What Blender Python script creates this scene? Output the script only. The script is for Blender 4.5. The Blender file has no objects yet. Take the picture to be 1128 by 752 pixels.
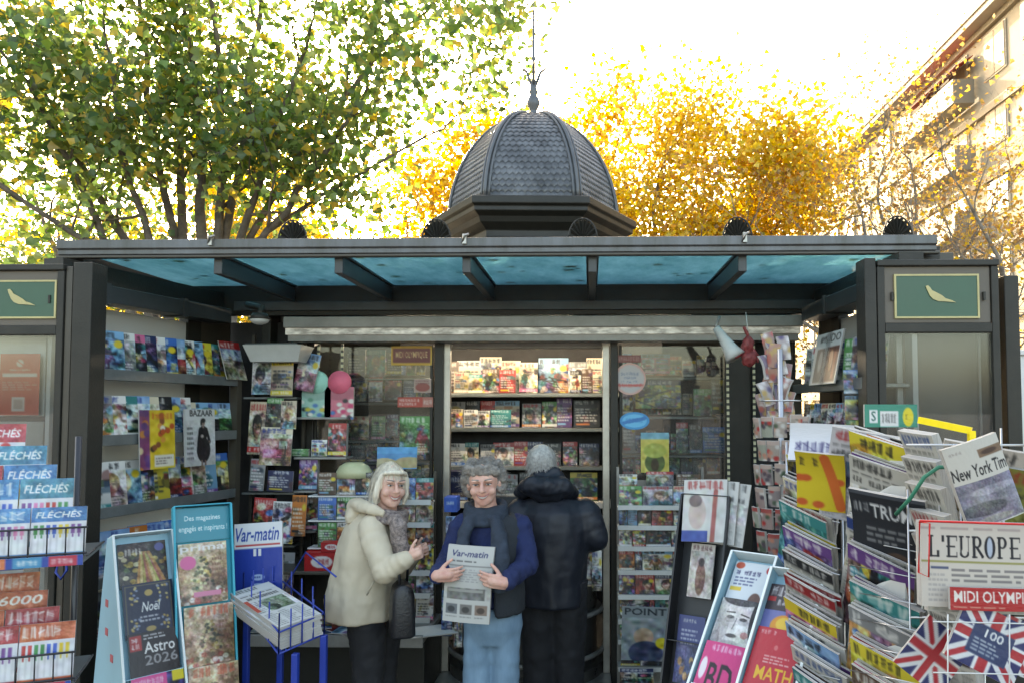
import bpy, math, random
import numpy as np
from mathutils import Vector, Matrix, Euler, Quaternion
R = math.radians
random.seed(7); rng = np.random.default_rng(7)
scene = bpy.context.scene
COL = scene.collection

# ------------------------------------------------------------------ camera
CAMLOC = Vector((0, 0, 1.85)); F = 830.0; CX, CY = 628.0, 413.0
YAW, PITCH = R(1.5), R(2.7)
cam = bpy.data.cameras.new('camera'); camo = bpy.data.objects.new('camera', cam); COL.objects.link(camo)
camo.location = CAMLOC
camo.rotation_euler = (R(90) + PITCH, 0, YAW)
cam.lens = 36 * F / 1128; cam.sensor_width = 36
cam.shift_x = -(CX - 564) / 1128; cam.shift_y = (CY - 376) / 1128
cam.clip_start = .05; cam.clip_end = 2000
scene.camera = camo
CR = camo.rotation_euler.to_matrix()
def P(px, py, Y):
    d = CR @ Vector(((px - CX) / F, -(py - CY) / F, -1))
    return CAMLOC + d * (Y / d.y)
def X(px, Y, py=450): return P(px, py, Y).x
def Z(py, Y, px=600): return P(px, py, Y).z

# ------------------------------------------------------------------ tagging
def tag(o, label=None, cat=None, group=None, kind=None):
    if label: o['label'] = label
    if cat: o['category'] = cat
    if group: o['group'] = group
    if kind: o['kind'] = kind
    return o
def empty(name, loc=(0, 0, 0), rz=0):
    o = bpy.data.objects.new(name, None); COL.objects.link(o); o.location = loc; o.rotation_euler = (0, 0, rz)
    o.empty_display_size = .1
    return o
def link(name, me, parent=None):
    o = bpy.data.objects.new(name, me); COL.objects.link(o)
    if parent: o.parent = parent
    return o
def copy_tree(o, parent=None):
    c = o.copy(); COL.objects.link(c)
    for k in ('label', 'category', 'group'):
        if parent is None and k in c and k == 'label': del c[k]
    if parent: c.parent = parent
    for ch in list(o.children): copy_tree(ch, c)
    return c
def basis(pos, xd, up):
    x = Vector(xd).normalized(); z = Vector(up); z = (z - x * z.dot(x)).normalized(); y = z.cross(x)
    m = Matrix((x, y, z)).transposed().to_4x4(); m.translation = Vector(pos)
    return m

# ------------------------------------------------------------------ mesh builder
class MB:
    def __init__(s, off=(0, 0, 0)):
        s.v = []; s.f = []; s.m = []; s.off = Vector(off); s.M = None; s.mi = 0; s.sm = []
    def add(s, vs, fs, smooth=False):
        n = len(s.v)
        for v in vs:
            v = Vector(v)
            if s.M is not None: v = s.M @ v
            s.v.append(v - s.off)
        for f in fs:
            s.f.append([n + i for i in f]); s.m.append(s.mi); s.sm.append(smooth)
        return s
    def box(s, x0, x1, y0, y1, z0, z1):
        v = [(x, y, z) for z in (z0, z1) for y in (y0, y1) for x in (x0, x1)]
        return s.add(v, [(0, 2, 3, 1), (4, 5, 7, 6), (0, 1, 5, 4), (2, 6, 7, 3), (0, 4, 6, 2), (1, 3, 7, 5)])
    def boxc(s, c, d, bev=0):
        return s.box(c[0] - d[0] / 2, c[0] + d[0] / 2, c[1] - d[1] / 2, c[1] + d[1] / 2, c[2] - d[2] / 2, c[2] + d[2] / 2)
    def hexa(s, bot, top):          # two quads
        return s.add(list(bot) + list(top), [(3, 2, 1, 0), (4, 5, 6, 7)] + [(i, (i + 1) % 4, 4 + (i + 1) % 4, 4 + i) for i in range(4)])
    def bar(s, p, q, w, h, up=(0, 0, 1)):
        p = Vector(p); q = Vector(q); d = (q - p).normalized(); u = Vector(up)
        a = d.cross(u)
        if a.length < 1e-4: a = d.cross(Vector((1, 0, 0)))
        a.normalize(); b = a.cross(d).normalized()
        vs = [r + a * (w / 2 * i) + b * (h / 2 * j) for r in (p, q) for i, j in ((-1, -1), (1, -1), (1, 1), (-1, 1))]
        return s.add(vs, [(3, 2, 1, 0), (4, 5, 6, 7)] + [(i, (i + 1) % 4, 4 + (i + 1) % 4, 4 + i) for i in range(4)])
    def tube(s, pts, r, n=8, cap=True, flat=1.0):
        pts = [Vector(p) for p in pts]; k = len(pts)
        rs = r if isinstance(r, (list, tuple)) else [r] * k
        vs = []; ref = None
        for i, p in enumerate(pts):
            d = (pts[min(i + 1, k - 1)] - pts[max(i - 1, 0)])
            if d.length < 1e-7: d = Vector((0, 0, 1))
            d.normalize()
            if ref is None: ref = Vector((0, 0, 1)) if abs(d.z) < .9 else Vector((1, 0, 0))
            a = d.cross(ref)
            if a.length < 1e-4: a = d.cross(Vector((0, 1, .3)))
            a.normalize(); b = d.cross(a).normalized(); ref = a.cross(d) if False else ref
            for j in range(n):
                t = 2 * math.pi * j / n
                vs.append(p + (a * math.cos(t) + b * math.sin(t) * flat) * rs[i])
        fs = [(i * n + j, i * n + (j + 1) % n, (i + 1) * n + (j + 1) % n, (i + 1) * n + j) for i in range(k - 1) for j in range(n)]
        if cap: fs += [tuple(range(n - 1, -1, -1)), tuple((k - 1) * n + j for j in range(n))]
        return s.add(vs, fs, True)
    def caps(s, p, q, r1, r2, n=14, flat=1.0):   # tapered capsule
        p = Vector(p); q = Vector(q); d = q - p; L = d.length
        if L < 1e-6: return s.ell(p, (r1, r1, r1))
        d.normalize(); pts = []; rs = []
        for a in (85, 60, 30, 0): pts.append(p - d * (r1 * math.sin(R(a)))); rs.append(r1 * math.cos(R(a)))
        for a in (0, 30, 60, 85): pts.append(q + d * (r2 * math.sin(R(a)))); rs.append(r2 * math.cos(R(a)))
        return s.tube(pts, rs, n, flat=flat)
    def ell(s, c, r, rot=None, n=16, m=10):
        vs = [Vector((0, 0, 1))]; c = Vector(c)
        for i in range(1, m):
            a = math.pi * i / m
            for j in range(n):
                t = 2 * math.pi * j / n
                vs.append(Vector((math.sin(a) * math.cos(t), math.sin(a) * math.sin(t), math.cos(a))))
        vs.append(Vector((0, 0, -1)))
        out = []
        for v in vs:
            w = Vector((v.x * r[0], v.y * r[1], v.z * r[2]))
            if rot is not None: w = rot @ w
            out.append(c + w)
        fs = [(0, 1 + j, 1 + (j + 1) % n) for j in range(n)]
        for i in range(m - 2):
            for j in range(n):
                a = 1 + i * n + j; b = 1 + i * n + (j + 1) % n
                fs.append((a, a + n, b + n, b))
        l = len(vs) - 1; o = 1 + (m - 2) * n
        fs += [(o + j, l, o + (j + 1) % n) for j in range(n)]
        return s.add(out, fs, True)
    def loft(s, rings, n=28, a0=0, a1=360, p=2.0, fold=None):
        """rings: (cx,cy,z,rx,ry[,tiltx]) superellipse; closed if a1-a0==360"""
        closed = abs(a1 - a0 - 360) < 1e-6
        k = len(rings); vs = []; nn = n if closed else n + 1
        zz = [r_[2] for r_ in rings]; zlo, zhi = min(zz), max(zz)
        if fold: n = max(n, 72); nn = n if closed else n + 1
        for rg in rings:
            cx, cy, z, rx, ry = rg[:5]; ty = rg[5] if len(rg) > 5 else 0
            for j in range(nn):
                t = R(a0 + (a1 - a0) * j / n); c, sn = math.cos(t), math.sin(t)
                ex = abs(c) ** (2 / p) * (1 if c >= 0 else -1); ey = abs(sn) ** (2 / p) * (1 if sn >= 0 else -1)
                if fold: m_ = 1 + fold[0] * (1 - (z - zlo) / (zhi - zlo)) ** .7 * (math.sin(fold[1] * t + z * 7 + fold[2]) + .6 * math.sin((fold[1] * 1.7 // 1 + 1) * t - z * 11)); ex *= m_; ey *= m_
                vs.append(Vector((cx + rx * ex, cy + ry * ey, z + ty * ry * ey)))
        fs = []
        for i in range(k - 1):
            for j in range(nn if closed else n):
                a = i * nn + j; b = i * nn + (j + 1) % nn
                fs.append((a, b, b + nn, a + nn))
        if closed: fs += [tuple(range(nn - 1, -1, -1)), tuple((k - 1) * nn + j for j in range(nn))]
        return s.add(vs, fs, True)
    def sleeve(s, p, q, r1, r2, amp=.010, n=12, seed=1):
        p = Vector(p); q = Vector(q); g = np.random.default_rng(seed); pts = []; rs = []; L_ = (q - p).length; s.caps(p, q, r1 * .96, r2 * .96, 16)
        for i in range(n + 1):
            t = i / n; pts.append(p.lerp(q, t) + Vector(g.normal(0, .35, 3)) * amp); rs.append((r1 * (1 - t) + r2 * t) + amp * (1 if i % 2 else -.8) * g.uniform(.4, 1.3))
        return s.tube(pts, rs, 18)
    def prism(s, pts, y0, y1):       # polygon in xz extruded along y
        n = len(pts)
        vs = [(x, y0, z) for x, z in pts] + [(x, y1, z) for x, z in pts]
        return s.add(vs, [tuple(range(n)), tuple(range(2 * n - 1, n - 1, -1))] + [(i, i + n, (i + 1) % n + n, (i + 1) % n) for i in range(n)])
    def mesh(s, name, mats):
        me = bpy.data.meshes.new(name)
        me.from_pydata([tuple(v) for v in s.v], [], s.f)
        for m in (mats if isinstance(mats, (list, tuple)) else [mats]): me.materials.append(m)
        me.polygons.foreach_set('material_index', s.m)
        me.polygons.foreach_set('use_smooth', s.sm)
        me.update(); return me
    def build(s, name, mats, parent=None):
        return link(name, s.mesh(name, mats), parent)

def bevel(o, w=.004, seg=2):
    m = o.modifiers.new('bevel', 'BEVEL'); m.width = w; m.segments = seg; m.limit_method = 'ANGLE'; m.angle_limit = R(40); return o

# ------------------------------------------------------------------ materials
def lin(c):
    return tuple(((x / 12.92) if x <= .04045 else ((x + .055) / 1.055) ** 2.4) for x in c)
def newmat(name):
    m = bpy.data.materials.new(name); m.use_nodes = True; nt = m.node_tree
    return m, nt, nt.nodes['Principled BSDF'], nt.nodes['Material Output']
def mat(name, col, rough=.6, metal=0, var=.15, scale=8, bump=0, bscale=60, spec=.5, dirt=None, stretch=None):
    m, nt, b, out = newmat(name); N = nt.nodes; L = nt.links
    tc = N.new('ShaderNodeTexCoord'); src = tc.outputs['Object']
    if stretch:
        mp = N.new('ShaderNodeMapping'); mp.inputs['Scale'].default_value = stretch; L.new(src, mp.inputs[0]); src = mp.outputs[0]
    nz = N.new('ShaderNodeTexNoise'); nz.inputs['Scale'].default_value = scale; nz.inputs['Detail'].default_value = 6; nz.inputs['Roughness'].default_value = .65
    L.new(src, nz.inputs['Vector'])
    rp = N.new('ShaderNodeValToRGB'); rp.color_ramp.elements[0].position = .3; rp.color_ramp.elements[1].position = .72
    c2 = dirt or tuple(x * (1 - var * 1.6) for x in col)
    rp.color_ramp.elements[0].color = (*c2, 1); rp.color_ramp.elements[1].color = (*(min(1, x * (1 + var * .6)) for x in col), 1)
    L.new(nz.outputs['Fac'], rp.inputs[0]); L.new(rp.outputs[0], b.inputs['Base Color'])
    mr = N.new('ShaderNodeMapRange'); mr.inputs[3].default_value = max(.05, rough - .12); mr.inputs[4].default_value = min(1, rough + .12)
    L.new(nz.outputs['Fac'], mr.inputs[0]); L.new(mr.outputs[0], b.inputs['Roughness'])
    b.inputs['Metallic'].default_value = metal; b.inputs['Specular IOR Level'].default_value = spec
    if bump:
        n2 = N.new('ShaderNodeTexNoise'); n2.inputs['Scale'].default_value = bscale; n2.inputs['Detail'].default_value = 4
        L.new(src, n2.inputs['Vector'])
        bp = N.new('ShaderNodeBump'); bp.inputs['Strength'].default_value = bump; bp.inputs['Distance'].default_value = .01
        L.new(n2.outputs['Fac'], bp.inputs['Height']); L.new(bp.outputs[0], b.inputs['Normal'])
    return m
def glass(name, tint=(1, 1, 1), refl=.08, rough=.02, dirt=.04):
    m, nt, b, out = newmat(name); N = nt.nodes; L = nt.links; N.remove(b)
    tr = N.new('ShaderNodeBsdfTransparent'); tr.inputs[0].default_value = (*tint, 1)
    gl = N.new('ShaderNodeBsdfGlossy'); gl.inputs['Roughness'].default_value = rough
    fr = N.new('ShaderNodeFresnel'); fr.inputs[0].default_value = 1.5
    mx = N.new('ShaderNodeMixShader'); L.new(fr.outputs[0], mx.inputs[0]); L.new(tr.outputs[0], mx.inputs[1]); L.new(gl.outputs[0], mx.inputs[2])
    df = N.new('ShaderNodeBsdfDiffuse'); df.inputs[0].default_value = (.5, .5, .48, 1)
    nz = N.new('ShaderNodeTexNoise'); nz.inputs['Scale'].default_value = 5; nz.inputs['Detail'].default_value = 6
    mr = N.new('ShaderNodeMapRange'); mr.inputs[1].default_value = .35; mr.inputs[2].default_value = .8; mr.inputs[3].default_value = dirt * .3; mr.inputs[4].default_value = dirt * 2
    L.new(nz.outputs['Fac'], mr.inputs[0])
    m2 = N.new('ShaderNodeMixShader'); L.new(mr.outputs[0], m2.inputs[0]); L.new(mx.outputs[0], m2.inputs[1]); L.new(df.outputs[0], m2.inputs[2])
    L.new(m2.outputs[0], out.inputs[0]); return m
def emit(name, col, s):
    m, nt, b, out = newmat(name)
    b.inputs['Base Color'].default_value = (*col, 1); b.inputs['Emission Color'].default_value = (*col, 1); b.inputs['Emission Strength'].default_value = s
    return m

M = {}
M['frame'] = mat('kiosk_paint', (.019, .019, .016), .42, .0, .4, 5, .12, 90, spec=.3, dirt=(.034, .031, .026))
M['frame2'] = mat('kiosk_paint_brown', (.062, .053, .040), .42, .0, .2, 4)
M['gutter'] = mat('gutter_paint', (.125, .13, .14), .38, .3, .3, 9, stretch=(1, 1, .15), dirt=(.07, .068, .06))
M['beam'] = mat('beam_paint', (.045, .05, .052), .4, 0, .25, 4)
M['alu'] = mat('aluminium', (.42, .40, .36), .38, .8, .2, 6, .05, 40)
M['alud'] = mat('grey_metal', (.30, .29, .27), .45, .3, .22, 5)
M['alupaint'] = mat('light_grey_panel', (.36, .36, .34), .5, 0, .15, 4, dirt=(.24, .24, .22))
M['shelf'] = mat('shelf_metal', (.17, .19, .19), .35, .4, .2, 6)
M['white'] = mat('white_panel', (.56, .57, .55), .5, 0, .1, 3, dirt=(.42, .42, .40))
m, nt, b, out = newmat('opal_panel'); tl_ = nt.nodes.new('ShaderNodeBsdfTranslucent'); tl_.inputs[0].default_value = (.55, .60, .62, 1); mx_ = nt.nodes.new('ShaderNodeMixShader'); mx_.inputs[0].default_value = .28
b.inputs['Base Color'].default_value = (.62, .63, .61, 1); b.inputs['Roughness'].default_value = .4; nt.links.new(b.outputs[0], mx_.inputs[1]); nt.links.new(tl_.outputs[0], mx_.inputs[2]); nt.links.new(mx_.outputs[0], out.inputs[0]); M['opal'] = m
M['black'] = mat('black_plastic', (.02, .02, .022), .4, 0, .2)
M['dark'] = mat('dark_interior', (.04, .04, .042), .7, 0, .3)
M['paper'] = mat('paper', (.70, .69, .66), .8, 0, .06, 20)
M['pages'] = mat('page_edges', (.46, .44, .41), .8, 0, .3, 10, stretch=(1, 60, 1))
M['winglass'] = glass('window_glass', (.93, .95, .95), dirt=.035)
M['cardblue'] = mat('pale_blue_card', lin((.58, .74, .80)), .55, 0, .05, 5)
M['cardrim'] = mat('card_rim', (.72, .78, .78), .6, 0, .05)
M['teal'] = mat('teal_card', lin((.06, .62, .70)), .5, 0, .05)
M['blue'] = mat('blue_card', lin((.07, .26, .72)), .45, 0, .06)
M['bluemetal'] = mat('blue_metal', lin((.10, .22, .58)), .35, .0, .15)
M['wire'] = mat('chrome_wire', (.55, .55, .55), .3, .9, .1)
M['wirew'] = mat('white_wire', (.62, .62, .60), .4, 0, .1)
M['wireb'] = mat('black_wire', (.03, .03, .035), .35, 0, .1)
M['red'] = mat('red_plastic', lin((.85, .10, .10)), .4, 0, .1)
M['yellow'] = mat('yellow_plastic', lin((.98, .85, .08)), .4, 0, .1)
M['green'] = mat('green_plastic', lin((.05, .60, .45)), .4, 0, .1)

def pm(name='print', rough=.42):
    m, nt, b, out = newmat(name); N = nt.nodes
    a = N.new('ShaderNodeAttribute'); a.attribute_name = 'Col'; nt.links.new(a.outputs['Color'], b.inputs['Base Color'])
    b.inputs['Roughness'].default_value = rough
    nz = N.new('ShaderNodeTexNoise'); nz.inputs['Scale'].default_value = 9
    bp = N.new('ShaderNodeBump'); bp.inputs['Strength'].default_value = .15; bp.inputs['Distance'].default_value = .01
    nt.links.new(nz.outputs['Fac'], bp.inputs['Height']); nt.links.new(bp.outputs[0], b.inputs['Normal'])
    return m
M['print'] = pm('glossy_print', .36); M['news'] = pm('newsprint', .85)

# ------------------------------------------------------------------ cover printing (vertex colours on a fine grid)
_tc = {}
def text_tris(s, shear=0):
    if (s, shear) in _tc: return _tc[(s, shear)]
    cu = bpy.data.curves.new('t', 'FONT'); cu.body = s; cu.resolution_u = 2; cu.shear = shear; cu.offset = .014; cu.fill_mode = 'FRONT'
    ob = bpy.data.objects.new('t', cu); me = bpy.data.meshes.new_from_object(ob)
    me.calc_loop_triangles(); v = np.array([p.co[:2] for p in me.vertices]) if len(me.vertices) else np.zeros((0, 2))
    t = np.array([tuple(t.vertices) for t in me.loop_triangles])
    bpy.data.objects.remove(ob); bpy.data.meshes.remove(me); bpy.data.curves.remove(cu)
    if len(v):
        v = (v - v.min(0)) / (v.max(0) - v.min(0) + 1e-9)
    _tc[(s, shear)] = (v, t); return v, t
class Img:
    def __init__(s, w, h, c=(.9, .9, .9)):
        s.w, s.h = w, h; s.a = np.zeros((h, w, 3)); s.a[:] = c
        s.U, s.V = np.meshgrid((np.arange(w) + .5) / w, (np.arange(h) + .5) / h)   # V down from top
    def rect(s, x0, y0, x1, y1, c, a=1):
        # antialiased
        mx = np.clip((np.minimum(s.U + .5 / s.w, x1) - np.maximum(s.U - .5 / s.w, x0)) * s.w, 0, 1)
        my = np.clip((np.minimum(s.V + .5 / s.h, y1) - np.maximum(s.V - .5 / s.h, y0)) * s.h, 0, 1)
        k = (mx * my * a)[..., None]; s.a = s.a * (1 - k) + np.array(c) * k; return s
    def ell(s, cx, cy, rx, ry, c, a=1, rot=0):
        du = (s.U - cx); dv = (s.V - cy) * s.h / s.w
        cr, sr = math.cos(rot), math.sin(rot); u = du * cr + dv * sr; v = -du * sr + dv * cr
        d = np.sqrt((u / rx) ** 2 + (v / (ry * s.h / s.w)) ** 2)
        k = (np.clip((1 - d) * min(rx, ry) * s.w + .5, 0, 1) * a)[..., None]; s.a = s.a * (1 - k) + np.array(c) * k; return s
    def grad(s, c0, c1, y0=0, y1=1):
        t = np.clip((s.V - y0) / (y1 - y0), 0, 1)[..., None]; k = ((s.V >= y0) & (s.V <= y1))[..., None]
        s.a = np.where(k, np.array(c0) * (1 - t) + np.array(c1) * t, s.a); return s
    def line(s, x0, y0, x1, y1, wd, c, a=1):
        asp = s.h / s.w; dx, dy = x1 - x0, (y1 - y0) * asp; L2 = dx * dx + dy * dy + 1e-9
        t = np.clip(((s.U - x0) * dx + (s.V - y0) * asp * dy) / L2, 0, 1)
        d = np.hypot(s.U - x0 - t * dx, (s.V - y0) * asp - t * dy)
        k = (np.clip((wd / 2 - d) * s.w + .5, 0, 1) * a)[..., None]; s.a = s.a * (1 - k) + np.array(c) * k; return s
    def text(s, t, x0, y0, x1, y1, c, shear=0, a=1):
        v, tr = text_tris(t, shear); ss = 3
        W, H = s.w * ss, s.h * ss; cov = np.zeros((H, W), bool)
        for T in tr:
            p = [((x0 + (x1 - x0) * v[i][0]) * W, (y1 + (y0 - y1) * v[i][1]) * H) for i in T]
            xa = max(0, int(min(q[0] for q in p))); xb = min(W, int(max(q[0] for q in p)) + 2)
            ya = max(0, int(min(q[1] for q in p))); yb = min(H, int(max(q[1] for q in p)) + 2)
            if xa >= xb or ya >= yb: continue
            gx, gy = np.meshgrid(np.arange(xa, xb) + .5, np.arange(ya, yb) + .5)
            e = [(p[(i + 1) % 3][0] - p[i][0]) * (gy - p[i][1]) - (p[(i + 1) % 3][1] - p[i][1]) * (gx - p[i][0]) for i in range(3)]
            cov[ya:yb, xa:xb] |= ((e[0] >= 0) & (e[1] >= 0) & (e[2] >= 0)) | ((e[0] <= 0) & (e[1] <= 0) & (e[2] <= 0))
        k = (cov.reshape(s.h, ss, s.w, ss).mean((1, 3)) * a)[..., None]
        s.a = s.a * (1 - k) + np.array(c) * k; return s
    def letters(s, x0, y0, x1, y1, c, rn, n=None):      # unreadable small lettering
        hh = (y1 - y0) * s.h / s.w; n = n or max(2, int((x1 - x0) / (hh * .85)))
        cw = (x1 - x0) / n
        H = y1 - y0
        for i in range(n):     # ink smudges the size of letters, none of them a real letter
            a = x0 + i * cw + cw * .1 * rn.random(); b = a + cw * rn.uniform(.55, .85); m = (a + b) / 2
            if rn.random() < .1: continue
            wd = max(cw * .2, .6 / s.w)
            s.rect(a, y0 + H * .05, b, y1 - H * .05, c, .35)
            for _ in range(3):
                if rn.random() < .5: xx = rn.uniform(a, b); s.line(xx, y0, xx + rn.uniform(-.2, .2) * cw, y1, wd, c, .5)
                else: yy = rn.uniform(y0, y1); s.line(a, yy, b, min(y1, max(y0, yy + rn.uniform(-.5, .5) * H)), wd, c, .5)
        return s
    def lines(s, x0, y0, x1, y1, n, c, rn, a=.75):
        for i in range(n):
            y = y0 + (y1 - y0) * (i + .2) / n; e = x1 - (x1 - x0) * rn.random() * .35
            x = x0
            while x < e:
                w = (x1 - x0) * (.08 + .16 * rn.random()); s.rect(x, y, min(x + w, e), y + (y1 - y0) / n * .5, c, a); x += w + (x1 - x0) * .04
        return s
    def speck(s, amt, rn): s.a = np.clip(s.a + rn.normal(0, amt, s.a.shape[:2])[..., None], 0, 1); return s
    def noise(s, rn, cell, amt, y0=0, y1=1):     # blotchy photo texture
        gh, gw = max(2, int(s.h / cell)), max(2, int(s.w / cell)); g = rn.normal(0, amt, (gh + 1, gw + 1, 1)) + rn.normal(0, amt * .28, (gh + 1, gw + 1, 3))
        fy = s.V * gh; fx = s.U * gw; iy = fy.astype(int).clip(0, gh - 1); ix = fx.astype(int).clip(0, gw - 1); ty = (fy - iy)[..., None]; tx = (fx - ix)[..., None]
        n = g[iy, ix] * (1 - ty) * (1 - tx) + g[iy + 1, ix] * ty * (1 - tx) + g[iy, ix + 1] * (1 - ty) * tx + g[iy + 1, ix + 1] * ty * tx
        k = ((s.V >= y0) & (s.V <= y1))[..., None]; s.a = np.clip(s.a + n * k, 0, 1); return s

def _photo(s, rn, amt=1.0, y0=0, y1=1):      # photographic mottling, coarse to fine
    for cell, a in ((s.w / 3.5, .15), (s.w / 8, .13), (2.2, .11), (1.1, .07)):
        if cell >= 1: s.noise(rn, cell, a * amt * .8, y0, y1)
    g = s.a.mean(2, keepdims=True); k = ((s.V >= y0) & (s.V <= y1))[..., None]; s.a = np.where(k, g + (s.a - g) * .82, s.a); return s
Img.photo = _photo
def attach(o, root, mw):
    o.parent = root; o.matrix_parent_inverse = Matrix.Identity(4); o.matrix_basis = Matrix.Translation(-root.location) @ mw
    for k_ in ('label', 'category', 'group'):
        if k_ in o: del o[k_]
    return o
def page_mesh(name, img, w, h, t=.006, curl=0, bow=0, mats=None, news=False, print_dim=.92):
    """booklet: printed grid on the front (-y), pages and back cover behind; origin bottom centre"""
    iw, ih = img.w, img.h
    xs = np.linspace(-w / 2, w / 2, iw); zs = np.linspace(h, 0, ih)
    GX, GZ = np.meshgrid(xs, zs)
    GY = -t / 2 - bow * (1 - (2 * GX / w) ** 2) + curl * np.clip((GZ / h - .45) / .55, 0, 1) ** 2
    n = iw * ih; vs = np.stack([GX.ravel(), GY.ravel(), GZ.ravel()], 1)
    ii, jj = np.meshgrid(np.arange(ih - 1), np.arange(iw - 1), indexing='ij'); a = (ii * iw + jj).ravel()
    fs = np.stack([a, a + iw, a + iw + 1, a + 1], 1)
    # border strips of the same outline, pushed back by the thickness
    bi = list(range(iw)) + [r * iw + iw - 1 for r in range(1, ih)] + [(ih - 1) * iw + c for c in range(iw - 2, -1, -1)] + [r * iw for r in range(ih - 2, 0, -1)]
    step = max(1, len(bi) // 40); bi = [b for k, b in enumerate(bi) if k % step == 0 or b in (0, iw - 1, n - 1, n - iw)]
    bv = vs[bi].copy(); fv = bv.copy(); bv[:, 1] += t
    allv = np.concatenate([vs, fv, bv]); k = len(bi)
    faces = fs.tolist()
    side = [[n + (i + 1) % k, n + i, n + k + i, n + k + (i + 1) % k] for i in range(k)]
    # back: fan of quads, as one ngon is fine when flat enough
    back = [[n + k + i for i in range(k)]]
    me = bpy.data.meshes.new(name); me.from_pydata(allv.tolist(), [], faces + side + back)
    me.materials.append(M['news'] if news else M['print']); me.materials.append(M['pages']); me.materials.append(M['paper'])
    mi = [0] * len(faces) + [1] * k + [2]
    me.polygons.foreach_set('material_index', mi)
    ca = me.color_attributes.new('Col', 'FLOAT_COLOR', 'POINT')
    c = np.ones((len(allv), 4)); s = img.a.reshape(-1, 3).clip(0, 1) * print_dim
    g_ = s.mean(1, keepdims=True); s = (g_ + (s - g_) * .84)  # print colours evenly darkened, and desaturated the way shade mutes them
    c[:n, :3] = np.where(s <= .04045, s / 12.92, ((s + .055) / 1.055) ** 2.4) * .86
    c[n:, :3] = .6
    ca.data.foreach_set('color', c.ravel()); me.update(); return me

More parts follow.
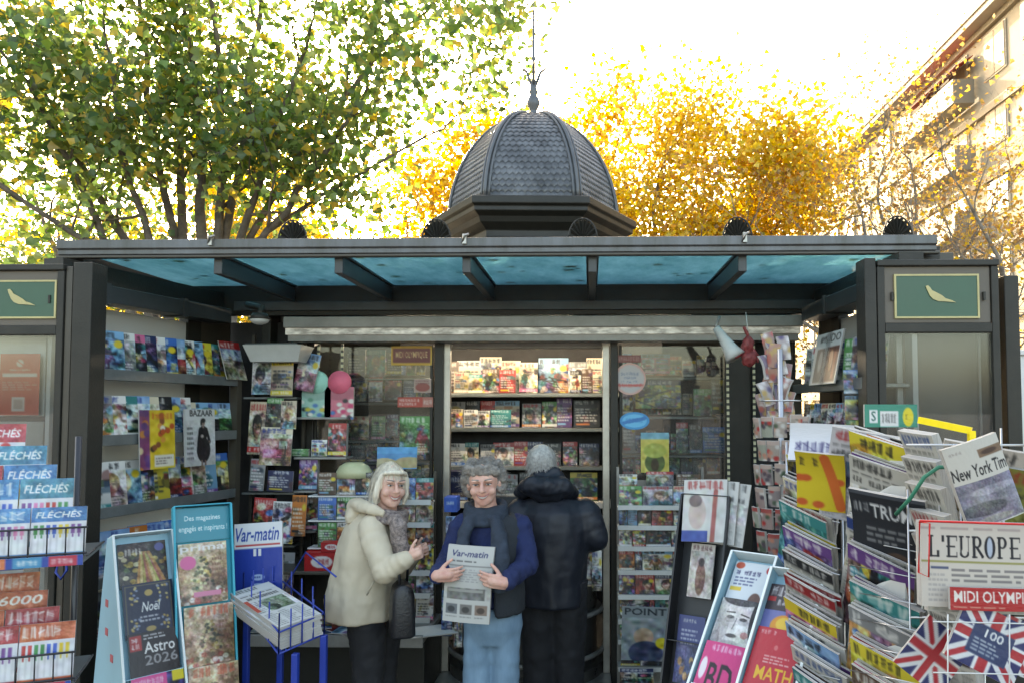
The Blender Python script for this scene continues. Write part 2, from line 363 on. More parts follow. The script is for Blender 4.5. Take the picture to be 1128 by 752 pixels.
PAL = {'red': (.80, .12, .12), 'orange': (.93, .48, .12), 'yellow': (.97, .84, .15), 'green': (.25, .58, .25), 'teal': (.10, .55, .55), 'blue': (.15, .42, .80),
       'sky blue': (.45, .72, .90), 'navy': (.10, .14, .34), 'purple': (.42, .22, .55), 'pink': (.93, .40, .60), 'white': (.93, .93, .91), 'cream': (.92, .87, .74),
       'black': (.08, .08, .09), 'grey': (.55, .56, .57), 'brown': (.36, .24, .16), 'beige': (.80, .72, .60)}
KINDS = {'portrait': 'a portrait', 'landscape': 'a landscape photo', 'blooms': 'a photo of flowers', 'figure': 'a standing figure', 'blocks': 'boxed pictures',
         'comic': 'a busy drawing', 'plain': 'lettering only', 'car': 'a car photo', 'room': 'a room photo'}
def cover(seed, kind=None, bgn=None, w=26, h=36, title=True):
    rn = np.random.default_rng(seed); names = list(PAL)
    wts = np.array([1.3, .7, .9, .8, .8, 1.2, 1.3, .8, .6, .8, 2.6, 1.6, 1, 1.2, .6, 1.2]); wts /= wts.sum()
    bgn = bgn or names[rn.choice(len(names), p=wts)]; kind = kind or list(KINDS)[rn.choice(9, p=[.2, .14, .1, .16, .1, .12, .04, .06, .08])]
    c = np.array(PAL[bgn]); im = Img(w, h, c); rc = lambda: np.array(PAL[names[rn.integers(0, 14)]])
    skin = np.array([(.86, .66, .54), (.78, .56, .44), (.62, .42, .32)][rn.integers(0, 3)])
    im.grad(np.clip(c * 1.05 + .03, 0, 1), c * .8)
    if kind == 'portrait':
        hc = [(.16, .11, .08), (.45, .3, .15), (.75, .6, .35), (.1, .1, .1)][rn.integers(0, 4)]; x = .5 + rn.normal(0, .06)
        im.ell(x, 1.02, .42, .34, rc() * .8); im.ell(x, .46, .25, .22, hc); im.rect(x - .09, .5, x + .09, .74, skin * .85); im.ell(x, .5, .18, .17, skin)
        im.ell(x - .07, .47, .03, .012, (.1, .08, .08)); im.ell(x + .07, .47, .03, .012, (.1, .08, .08)); im.ell(x, .58, .05, .014, (.6, .15, .15)); im.ell(x, .36, .2, .07, hc)
    elif kind == 'landscape':
        im.grad((.45, .68, .92), (.85, .9, .95), .0, .55); g = rc(); im.rect(0, .5, 1, 1, g * .7)
        for _ in range(4): im.ell(rn.random(), .55 + .1 * rn.random(), .3, .09, g * rn.uniform(.4, 1)); 
        im.rect(.3, .4, .45, .62, (.85, .75, .6)); im.noise(rn, 3, .05)
    elif kind == 'blooms':
        for _ in range(26): im.ell(rn.random(), .25 + .75 * rn.random(), .05 + .08 * rn.random(), .04 + .05 * rn.random(), rc() * rn.uniform(.6, 1))
    elif kind == 'figure':
        x = .5 + rn.normal(0, .1); cc = rc() * .8
        im.rect(x - .07, .7, x - .01, 1, cc * .5); im.rect(x + .01, .7, x + .07, 1, cc * .5); im.ell(x, .55, .15, .2, cc); im.ell(x, .3, .07, .06, skin); im.ell(x, .27, .08, .04, (.15, .1, .08)); im.line(x - .12, .48, x - .2, .68, .05, cc); im.line(x + .12, .48, x + .2, .66, .05, cc)
    elif kind == 'blocks':
        for i in range(2):
            for j in range(3):
                im.rect(.06 + .46 * i, .26 + .24 * j, .46 + .46 * i, .46 + .24 * j, rc()); im.ell(.25 + .46 * i, .36 + .24 * j, .1, .06, rc())
    elif kind == 'comic':
        for _ in range(22): im.ell(rn.random(), .2 + .8 * rn.random(), .06 + .12 * rn.random(), .04 + .08 * rn.random(), rc(), rot=rn.random() * 3)
        for _ in range(6): im.line(rn.random(), .3 + .7 * rn.random(), rn.random(), .3 + .7 * rn.random(), .03, (.1, .1, .1))
    elif kind == 'car':
        im.rect(0, .66, 1, 1, (.35, .35, .36)); q = rc(); im.ell(.5, .62, .4, .1, q); im.ell(.48, .54, .22, .09, q * .6); im.ell(.25, .68, .08, .055, (.05,) * 3); im.ell(.75, .68, .08, .055, (.05,) * 3)
    elif kind == 'room':
        im.rect(0, .3, 1, .75, rc() * .5 + .4); im.rect(0, .75, 1, 1, (.6, .45, .3)); im.rect(.12, .58, .7, .8, rc()); im.rect(.6, .36, .85, .56, (.9, .92, .95)); im.line(.8, .5, .8, .8, .03, (.2,) * 3)
    if kind in ('figure', 'comic', 'blocks', 'plain') and rn.random() < .8:
        for _ in range(9): x, y = rn.random(), .22 + .75 * rn.random(); q = rc() * rn.uniform(.4, 1); im.rect(x, y, x + .1 + .3 * rn.random(), y + .03 + .14 * rn.random(), q, .75)
    for _ in range(5): x, y = rn.random(), .2 + .8 * rn.random(); im.ell(x, y, .05 + .2 * rn.random(), .04 + .12 * rn.random(), rc() * rn.uniform(.2, .9), .5, rn.random() * 3)
    if kind != 'plain': im.photo(rn, 1.25, .18, 1)
    if title:
        dk = im.a[:max(1, h // 5)].mean() < .5; tcs = (.97, .97, .95) if dk else [(.1, .1, .12), (.8, .08, .1), (.1, .2, .6), (.1, .1, .12)][rn.integers(0, 4)]
        if rn.random() < .3:
            q = rc(); im.rect(0, 0, 1, .2, q); tcs = (.97, .97, .95) if q.mean() < .6 else (.1, .1, .1)
        x1 = rn.uniform(.7, .95); im.letters(.06, .05, x1, .17, tcs, rn, rn.integers(4, 8))
        k = rn.integers(0, 3); q = (.97, .97, .95) if im.a[int(h * .6):].mean() < .5 else (.12, .12, .14)
        if kind == 'plain': im.lines(.1, .3, .9, .8, 5, q, rn); im.rect(.1, .84, .6, .9, rc())
        if k == 0: im.lines(.05, .3, .38, .6, 5, q, rn)
        if k == 1: im.lines(.55, .7, .95, .95, 4, q, rn)
        if k == 2: im.rect(0, .85, 1, .95, rc()); im.letters(.1, .87, .85, .93, (.95, .95, .95), rn)
        if rn.random() < .3: im.ell(.82, .3, .12, .085, PAL['yellow'])
    return im, bgn, kind
_cm = {}
def mag(seed, w=.21, h=.28, t=.006, kind=None, bgn=None, res=(30, 42), curl=0, bow=.003):
    key = (seed, w, h, t, kind, bgn, res, curl)
    if key not in _cm:
        im, b, k = cover(seed, kind, bgn, *res)
        _cm[key] = (page_mesh('magazine', im, w, h, t, curl, bow), b, k)
    return _cm[key]
ORD = ['first', 'second', 'third', 'fourth', 'fifth', 'sixth', 'seventh', 'eighth', 'ninth', 'tenth', 'eleventh', 'twelfth', 'thirteenth', 'fourteenth', 'fifteenth',
       'sixteenth', 'seventeenth', 'eighteenth', 'nineteenth', 'twentieth']
def place(me, m, name, label, cat, group=None, parent=None):
    o = link(name, me, parent); o.matrix_world = m
    if not parent: tag(o, label, cat, group)
    return o
def newspaper(seed, w=60, h=80, mast=None, mastc=(.1, .1, .12), photo=None, tint=(.86, .85, .82), shear=0, head=True):
    rn = np.random.default_rng(seed); im = Img(w, h, tint)
    if mast: im.text(mast, .08, .045, .92, .15, mastc, shear)
    else:
        if rn.random() < .35: im.rect(0, .02, 1, .17, [(.75, .1, .12), (.1, .25, .6), (.1, .1, .12)][rn.integers(0, 3)]); im.letters(.08, .05, .9, .14, (.95,) * 3, rn, 7)
        else: im.letters(.08, .04, .92, .14, [(.12,) * 3, (.75, .1, .12), (.1, .25, .6)][rn.integers(0, 3)], rn, 8)
    im.lines(.05, .18, .95, .22, 1, (.35,) * 3, rn)
    if head: im.letters(.06, .25, .9, .31, (.15,) * 3, rn)
    pc = photo or [(.45, .42, .4), (.35, .45, .6), (.6, .4, .3), (.3, .4, .3), (.55, .55, .55)][rn.integers(0, 5)]
    x = rn.uniform(.05, .3); im.rect(x, .36, x + .6, .64, pc); im.ell(x + .3, .5, .12, .1, np.array(pc) * .5 + .3); im.ell(x + .15, .58, .14, .07, np.array(pc) * .5)
    im.photo(rn, 1, .36, .64)
    for cix in range(3): im.lines(.05 + cix * .31, .68, .32 + cix * .31, .97, 9, (.4,) * 3, rn, .6)
    if x > .2: im.lines(.04, .36, x - .02, .64, 8, (.4,) * 3, rn, .6)
    return im
# ================================================================= setting
m, nt, b, out = newmat('paving'); N = nt.nodes; L = nt.links
tc = N.new('ShaderNodeTexCoord'); mp = N.new('ShaderNodeMapping'); L.new(tc.outputs['Object'], mp.inputs[0])
br = N.new('ShaderNodeTexBrick'); br.inputs['Scale'].default_value = 1.0; br.inputs['Brick Width'].default_value = .6; br.inputs['Row Height'].default_value = .4; br.inputs['Mortar Size'].default_value = .006
br.inputs[1].default_value = (.17, .16, .15, 1); br.inputs[2].default_value = (.22, .21, .195, 1); br.inputs[3].default_value = (.07, .07, .065, 1)
L.new(mp.outputs[0], br.inputs[0]); nz = N.new('ShaderNodeTexNoise'); nz.inputs['Scale'].default_value = 3; nz.inputs['Detail'].default_value = 8; L.new(tc.outputs['Object'], nz.inputs[0])
mx = N.new('ShaderNodeMix'); mx.data_type = 'RGBA'; mx.blend_type = 'MULTIPLY'; mx.inputs[0].default_value = .5
L.new(br.outputs[0], mx.inputs[6]); L.new(nz.outputs[0], mx.inputs[7]); L.new(mx.outputs[2], b.inputs['Base Color']); b.inputs['Roughness'].default_value = .8
M['paving'] = m
g = MB(); g.add([(-400, -400, 0), (400, -400, 0), (400, 400, 0), (-400, 400, 0)], [(0, 1, 2, 3)])
tag(g.build('ground', M['paving']), kind='structure')

# ================================================================= kiosk
YF = 5.0; KO = (-.43, 5.6, 0)
kiosk = empty('newspaper_kiosk', KO)
tag(kiosk, 'dark metal newspaper kiosk with scaled dome, glass awning and open side wings', 'kiosk')
def K(): return MB(KO)
def kb(name, mt, *boxes, parent=kiosk, bev=.004):
    b = K()
    for bx in boxes: b.box(*bx)
    o = b.build(name, mt, parent)
    if bev: bevel(o, bev)
    return o
XL, XR = X(300, YF), X(862, YF)
xdl, xdr = X(488, YF), X(672, YF)
# plinth / floor / back walls / ceiling
kb('floor_slab', M['dark'], (XL, XR, YF, 7.4, 0, .14))
kb('back_wall', M['dark'], (XL, XR, 7.2, 7.3, .14, 2.75))
kb('side_wall', M['frame'], (XL - .06, XL, YF - .05, 7.3, 0, 2.75))
kb('side_wall', M['frame'], (XR, XR + .06, YF - .05, 7.3, 0, 2.75))
kb('ceiling_panel', M['alupaint'], (XL, XR, YF + .1, 7.2, 2.45, 2.5))
# main roof body and cornice
kb('roof_body', M['frame'], (XL - .25, XR + .25, 4.9, 7.5, 2.50, 2.86))
kb('roof_cornice', M['frame'], (XL - .34, XR + .55, 4.86, 7.6, 2.86, 2.93), (XL - .30, XR + .50, 4.9, 7.56, 2.93, 2.985))
# shells (antefixes)
def shell(px, yy=4.93, w=.17):
    c = P(px, 258, yy); c.z = 2.975; b = K(); n = 9
    for i in range(n):
        a0 = R(180 * i / n); a1 = R(180 * (i + 1) / n); am = (a0 + a1) / 2; r = w / 2
        b.add([c, c + Vector((math.cos(a0) * r, 0, math.sin(a0) * r * 1.5)), c + Vector((math.cos(am) * r * 1.08, -.025, math.sin(am) * r * 1.62)), c + Vector((math.cos(a1) * r, 0, math.sin(a1) * r * 1.5)),
               c + Vector((0, .03, 0)), c + Vector((math.cos(a0) * r, .03, math.sin(a0) * r * 1.5)), c + Vector((math.cos(am) * r * 1.08, .03, math.sin(am) * r * 1.62)), c + Vector((math.cos(a1) * r, .03, math.sin(a1) * r * 1.5))],
              [(0, 2, 1), (0, 3, 2), (4, 5, 6), (4, 6, 7), (1, 2, 6, 5), (2, 3, 7, 6)])
    b.tube([c + Vector((math.cos(R(t)) * w * .56, -.012, math.sin(R(t)) * w * .82)) for t in range(0, 181, 15)], .006, 6)
    b.boxc((c.x, c.y, c.z + .006), (w * 1.2, .05, .02))
    b.build('shell_ornament', M['frame'], kiosk)
for px in (323, 481, 642, 812, 988): shell(px)
# awning
ax0, ax1 = X(66, 3.8), X(1036, 3.8); AZ = 2.62
gu = K(); prof = [(0, .035), (.0, .06), (-.012, .065), (-.012, .11), (.03, .11), (.03, .045), (.07, .035)]
n = len(prof); vs = [(ax0 - (.04), 3.8 + p[0], AZ + p[1]) for p in prof] + [(ax1 + .0, 3.8 + p[0], AZ + p[1]) for p in prof]
gu.add(vs, [tuple(range(n - 1, -1, -1)), tuple(range(n, 2 * n))] + [(i, (i + 1) % n, (i + 1) % n + n, i + n) for i in range(n)])
bevel(gu.build('gutter', M['gutter'], kiosk), .003)
kb('awning_edge', M['frame2'], (ax0 - .05, ax1 + .02, 3.803, 3.84, AZ + .018, AZ + .033))
for xx in (ax0, ax1):
    s = 1 if xx > 0 else -1
    kb('awning_side', M['frame'], (xx - .05, xx + .05, 3.87, 4.86, AZ - .03, AZ + .07))
for xx, s in ((ax0, -1), (ax1, 1)):
    kb('roof_side', M['frame2'], (min(xx + s * .052, xx + s * .17), max(xx + s * .052, xx + s * .17), 3.98, 4.9, AZ - .01, AZ + .06))
beams = [X(231, 3.8), X(367, 3.8), X(511, 3.8), X(653, 3.8), X(822, 3.8)]
for bx in beams:
    o = K().box(bx - .022, bx + .022, 3.85, 4.835, AZ - .06, AZ + .03).box(bx - .034, bx + .034, 3.85, 4.84, AZ + .03, AZ + .045).build('awning_beam', M['beam'], kiosk); bevel(o)
# gutter clips
for px in (233, 512, 820):
    c = P(px, 262, 3.79); b = K(); b.boxc((c.x, 3.782, AZ + .1), (.02, .02, .05)); b.tube([(c.x - .01, 3.78, AZ + .08), (c.x, 3.76, AZ + .115), (c.x + .02, 3.78, AZ + .125)], .007, 6)
    b.build('gutter_clip', M['alu'], kiosk)
# awning glass: dirty blue panes with fallen leaves lying on top
m, nt, b, out = newmat('awning_glass'); N = nt.nodes; L = nt.links; N.remove(b)
tr = N.new('ShaderNodeBsdfTransparent'); tl = N.new('ShaderNodeBsdfTranslucent'); gl = N.new('ShaderNodeBsdfGlossy'); gl.inputs[1].default_value = .05
nz = N.new('ShaderNodeTexNoise'); nz.inputs['Scale'].default_value = 7; nz.inputs['Detail'].default_value = 9; nz.inputs['Roughness'].default_value = .75
tc = N.new('ShaderNodeTexCoord'); mp = N.new('ShaderNodeMapping'); mp.inputs['Scale'].default_value = (1, .45, 1); L.new(tc.outputs['Object'], mp.inputs[0]); L.new(mp.outputs[0], nz.inputs[0])
rp = N.new('ShaderNodeValToRGB'); rp.color_ramp.elements[0].position = .36; rp.color_ramp.elements[0].color = (.34, .66, .70, 1); rp.color_ramp.elements[1].position = .66; rp.color_ramp.elements[1].color = (.58, .92, .98, 1)
L.new(nz.outputs[0], rp.inputs[0]); L.new(rp.outputs[0], tl.inputs[0]); L.new(rp.outputs[0], tr.inputs[0])
m1 = N.new('ShaderNodeMixShader'); m1.inputs[0].default_value = .85; L.new(tr.outputs[0], m1.inputs[1]); L.new(tl.outputs[0], m1.inputs[2])
fr = N.new('ShaderNodeFresnel'); m2 = N.new('ShaderNodeMixShader'); L.new(fr.outputs[0], m2.inputs[0]); L.new(m1.outputs[0], m2.inputs[1]); L.new(gl.outputs[0], m2.inputs[2]); L.new(m2.outputs[0], out.inputs[0])
M['awnglass'] = m
ex = [ax0 + .05] + beams + [ax1 - .05]
for i in range(6):
    kb('awning_glass', M['awnglass'], (ex[i] + .024, ex[i + 1] - .024, 3.88, 4.86, AZ + .046, AZ + .054), bev=0)
kb('soffit', M['frame'], (ax0 + .05, ax1 - .05, 4.862, 4.898, 2.47, AZ + .055))
kb('soffit_front', M['beam'], (XL - .2, XR + .2, 4.84, 4.861, 2.50, 2.56))
kb('corner_panel', M['dark'], (X(222, 5), X(345, 5), 5.06, 5.09, 0, 2.45)); kb('corner_panel', M['dark'], (X(828, 5), X(880, 5), 5.06, 5.09, 0, 2.45))
# aluminium head box (rolled shutter) with mottled slats, faint glow added to them
hx0, hx1 = X(310, 4.8), X(886, 4.8)
kb('shutter_box', M['alud'], (hx0, hx1, 4.80, 4.985, Z(360, 4.8), Z(348, 4.8)))
kb('shutter_box_lower', M['alud'], (hx0 + .02, hx1 - .02, 4.83, 4.985, Z(376, 4.86), Z(368, 4.86)))
m, nt, b, out = newmat('slat_glow'); N = nt.nodes; L = nt.links
nz = N.new('ShaderNodeTexNoise'); nz.inputs['Scale'].default_value = 40; tc = N.new('ShaderNodeTexCoord'); mp = N.new('ShaderNodeMapping'); mp.inputs['Scale'].default_value = (.35, .2, 1); L.new(tc.outputs['Object'], mp.inputs[0]); L.new(mp.outputs[0], nz.inputs[0])
rp = N.new('ShaderNodeValToRGB'); rp.color_ramp.elements[0].position = .4; rp.color_ramp.elements[1].position = .7; rp.color_ramp.elements[0].color = (.25, .245, .23, 1); rp.color_ramp.elements[1].color = (.65, .65, .62, 1)
L.new(nz.outputs[0], rp.inputs[0]); L.new(rp.outputs[0], b.inputs['Base Color']); b.inputs['Roughness'].default_value = .25; M['strip'] = m
L.new(rp.outputs[0], b.inputs['Emission Color']); b.inputs['Emission Strength'].default_value = .05  # slats are no lamp; a faint glow is added to their colour
kb('shutter_slats', M['strip'], (hx0 + .01, hx1 - .01, 4.815, 4.98, Z(368.2, 4.83), Z(360.4, 4.8)), bev=0)
# ---- posts
def post(name, mt, pxa, pxb, y0, y1, z0=0, z1=2.6): return kb(name, mt, (X(pxa, y0), X(pxb, y0), y0, y1, z0, z1))
post('wing_post', M['frame'], 76, 97, 3.62, 3.74, 0, 2.58); post('wing_post_trim', M['frame2'], 68, 75.5, 3.63, 3.70, 0, 2.56)
post('wing_post', M['frame'], 955, 968, 3.62, 3.74, 0, 2.58)
for a, c in ((478, 488), (672.5, 681)): post('door_post', M['frame'], a, c, 4.96, 5.06, 0, 2.40)
post('corner_post', M['frame'], 803, 828, 4.97, 5.05, 0, 2.4); post('corner_post', M['frame'], 333, 345, 4.97, 5.05, 0, 2.4)
# door frame
fz = Z(368, 4.99); fo = K(); yy = (4.985, 5.03)
fo.box(xdl + .003, xdl + .05, *yy, .15, fz); fo.box(xdr - .05, xdr - .003, *yy, .15, fz); fo.box(xdl + .05, xdr - .05, *yy, fz - .03, fz); bevel(fo.build('door_frame', M['alu'], kiosk))
kb('door_header', M['alud'], (xdl + .05, xdr - .05, 5.04, 5.1, fz - .09, fz - .03))
# windows
wl0, wl1 = X(346, YF), X(477, YF); wr0, wr1 = X(682, YF), X(802, YF)
for a, c in ((wl0, wl1), (wr0, wr1)):
    w = K().box(a + .022, c - .022, 5.01, 5.018, .93, 2.278).build('window_pane', M['winglass'], kiosk)
    kb('window_frame', M['frame'], (a, a + .02, 4.99, 5.03, .9, 2.285), (c - .02, c, 4.99, 5.03, .9, 2.285), (a + .021, c - .021, 4.99, 5.03, .9, .928))
kb('facade_panel', M['frame2'], (X(300, YF), wl1, 5.0, 5.05, .14, .895)); kb('facade_panel', M['frame2'], (wr0, XR, 5.0, 5.05, .14, .895))
# interior shelves seen through door and windows
shz = [Z(y, 6.2) for y in (433, 471, 513)]
for z in shz: kb('interior_shelf', M['shelf'], (X(470, 6.2), X(690, 6.2), 6.16, 6.42, z - .03, z))
kb('interior_back_panel', M['dark'], (X(440, 6.45), X(730, 6.45), 6.45, 6.5, .2, 2.44))
for z in (Z(552, 6.2),): kb('interior_shelf', M['white'], (X(470, 6.2), X(690, 6.2), 6.16, 6.42, z - .05, z))
# curved till counter in the doorway
cxm = (xdl + xdr) / 2
M['counter'] = mat('counter_metal', (.10, .098, .09), .3, .4, .2, 5)
co = K(); rr = (xdr - xdl) / 2 - .06
co.loft([(cxm, 5.12, z, r_, r_ * .95) for z, r_ in ((.15, rr + .02), (.22, rr + .02), (.225, rr - .03), (.52, rr - .03), (.525, rr), (.56, rr), (.565, rr - .03), (.93, rr - .03), (.935, rr + .02), (.98, rr + .02))], n=48)
o = co.build('curved_counter', M['counter'], kiosk); o.data.polygons.foreach_set('use_smooth', [False] * len(o.data.polygons))
for z in (.30, .56, .94):
    b = K(); b.tube([(cxm + math.cos(R(t)) * (rr + .02), 5.12 + math.sin(R(t)) * (rr + .02) * .95, z) for t in range(180, 361, 6)], .016, 8)
    b.build('counter_rail', M['alud'], kiosk)
kb('threshold', M['alud'], (xdl, xdr, 4.55, 5.0, .02, .15))
# interior lamp tubes
M['lamp'] = emit('lamp_tube', (1, .90, .78), 17)
for x0 in (-1.55, -.75, .15):
    lp = K(); lp.tube([(x0, 5.75, 2.40), (x0 + .62, 5.75, 2.40)], .014, 10)
    lb = kb('lamp_fitting', M['white'], (x0 - .03, x0 + .65, 5.70, 5.80, 2.418, 2.449)); lp.build('lamp_tube', M['lamp'], lb)

# ---- side wings
AL = Vector((X(97, 3.66), 3.66, 0)); BL = Vector((X(266, 4.78), 4.78, 0)); uL = (BL - AL).normalized(); nL = Vector((uL.y, -uL.x, 0))   # nL faces the shop
AR = Vector((X(953, 3.66), 3.66, 0)); BR = Vector((X(872, 4.78), 4.78, 0)); uR = (BR - AR).normalized(); nR = Vector((-uR.y, uR.x, 0))
lenL, lenR = (BL - AL).length, (BR - AR).length
def slab(b, A, u, nn, s0, s1, d0, d1, z0, z1):   # along u from s0..s1, d = distance behind the shelf edge
    q = [A + u * s0 - nn * d0, A + u * s1 - nn * d0, A + u * s1 - nn * d1, A + u * s0 - nn * d1]
    return b.hexa([(p.x, p.y, z0) for p in q], [(p.x, p.y, z1) for p in q])
WZ = [2.035, 1.70, 1.335, .985, .68, .38]
for side, (A, u, nn, LL) in enumerate(((AL, uL, nL, lenL), (AR, uR, nR, lenR))):
    wx = lambda *a: slab(K(), A, u, nn, *a)
    wx(-.0, LL * .80, .235, .26, .1, 2.40).build('wing_panel', M['opal'], kiosk)
    wx(LL * .80, LL * .90, .22, .28, 0, 2.45).build('wing_column', M['frame'], kiosk)
    wx(LL * .90, LL + .2, .25, .27, 0, 2.5).build('wing_glass_frame', M['frame2'], kiosk)
    wx(LL - .045, LL, 0.0, .05, 0, 2.05).build('shelf_post', M['frame2'], kiosk)
    bevel(wx(.04, LL * .97, .06, .20, 2.41, 2.50).build('shutter_rail', M['beam'], kiosk))
    for t in (.12, .6): wx(LL * t, LL * t + .03, .05, .21, 2.40, 2.51).build('rail_bracket', M['beam'], kiosk)
    wx(-.0, LL + .1, .18, .30, 2.51, 2.62).build('wing_header', M['frame'], kiosk)
    zs = WZ if side == 0 else [Z(425, 4.1), Z(478, 4.1), 1.4, 1.0, .6]
    for z in zs:
        o = K(); slab(o, A, u, nn, .02, LL - .05, 0.0, .23, z - .02, z); slab(o, A, u, nn, .02, LL - .05, -.008, .0, z - .028, z + .028)
        bevel(o.build('wing_shelf', M['shelf'], kiosk), .003)
# ---- front show cases of the wings
def bird(b, cx, cz, s, y, flip=1):
    pts = [(-.50, .62), (-.40, .66), (-.30, .50), (-.22, .30), (.0, .12), (.22, -.08), (.38, -.30), (.62, -.42), (.85, -.60), (.55, -.55), (.30, -.52), (.05, -.50), (-.18, -.35), (-.32, -.10), (-.40, .18), (-.46, .40)]
    b.prism([(cx + p[0] * s * flip, cz + p[1] * s * .62) for p in pts], y - .003, y)
M['signgreen'] = mat('sign_green', (.035, .10, .06), .4, 0, .1, 3); M['gold'] = mat('sign_gold', (.50, .43, .20), .45, 0, .12, 12)
M['caseback'] = mat('case_backing', (.135, .115, .092), .6, 0, .12, 2)
for side, (pa, pb) in enumerate(((-86, 66), (969, 1104))):
    x0, x1 = X(pa, 3.62), X(pb, 3.62); y0, y1 = 3.62, 3.84; zt = 2.54; zs = Z(300 if side == 0 else 292, 3.62); zb = Z(357, 3.62)
    kb('case_frame', M['frame'], (x0, x0 + .035, y0, y1, 0, zt), (x1 - .035, x1, y0, y1, 0, zt), (x0 - .0, x1 + .0, y0 - .01, y1, zt, zt + .03), (x0 + .035, x1 - .035, y0, y1, zb - .045, zb))
    kb('case_base', M['frame'], (x0 + .035, x1 - .035, y0, y1, 0, .75))
    kb('case_backing', M['frame2'], (x0 + .035, x1 - .035, y1 - .03, y1 - .002, .75, zb - .045))
    sp = kb('sign_board', M['caseback'], (x0 + .036, x1 - .036, y0 + .01, y0 + .03, zb, zt))
    s0, s1 = (X(-64, 3.62), X(56, 3.62)) if side == 0 else (X(990, 3.62), X(1080, 3.62)); t0, t1 = (Z(347, 3.62), Z(308, 3.62)) if side == 0 else (Z(350, 3.62), Z(306, 3.62))
    gp = kb('sign_plate', M['signgreen'], (s0, s1, y0 + .002, y0 + .009, t0, t1), parent=sp, bev=0)
    e = K(); w = .009
    for q in ((s0 - w, s1 + w, t1, t1 + w), (s0 - w, s1 + w, t0 - w, t0), (s0 - w, s0, t0, t1), (s1, s1 + w, t0, t1)): e.box(q[0], q[1], y0 - .001, y0 + .009, q[2], q[3])
    bird(e, (s0 + s1) / 2 + (.09 if side == 0 else -.0), (t0 + t1) / 2 + .008, .105, y0 + .0, 1)
    e.build('sign_border_and_bird', M['gold'], sp)
    # inner poster mount and glass
    q0, q1 = (X(-70, 3.75), X(50, 3.75)) if side == 0 else (X(992, 3.75), X(1080, 3.75))
    zl = Z(362, 3.75)
    if side == 0:
        kb('case_liner', M['white'], (q0, q1, 3.74, 3.76, Z(458, 3.75), zl)); kb('case_liner_lower', M['alupaint'], (q0, q1, 3.74, 3.76, .9, Z(464, 3.75)))
    else:
        kb('case_liner', M['caseback'], (q0 + .012, q1 - .012, 3.745, 3.76, .9, zl)); kb('liner_border', M['alupaint'], (q0 - .02, q0 + .01, 3.735, 3.76, .9, zl), (q1 - .01, q1 + .02, 3.735, 3.76, .9, zl))
    K().box(x0 + .036, x1 - .036, y0 + .02, y0 + .026, .752, zb - .046).build('case_glass', M['winglass'], kiosk)
    for q in (x0 + .07, x1 - .07): K().box(q - .005, q + .005, y0 - .004, y0 + .009, (t0 + t1) / 2 - .02, (t0 + t1) / 2 + .02).build('case_latch', M['frame'], kiosk)
kb('outer_post', M['frame'], (X(1105, 3.7), X(1121, 3.7), 3.66, 3.78, 0, 2.50))
# red notice in the left case
im = Img(40, 64, (.93, .27, .17)); rn = np.random.default_rng(3)
im.ell(.5, .16, .09, .06, (.93, .85, .8)); im.line(.42, .12, .6, .2, .03, (.93, .27, .17)); im.letters(.25, .26, .75, .28, (.93, .85, .8), rn); im.text('AVIS', .3, .30, .7, .30, (.9,) * 3) if 0 else None
im.rect(.08, .32, .92, .38, (.93, .88, .84)); im.lines(.08, .45, .92, .60, 4, (.9, .7, .65), rn); im.rect(.32, .70, .64, .93, (.90, .82, .78)); im.rect(.37, .74, .59, .89, (.75, .62, .58))
nw = X(40, 3.7) - X(0, 3.7); pmesh = page_mesh('poster', im, nw + .02, Z(388, 3.7) - Z(457, 3.7), .002)
place(pmesh, basis((X(19, 3.7), 3.71, Z(457, 3.7)), (1, 0, 0), (0, 0, 1)), 'poster', 'orange-red notice with white emblem inside the glass case beside the left wing post', 'poster')

# ---- dome
DC = Vector((-.485, 6.4, 0)); drot = R(3)
def hexring(r, z, rot=0): return [DC + Vector((math.cos(R(60 * i) + drot) * r, math.sin(R(60 * i) + drot) * r, z)) for i in range(6)]
dome = empty('dome', (0, 0, 0)); dome.parent = kiosk; dome.location = DC - Vector(KO); 
DM = lambda: MB((DC.x, DC.y, 0))
b = DM(); cs = [(.66, 2.98), (.66, 3.10), (.72, 3.12), (.72, 3.18), (.70, 3.20), (.70, 3.25), (.78, 3.30), (.80, 3.34), (.86, 3.37), (.86, 3.405), (.89, 3.42), (.89, 3.475), (.80, 3.50), (.74, 3.505)]
vs = []; 
for r, z in cs: vs += hexring(r, z)
fs = [(i * 6 + j, i * 6 + (j + 1) % 6, (i + 1) * 6 + (j + 1) % 6, (i + 1) * 6 + j) for i in range(len(cs) - 1) for j in range(6)] + [tuple((len(cs) - 1) * 6 + j for j in range(6))]
b.add(vs, fs); bevel(b.build('dome_cornice', M['frame'], dome), .006)
# curved body
prof = []; Hd = .885; R0 = .715
for i in range(15):
    t = i / 14; a = t * R(84); prof.append((R0 * math.cos(a) ** .92 * (1 - .0 * t) + .0, 3.50 + Hd * math.sin(a) ** 1.12))
prof[-1] = (.05, prof[-1][1])
M['lead'] = mat('dome_lead', (.15, .155, .16), .42, .35, .4, 6, .3, 30); M['lead2'] = mat('dome_rib_lead', (.13, .135, .14), .45, .4, .2, 6)
b = DM(); vs = []
for r, z in prof: vs += hexring(r, z)
b.add(vs, [(i * 6 + j, i * 6 + (j + 1) % 6, (i + 1) * 6 + (j + 1) % 6, (i + 1) * 6 + j) for i in range(14) for j in range(6)])
def pr(t):
    t = max(0, min(13.999, t * 14)); i = int(t); f = t - i; return (prof[i][0] * (1 - f) + prof[i + 1][0] * f, prof[i][1] * (1 - f) + prof[i + 1][1] * f)
rows = 23
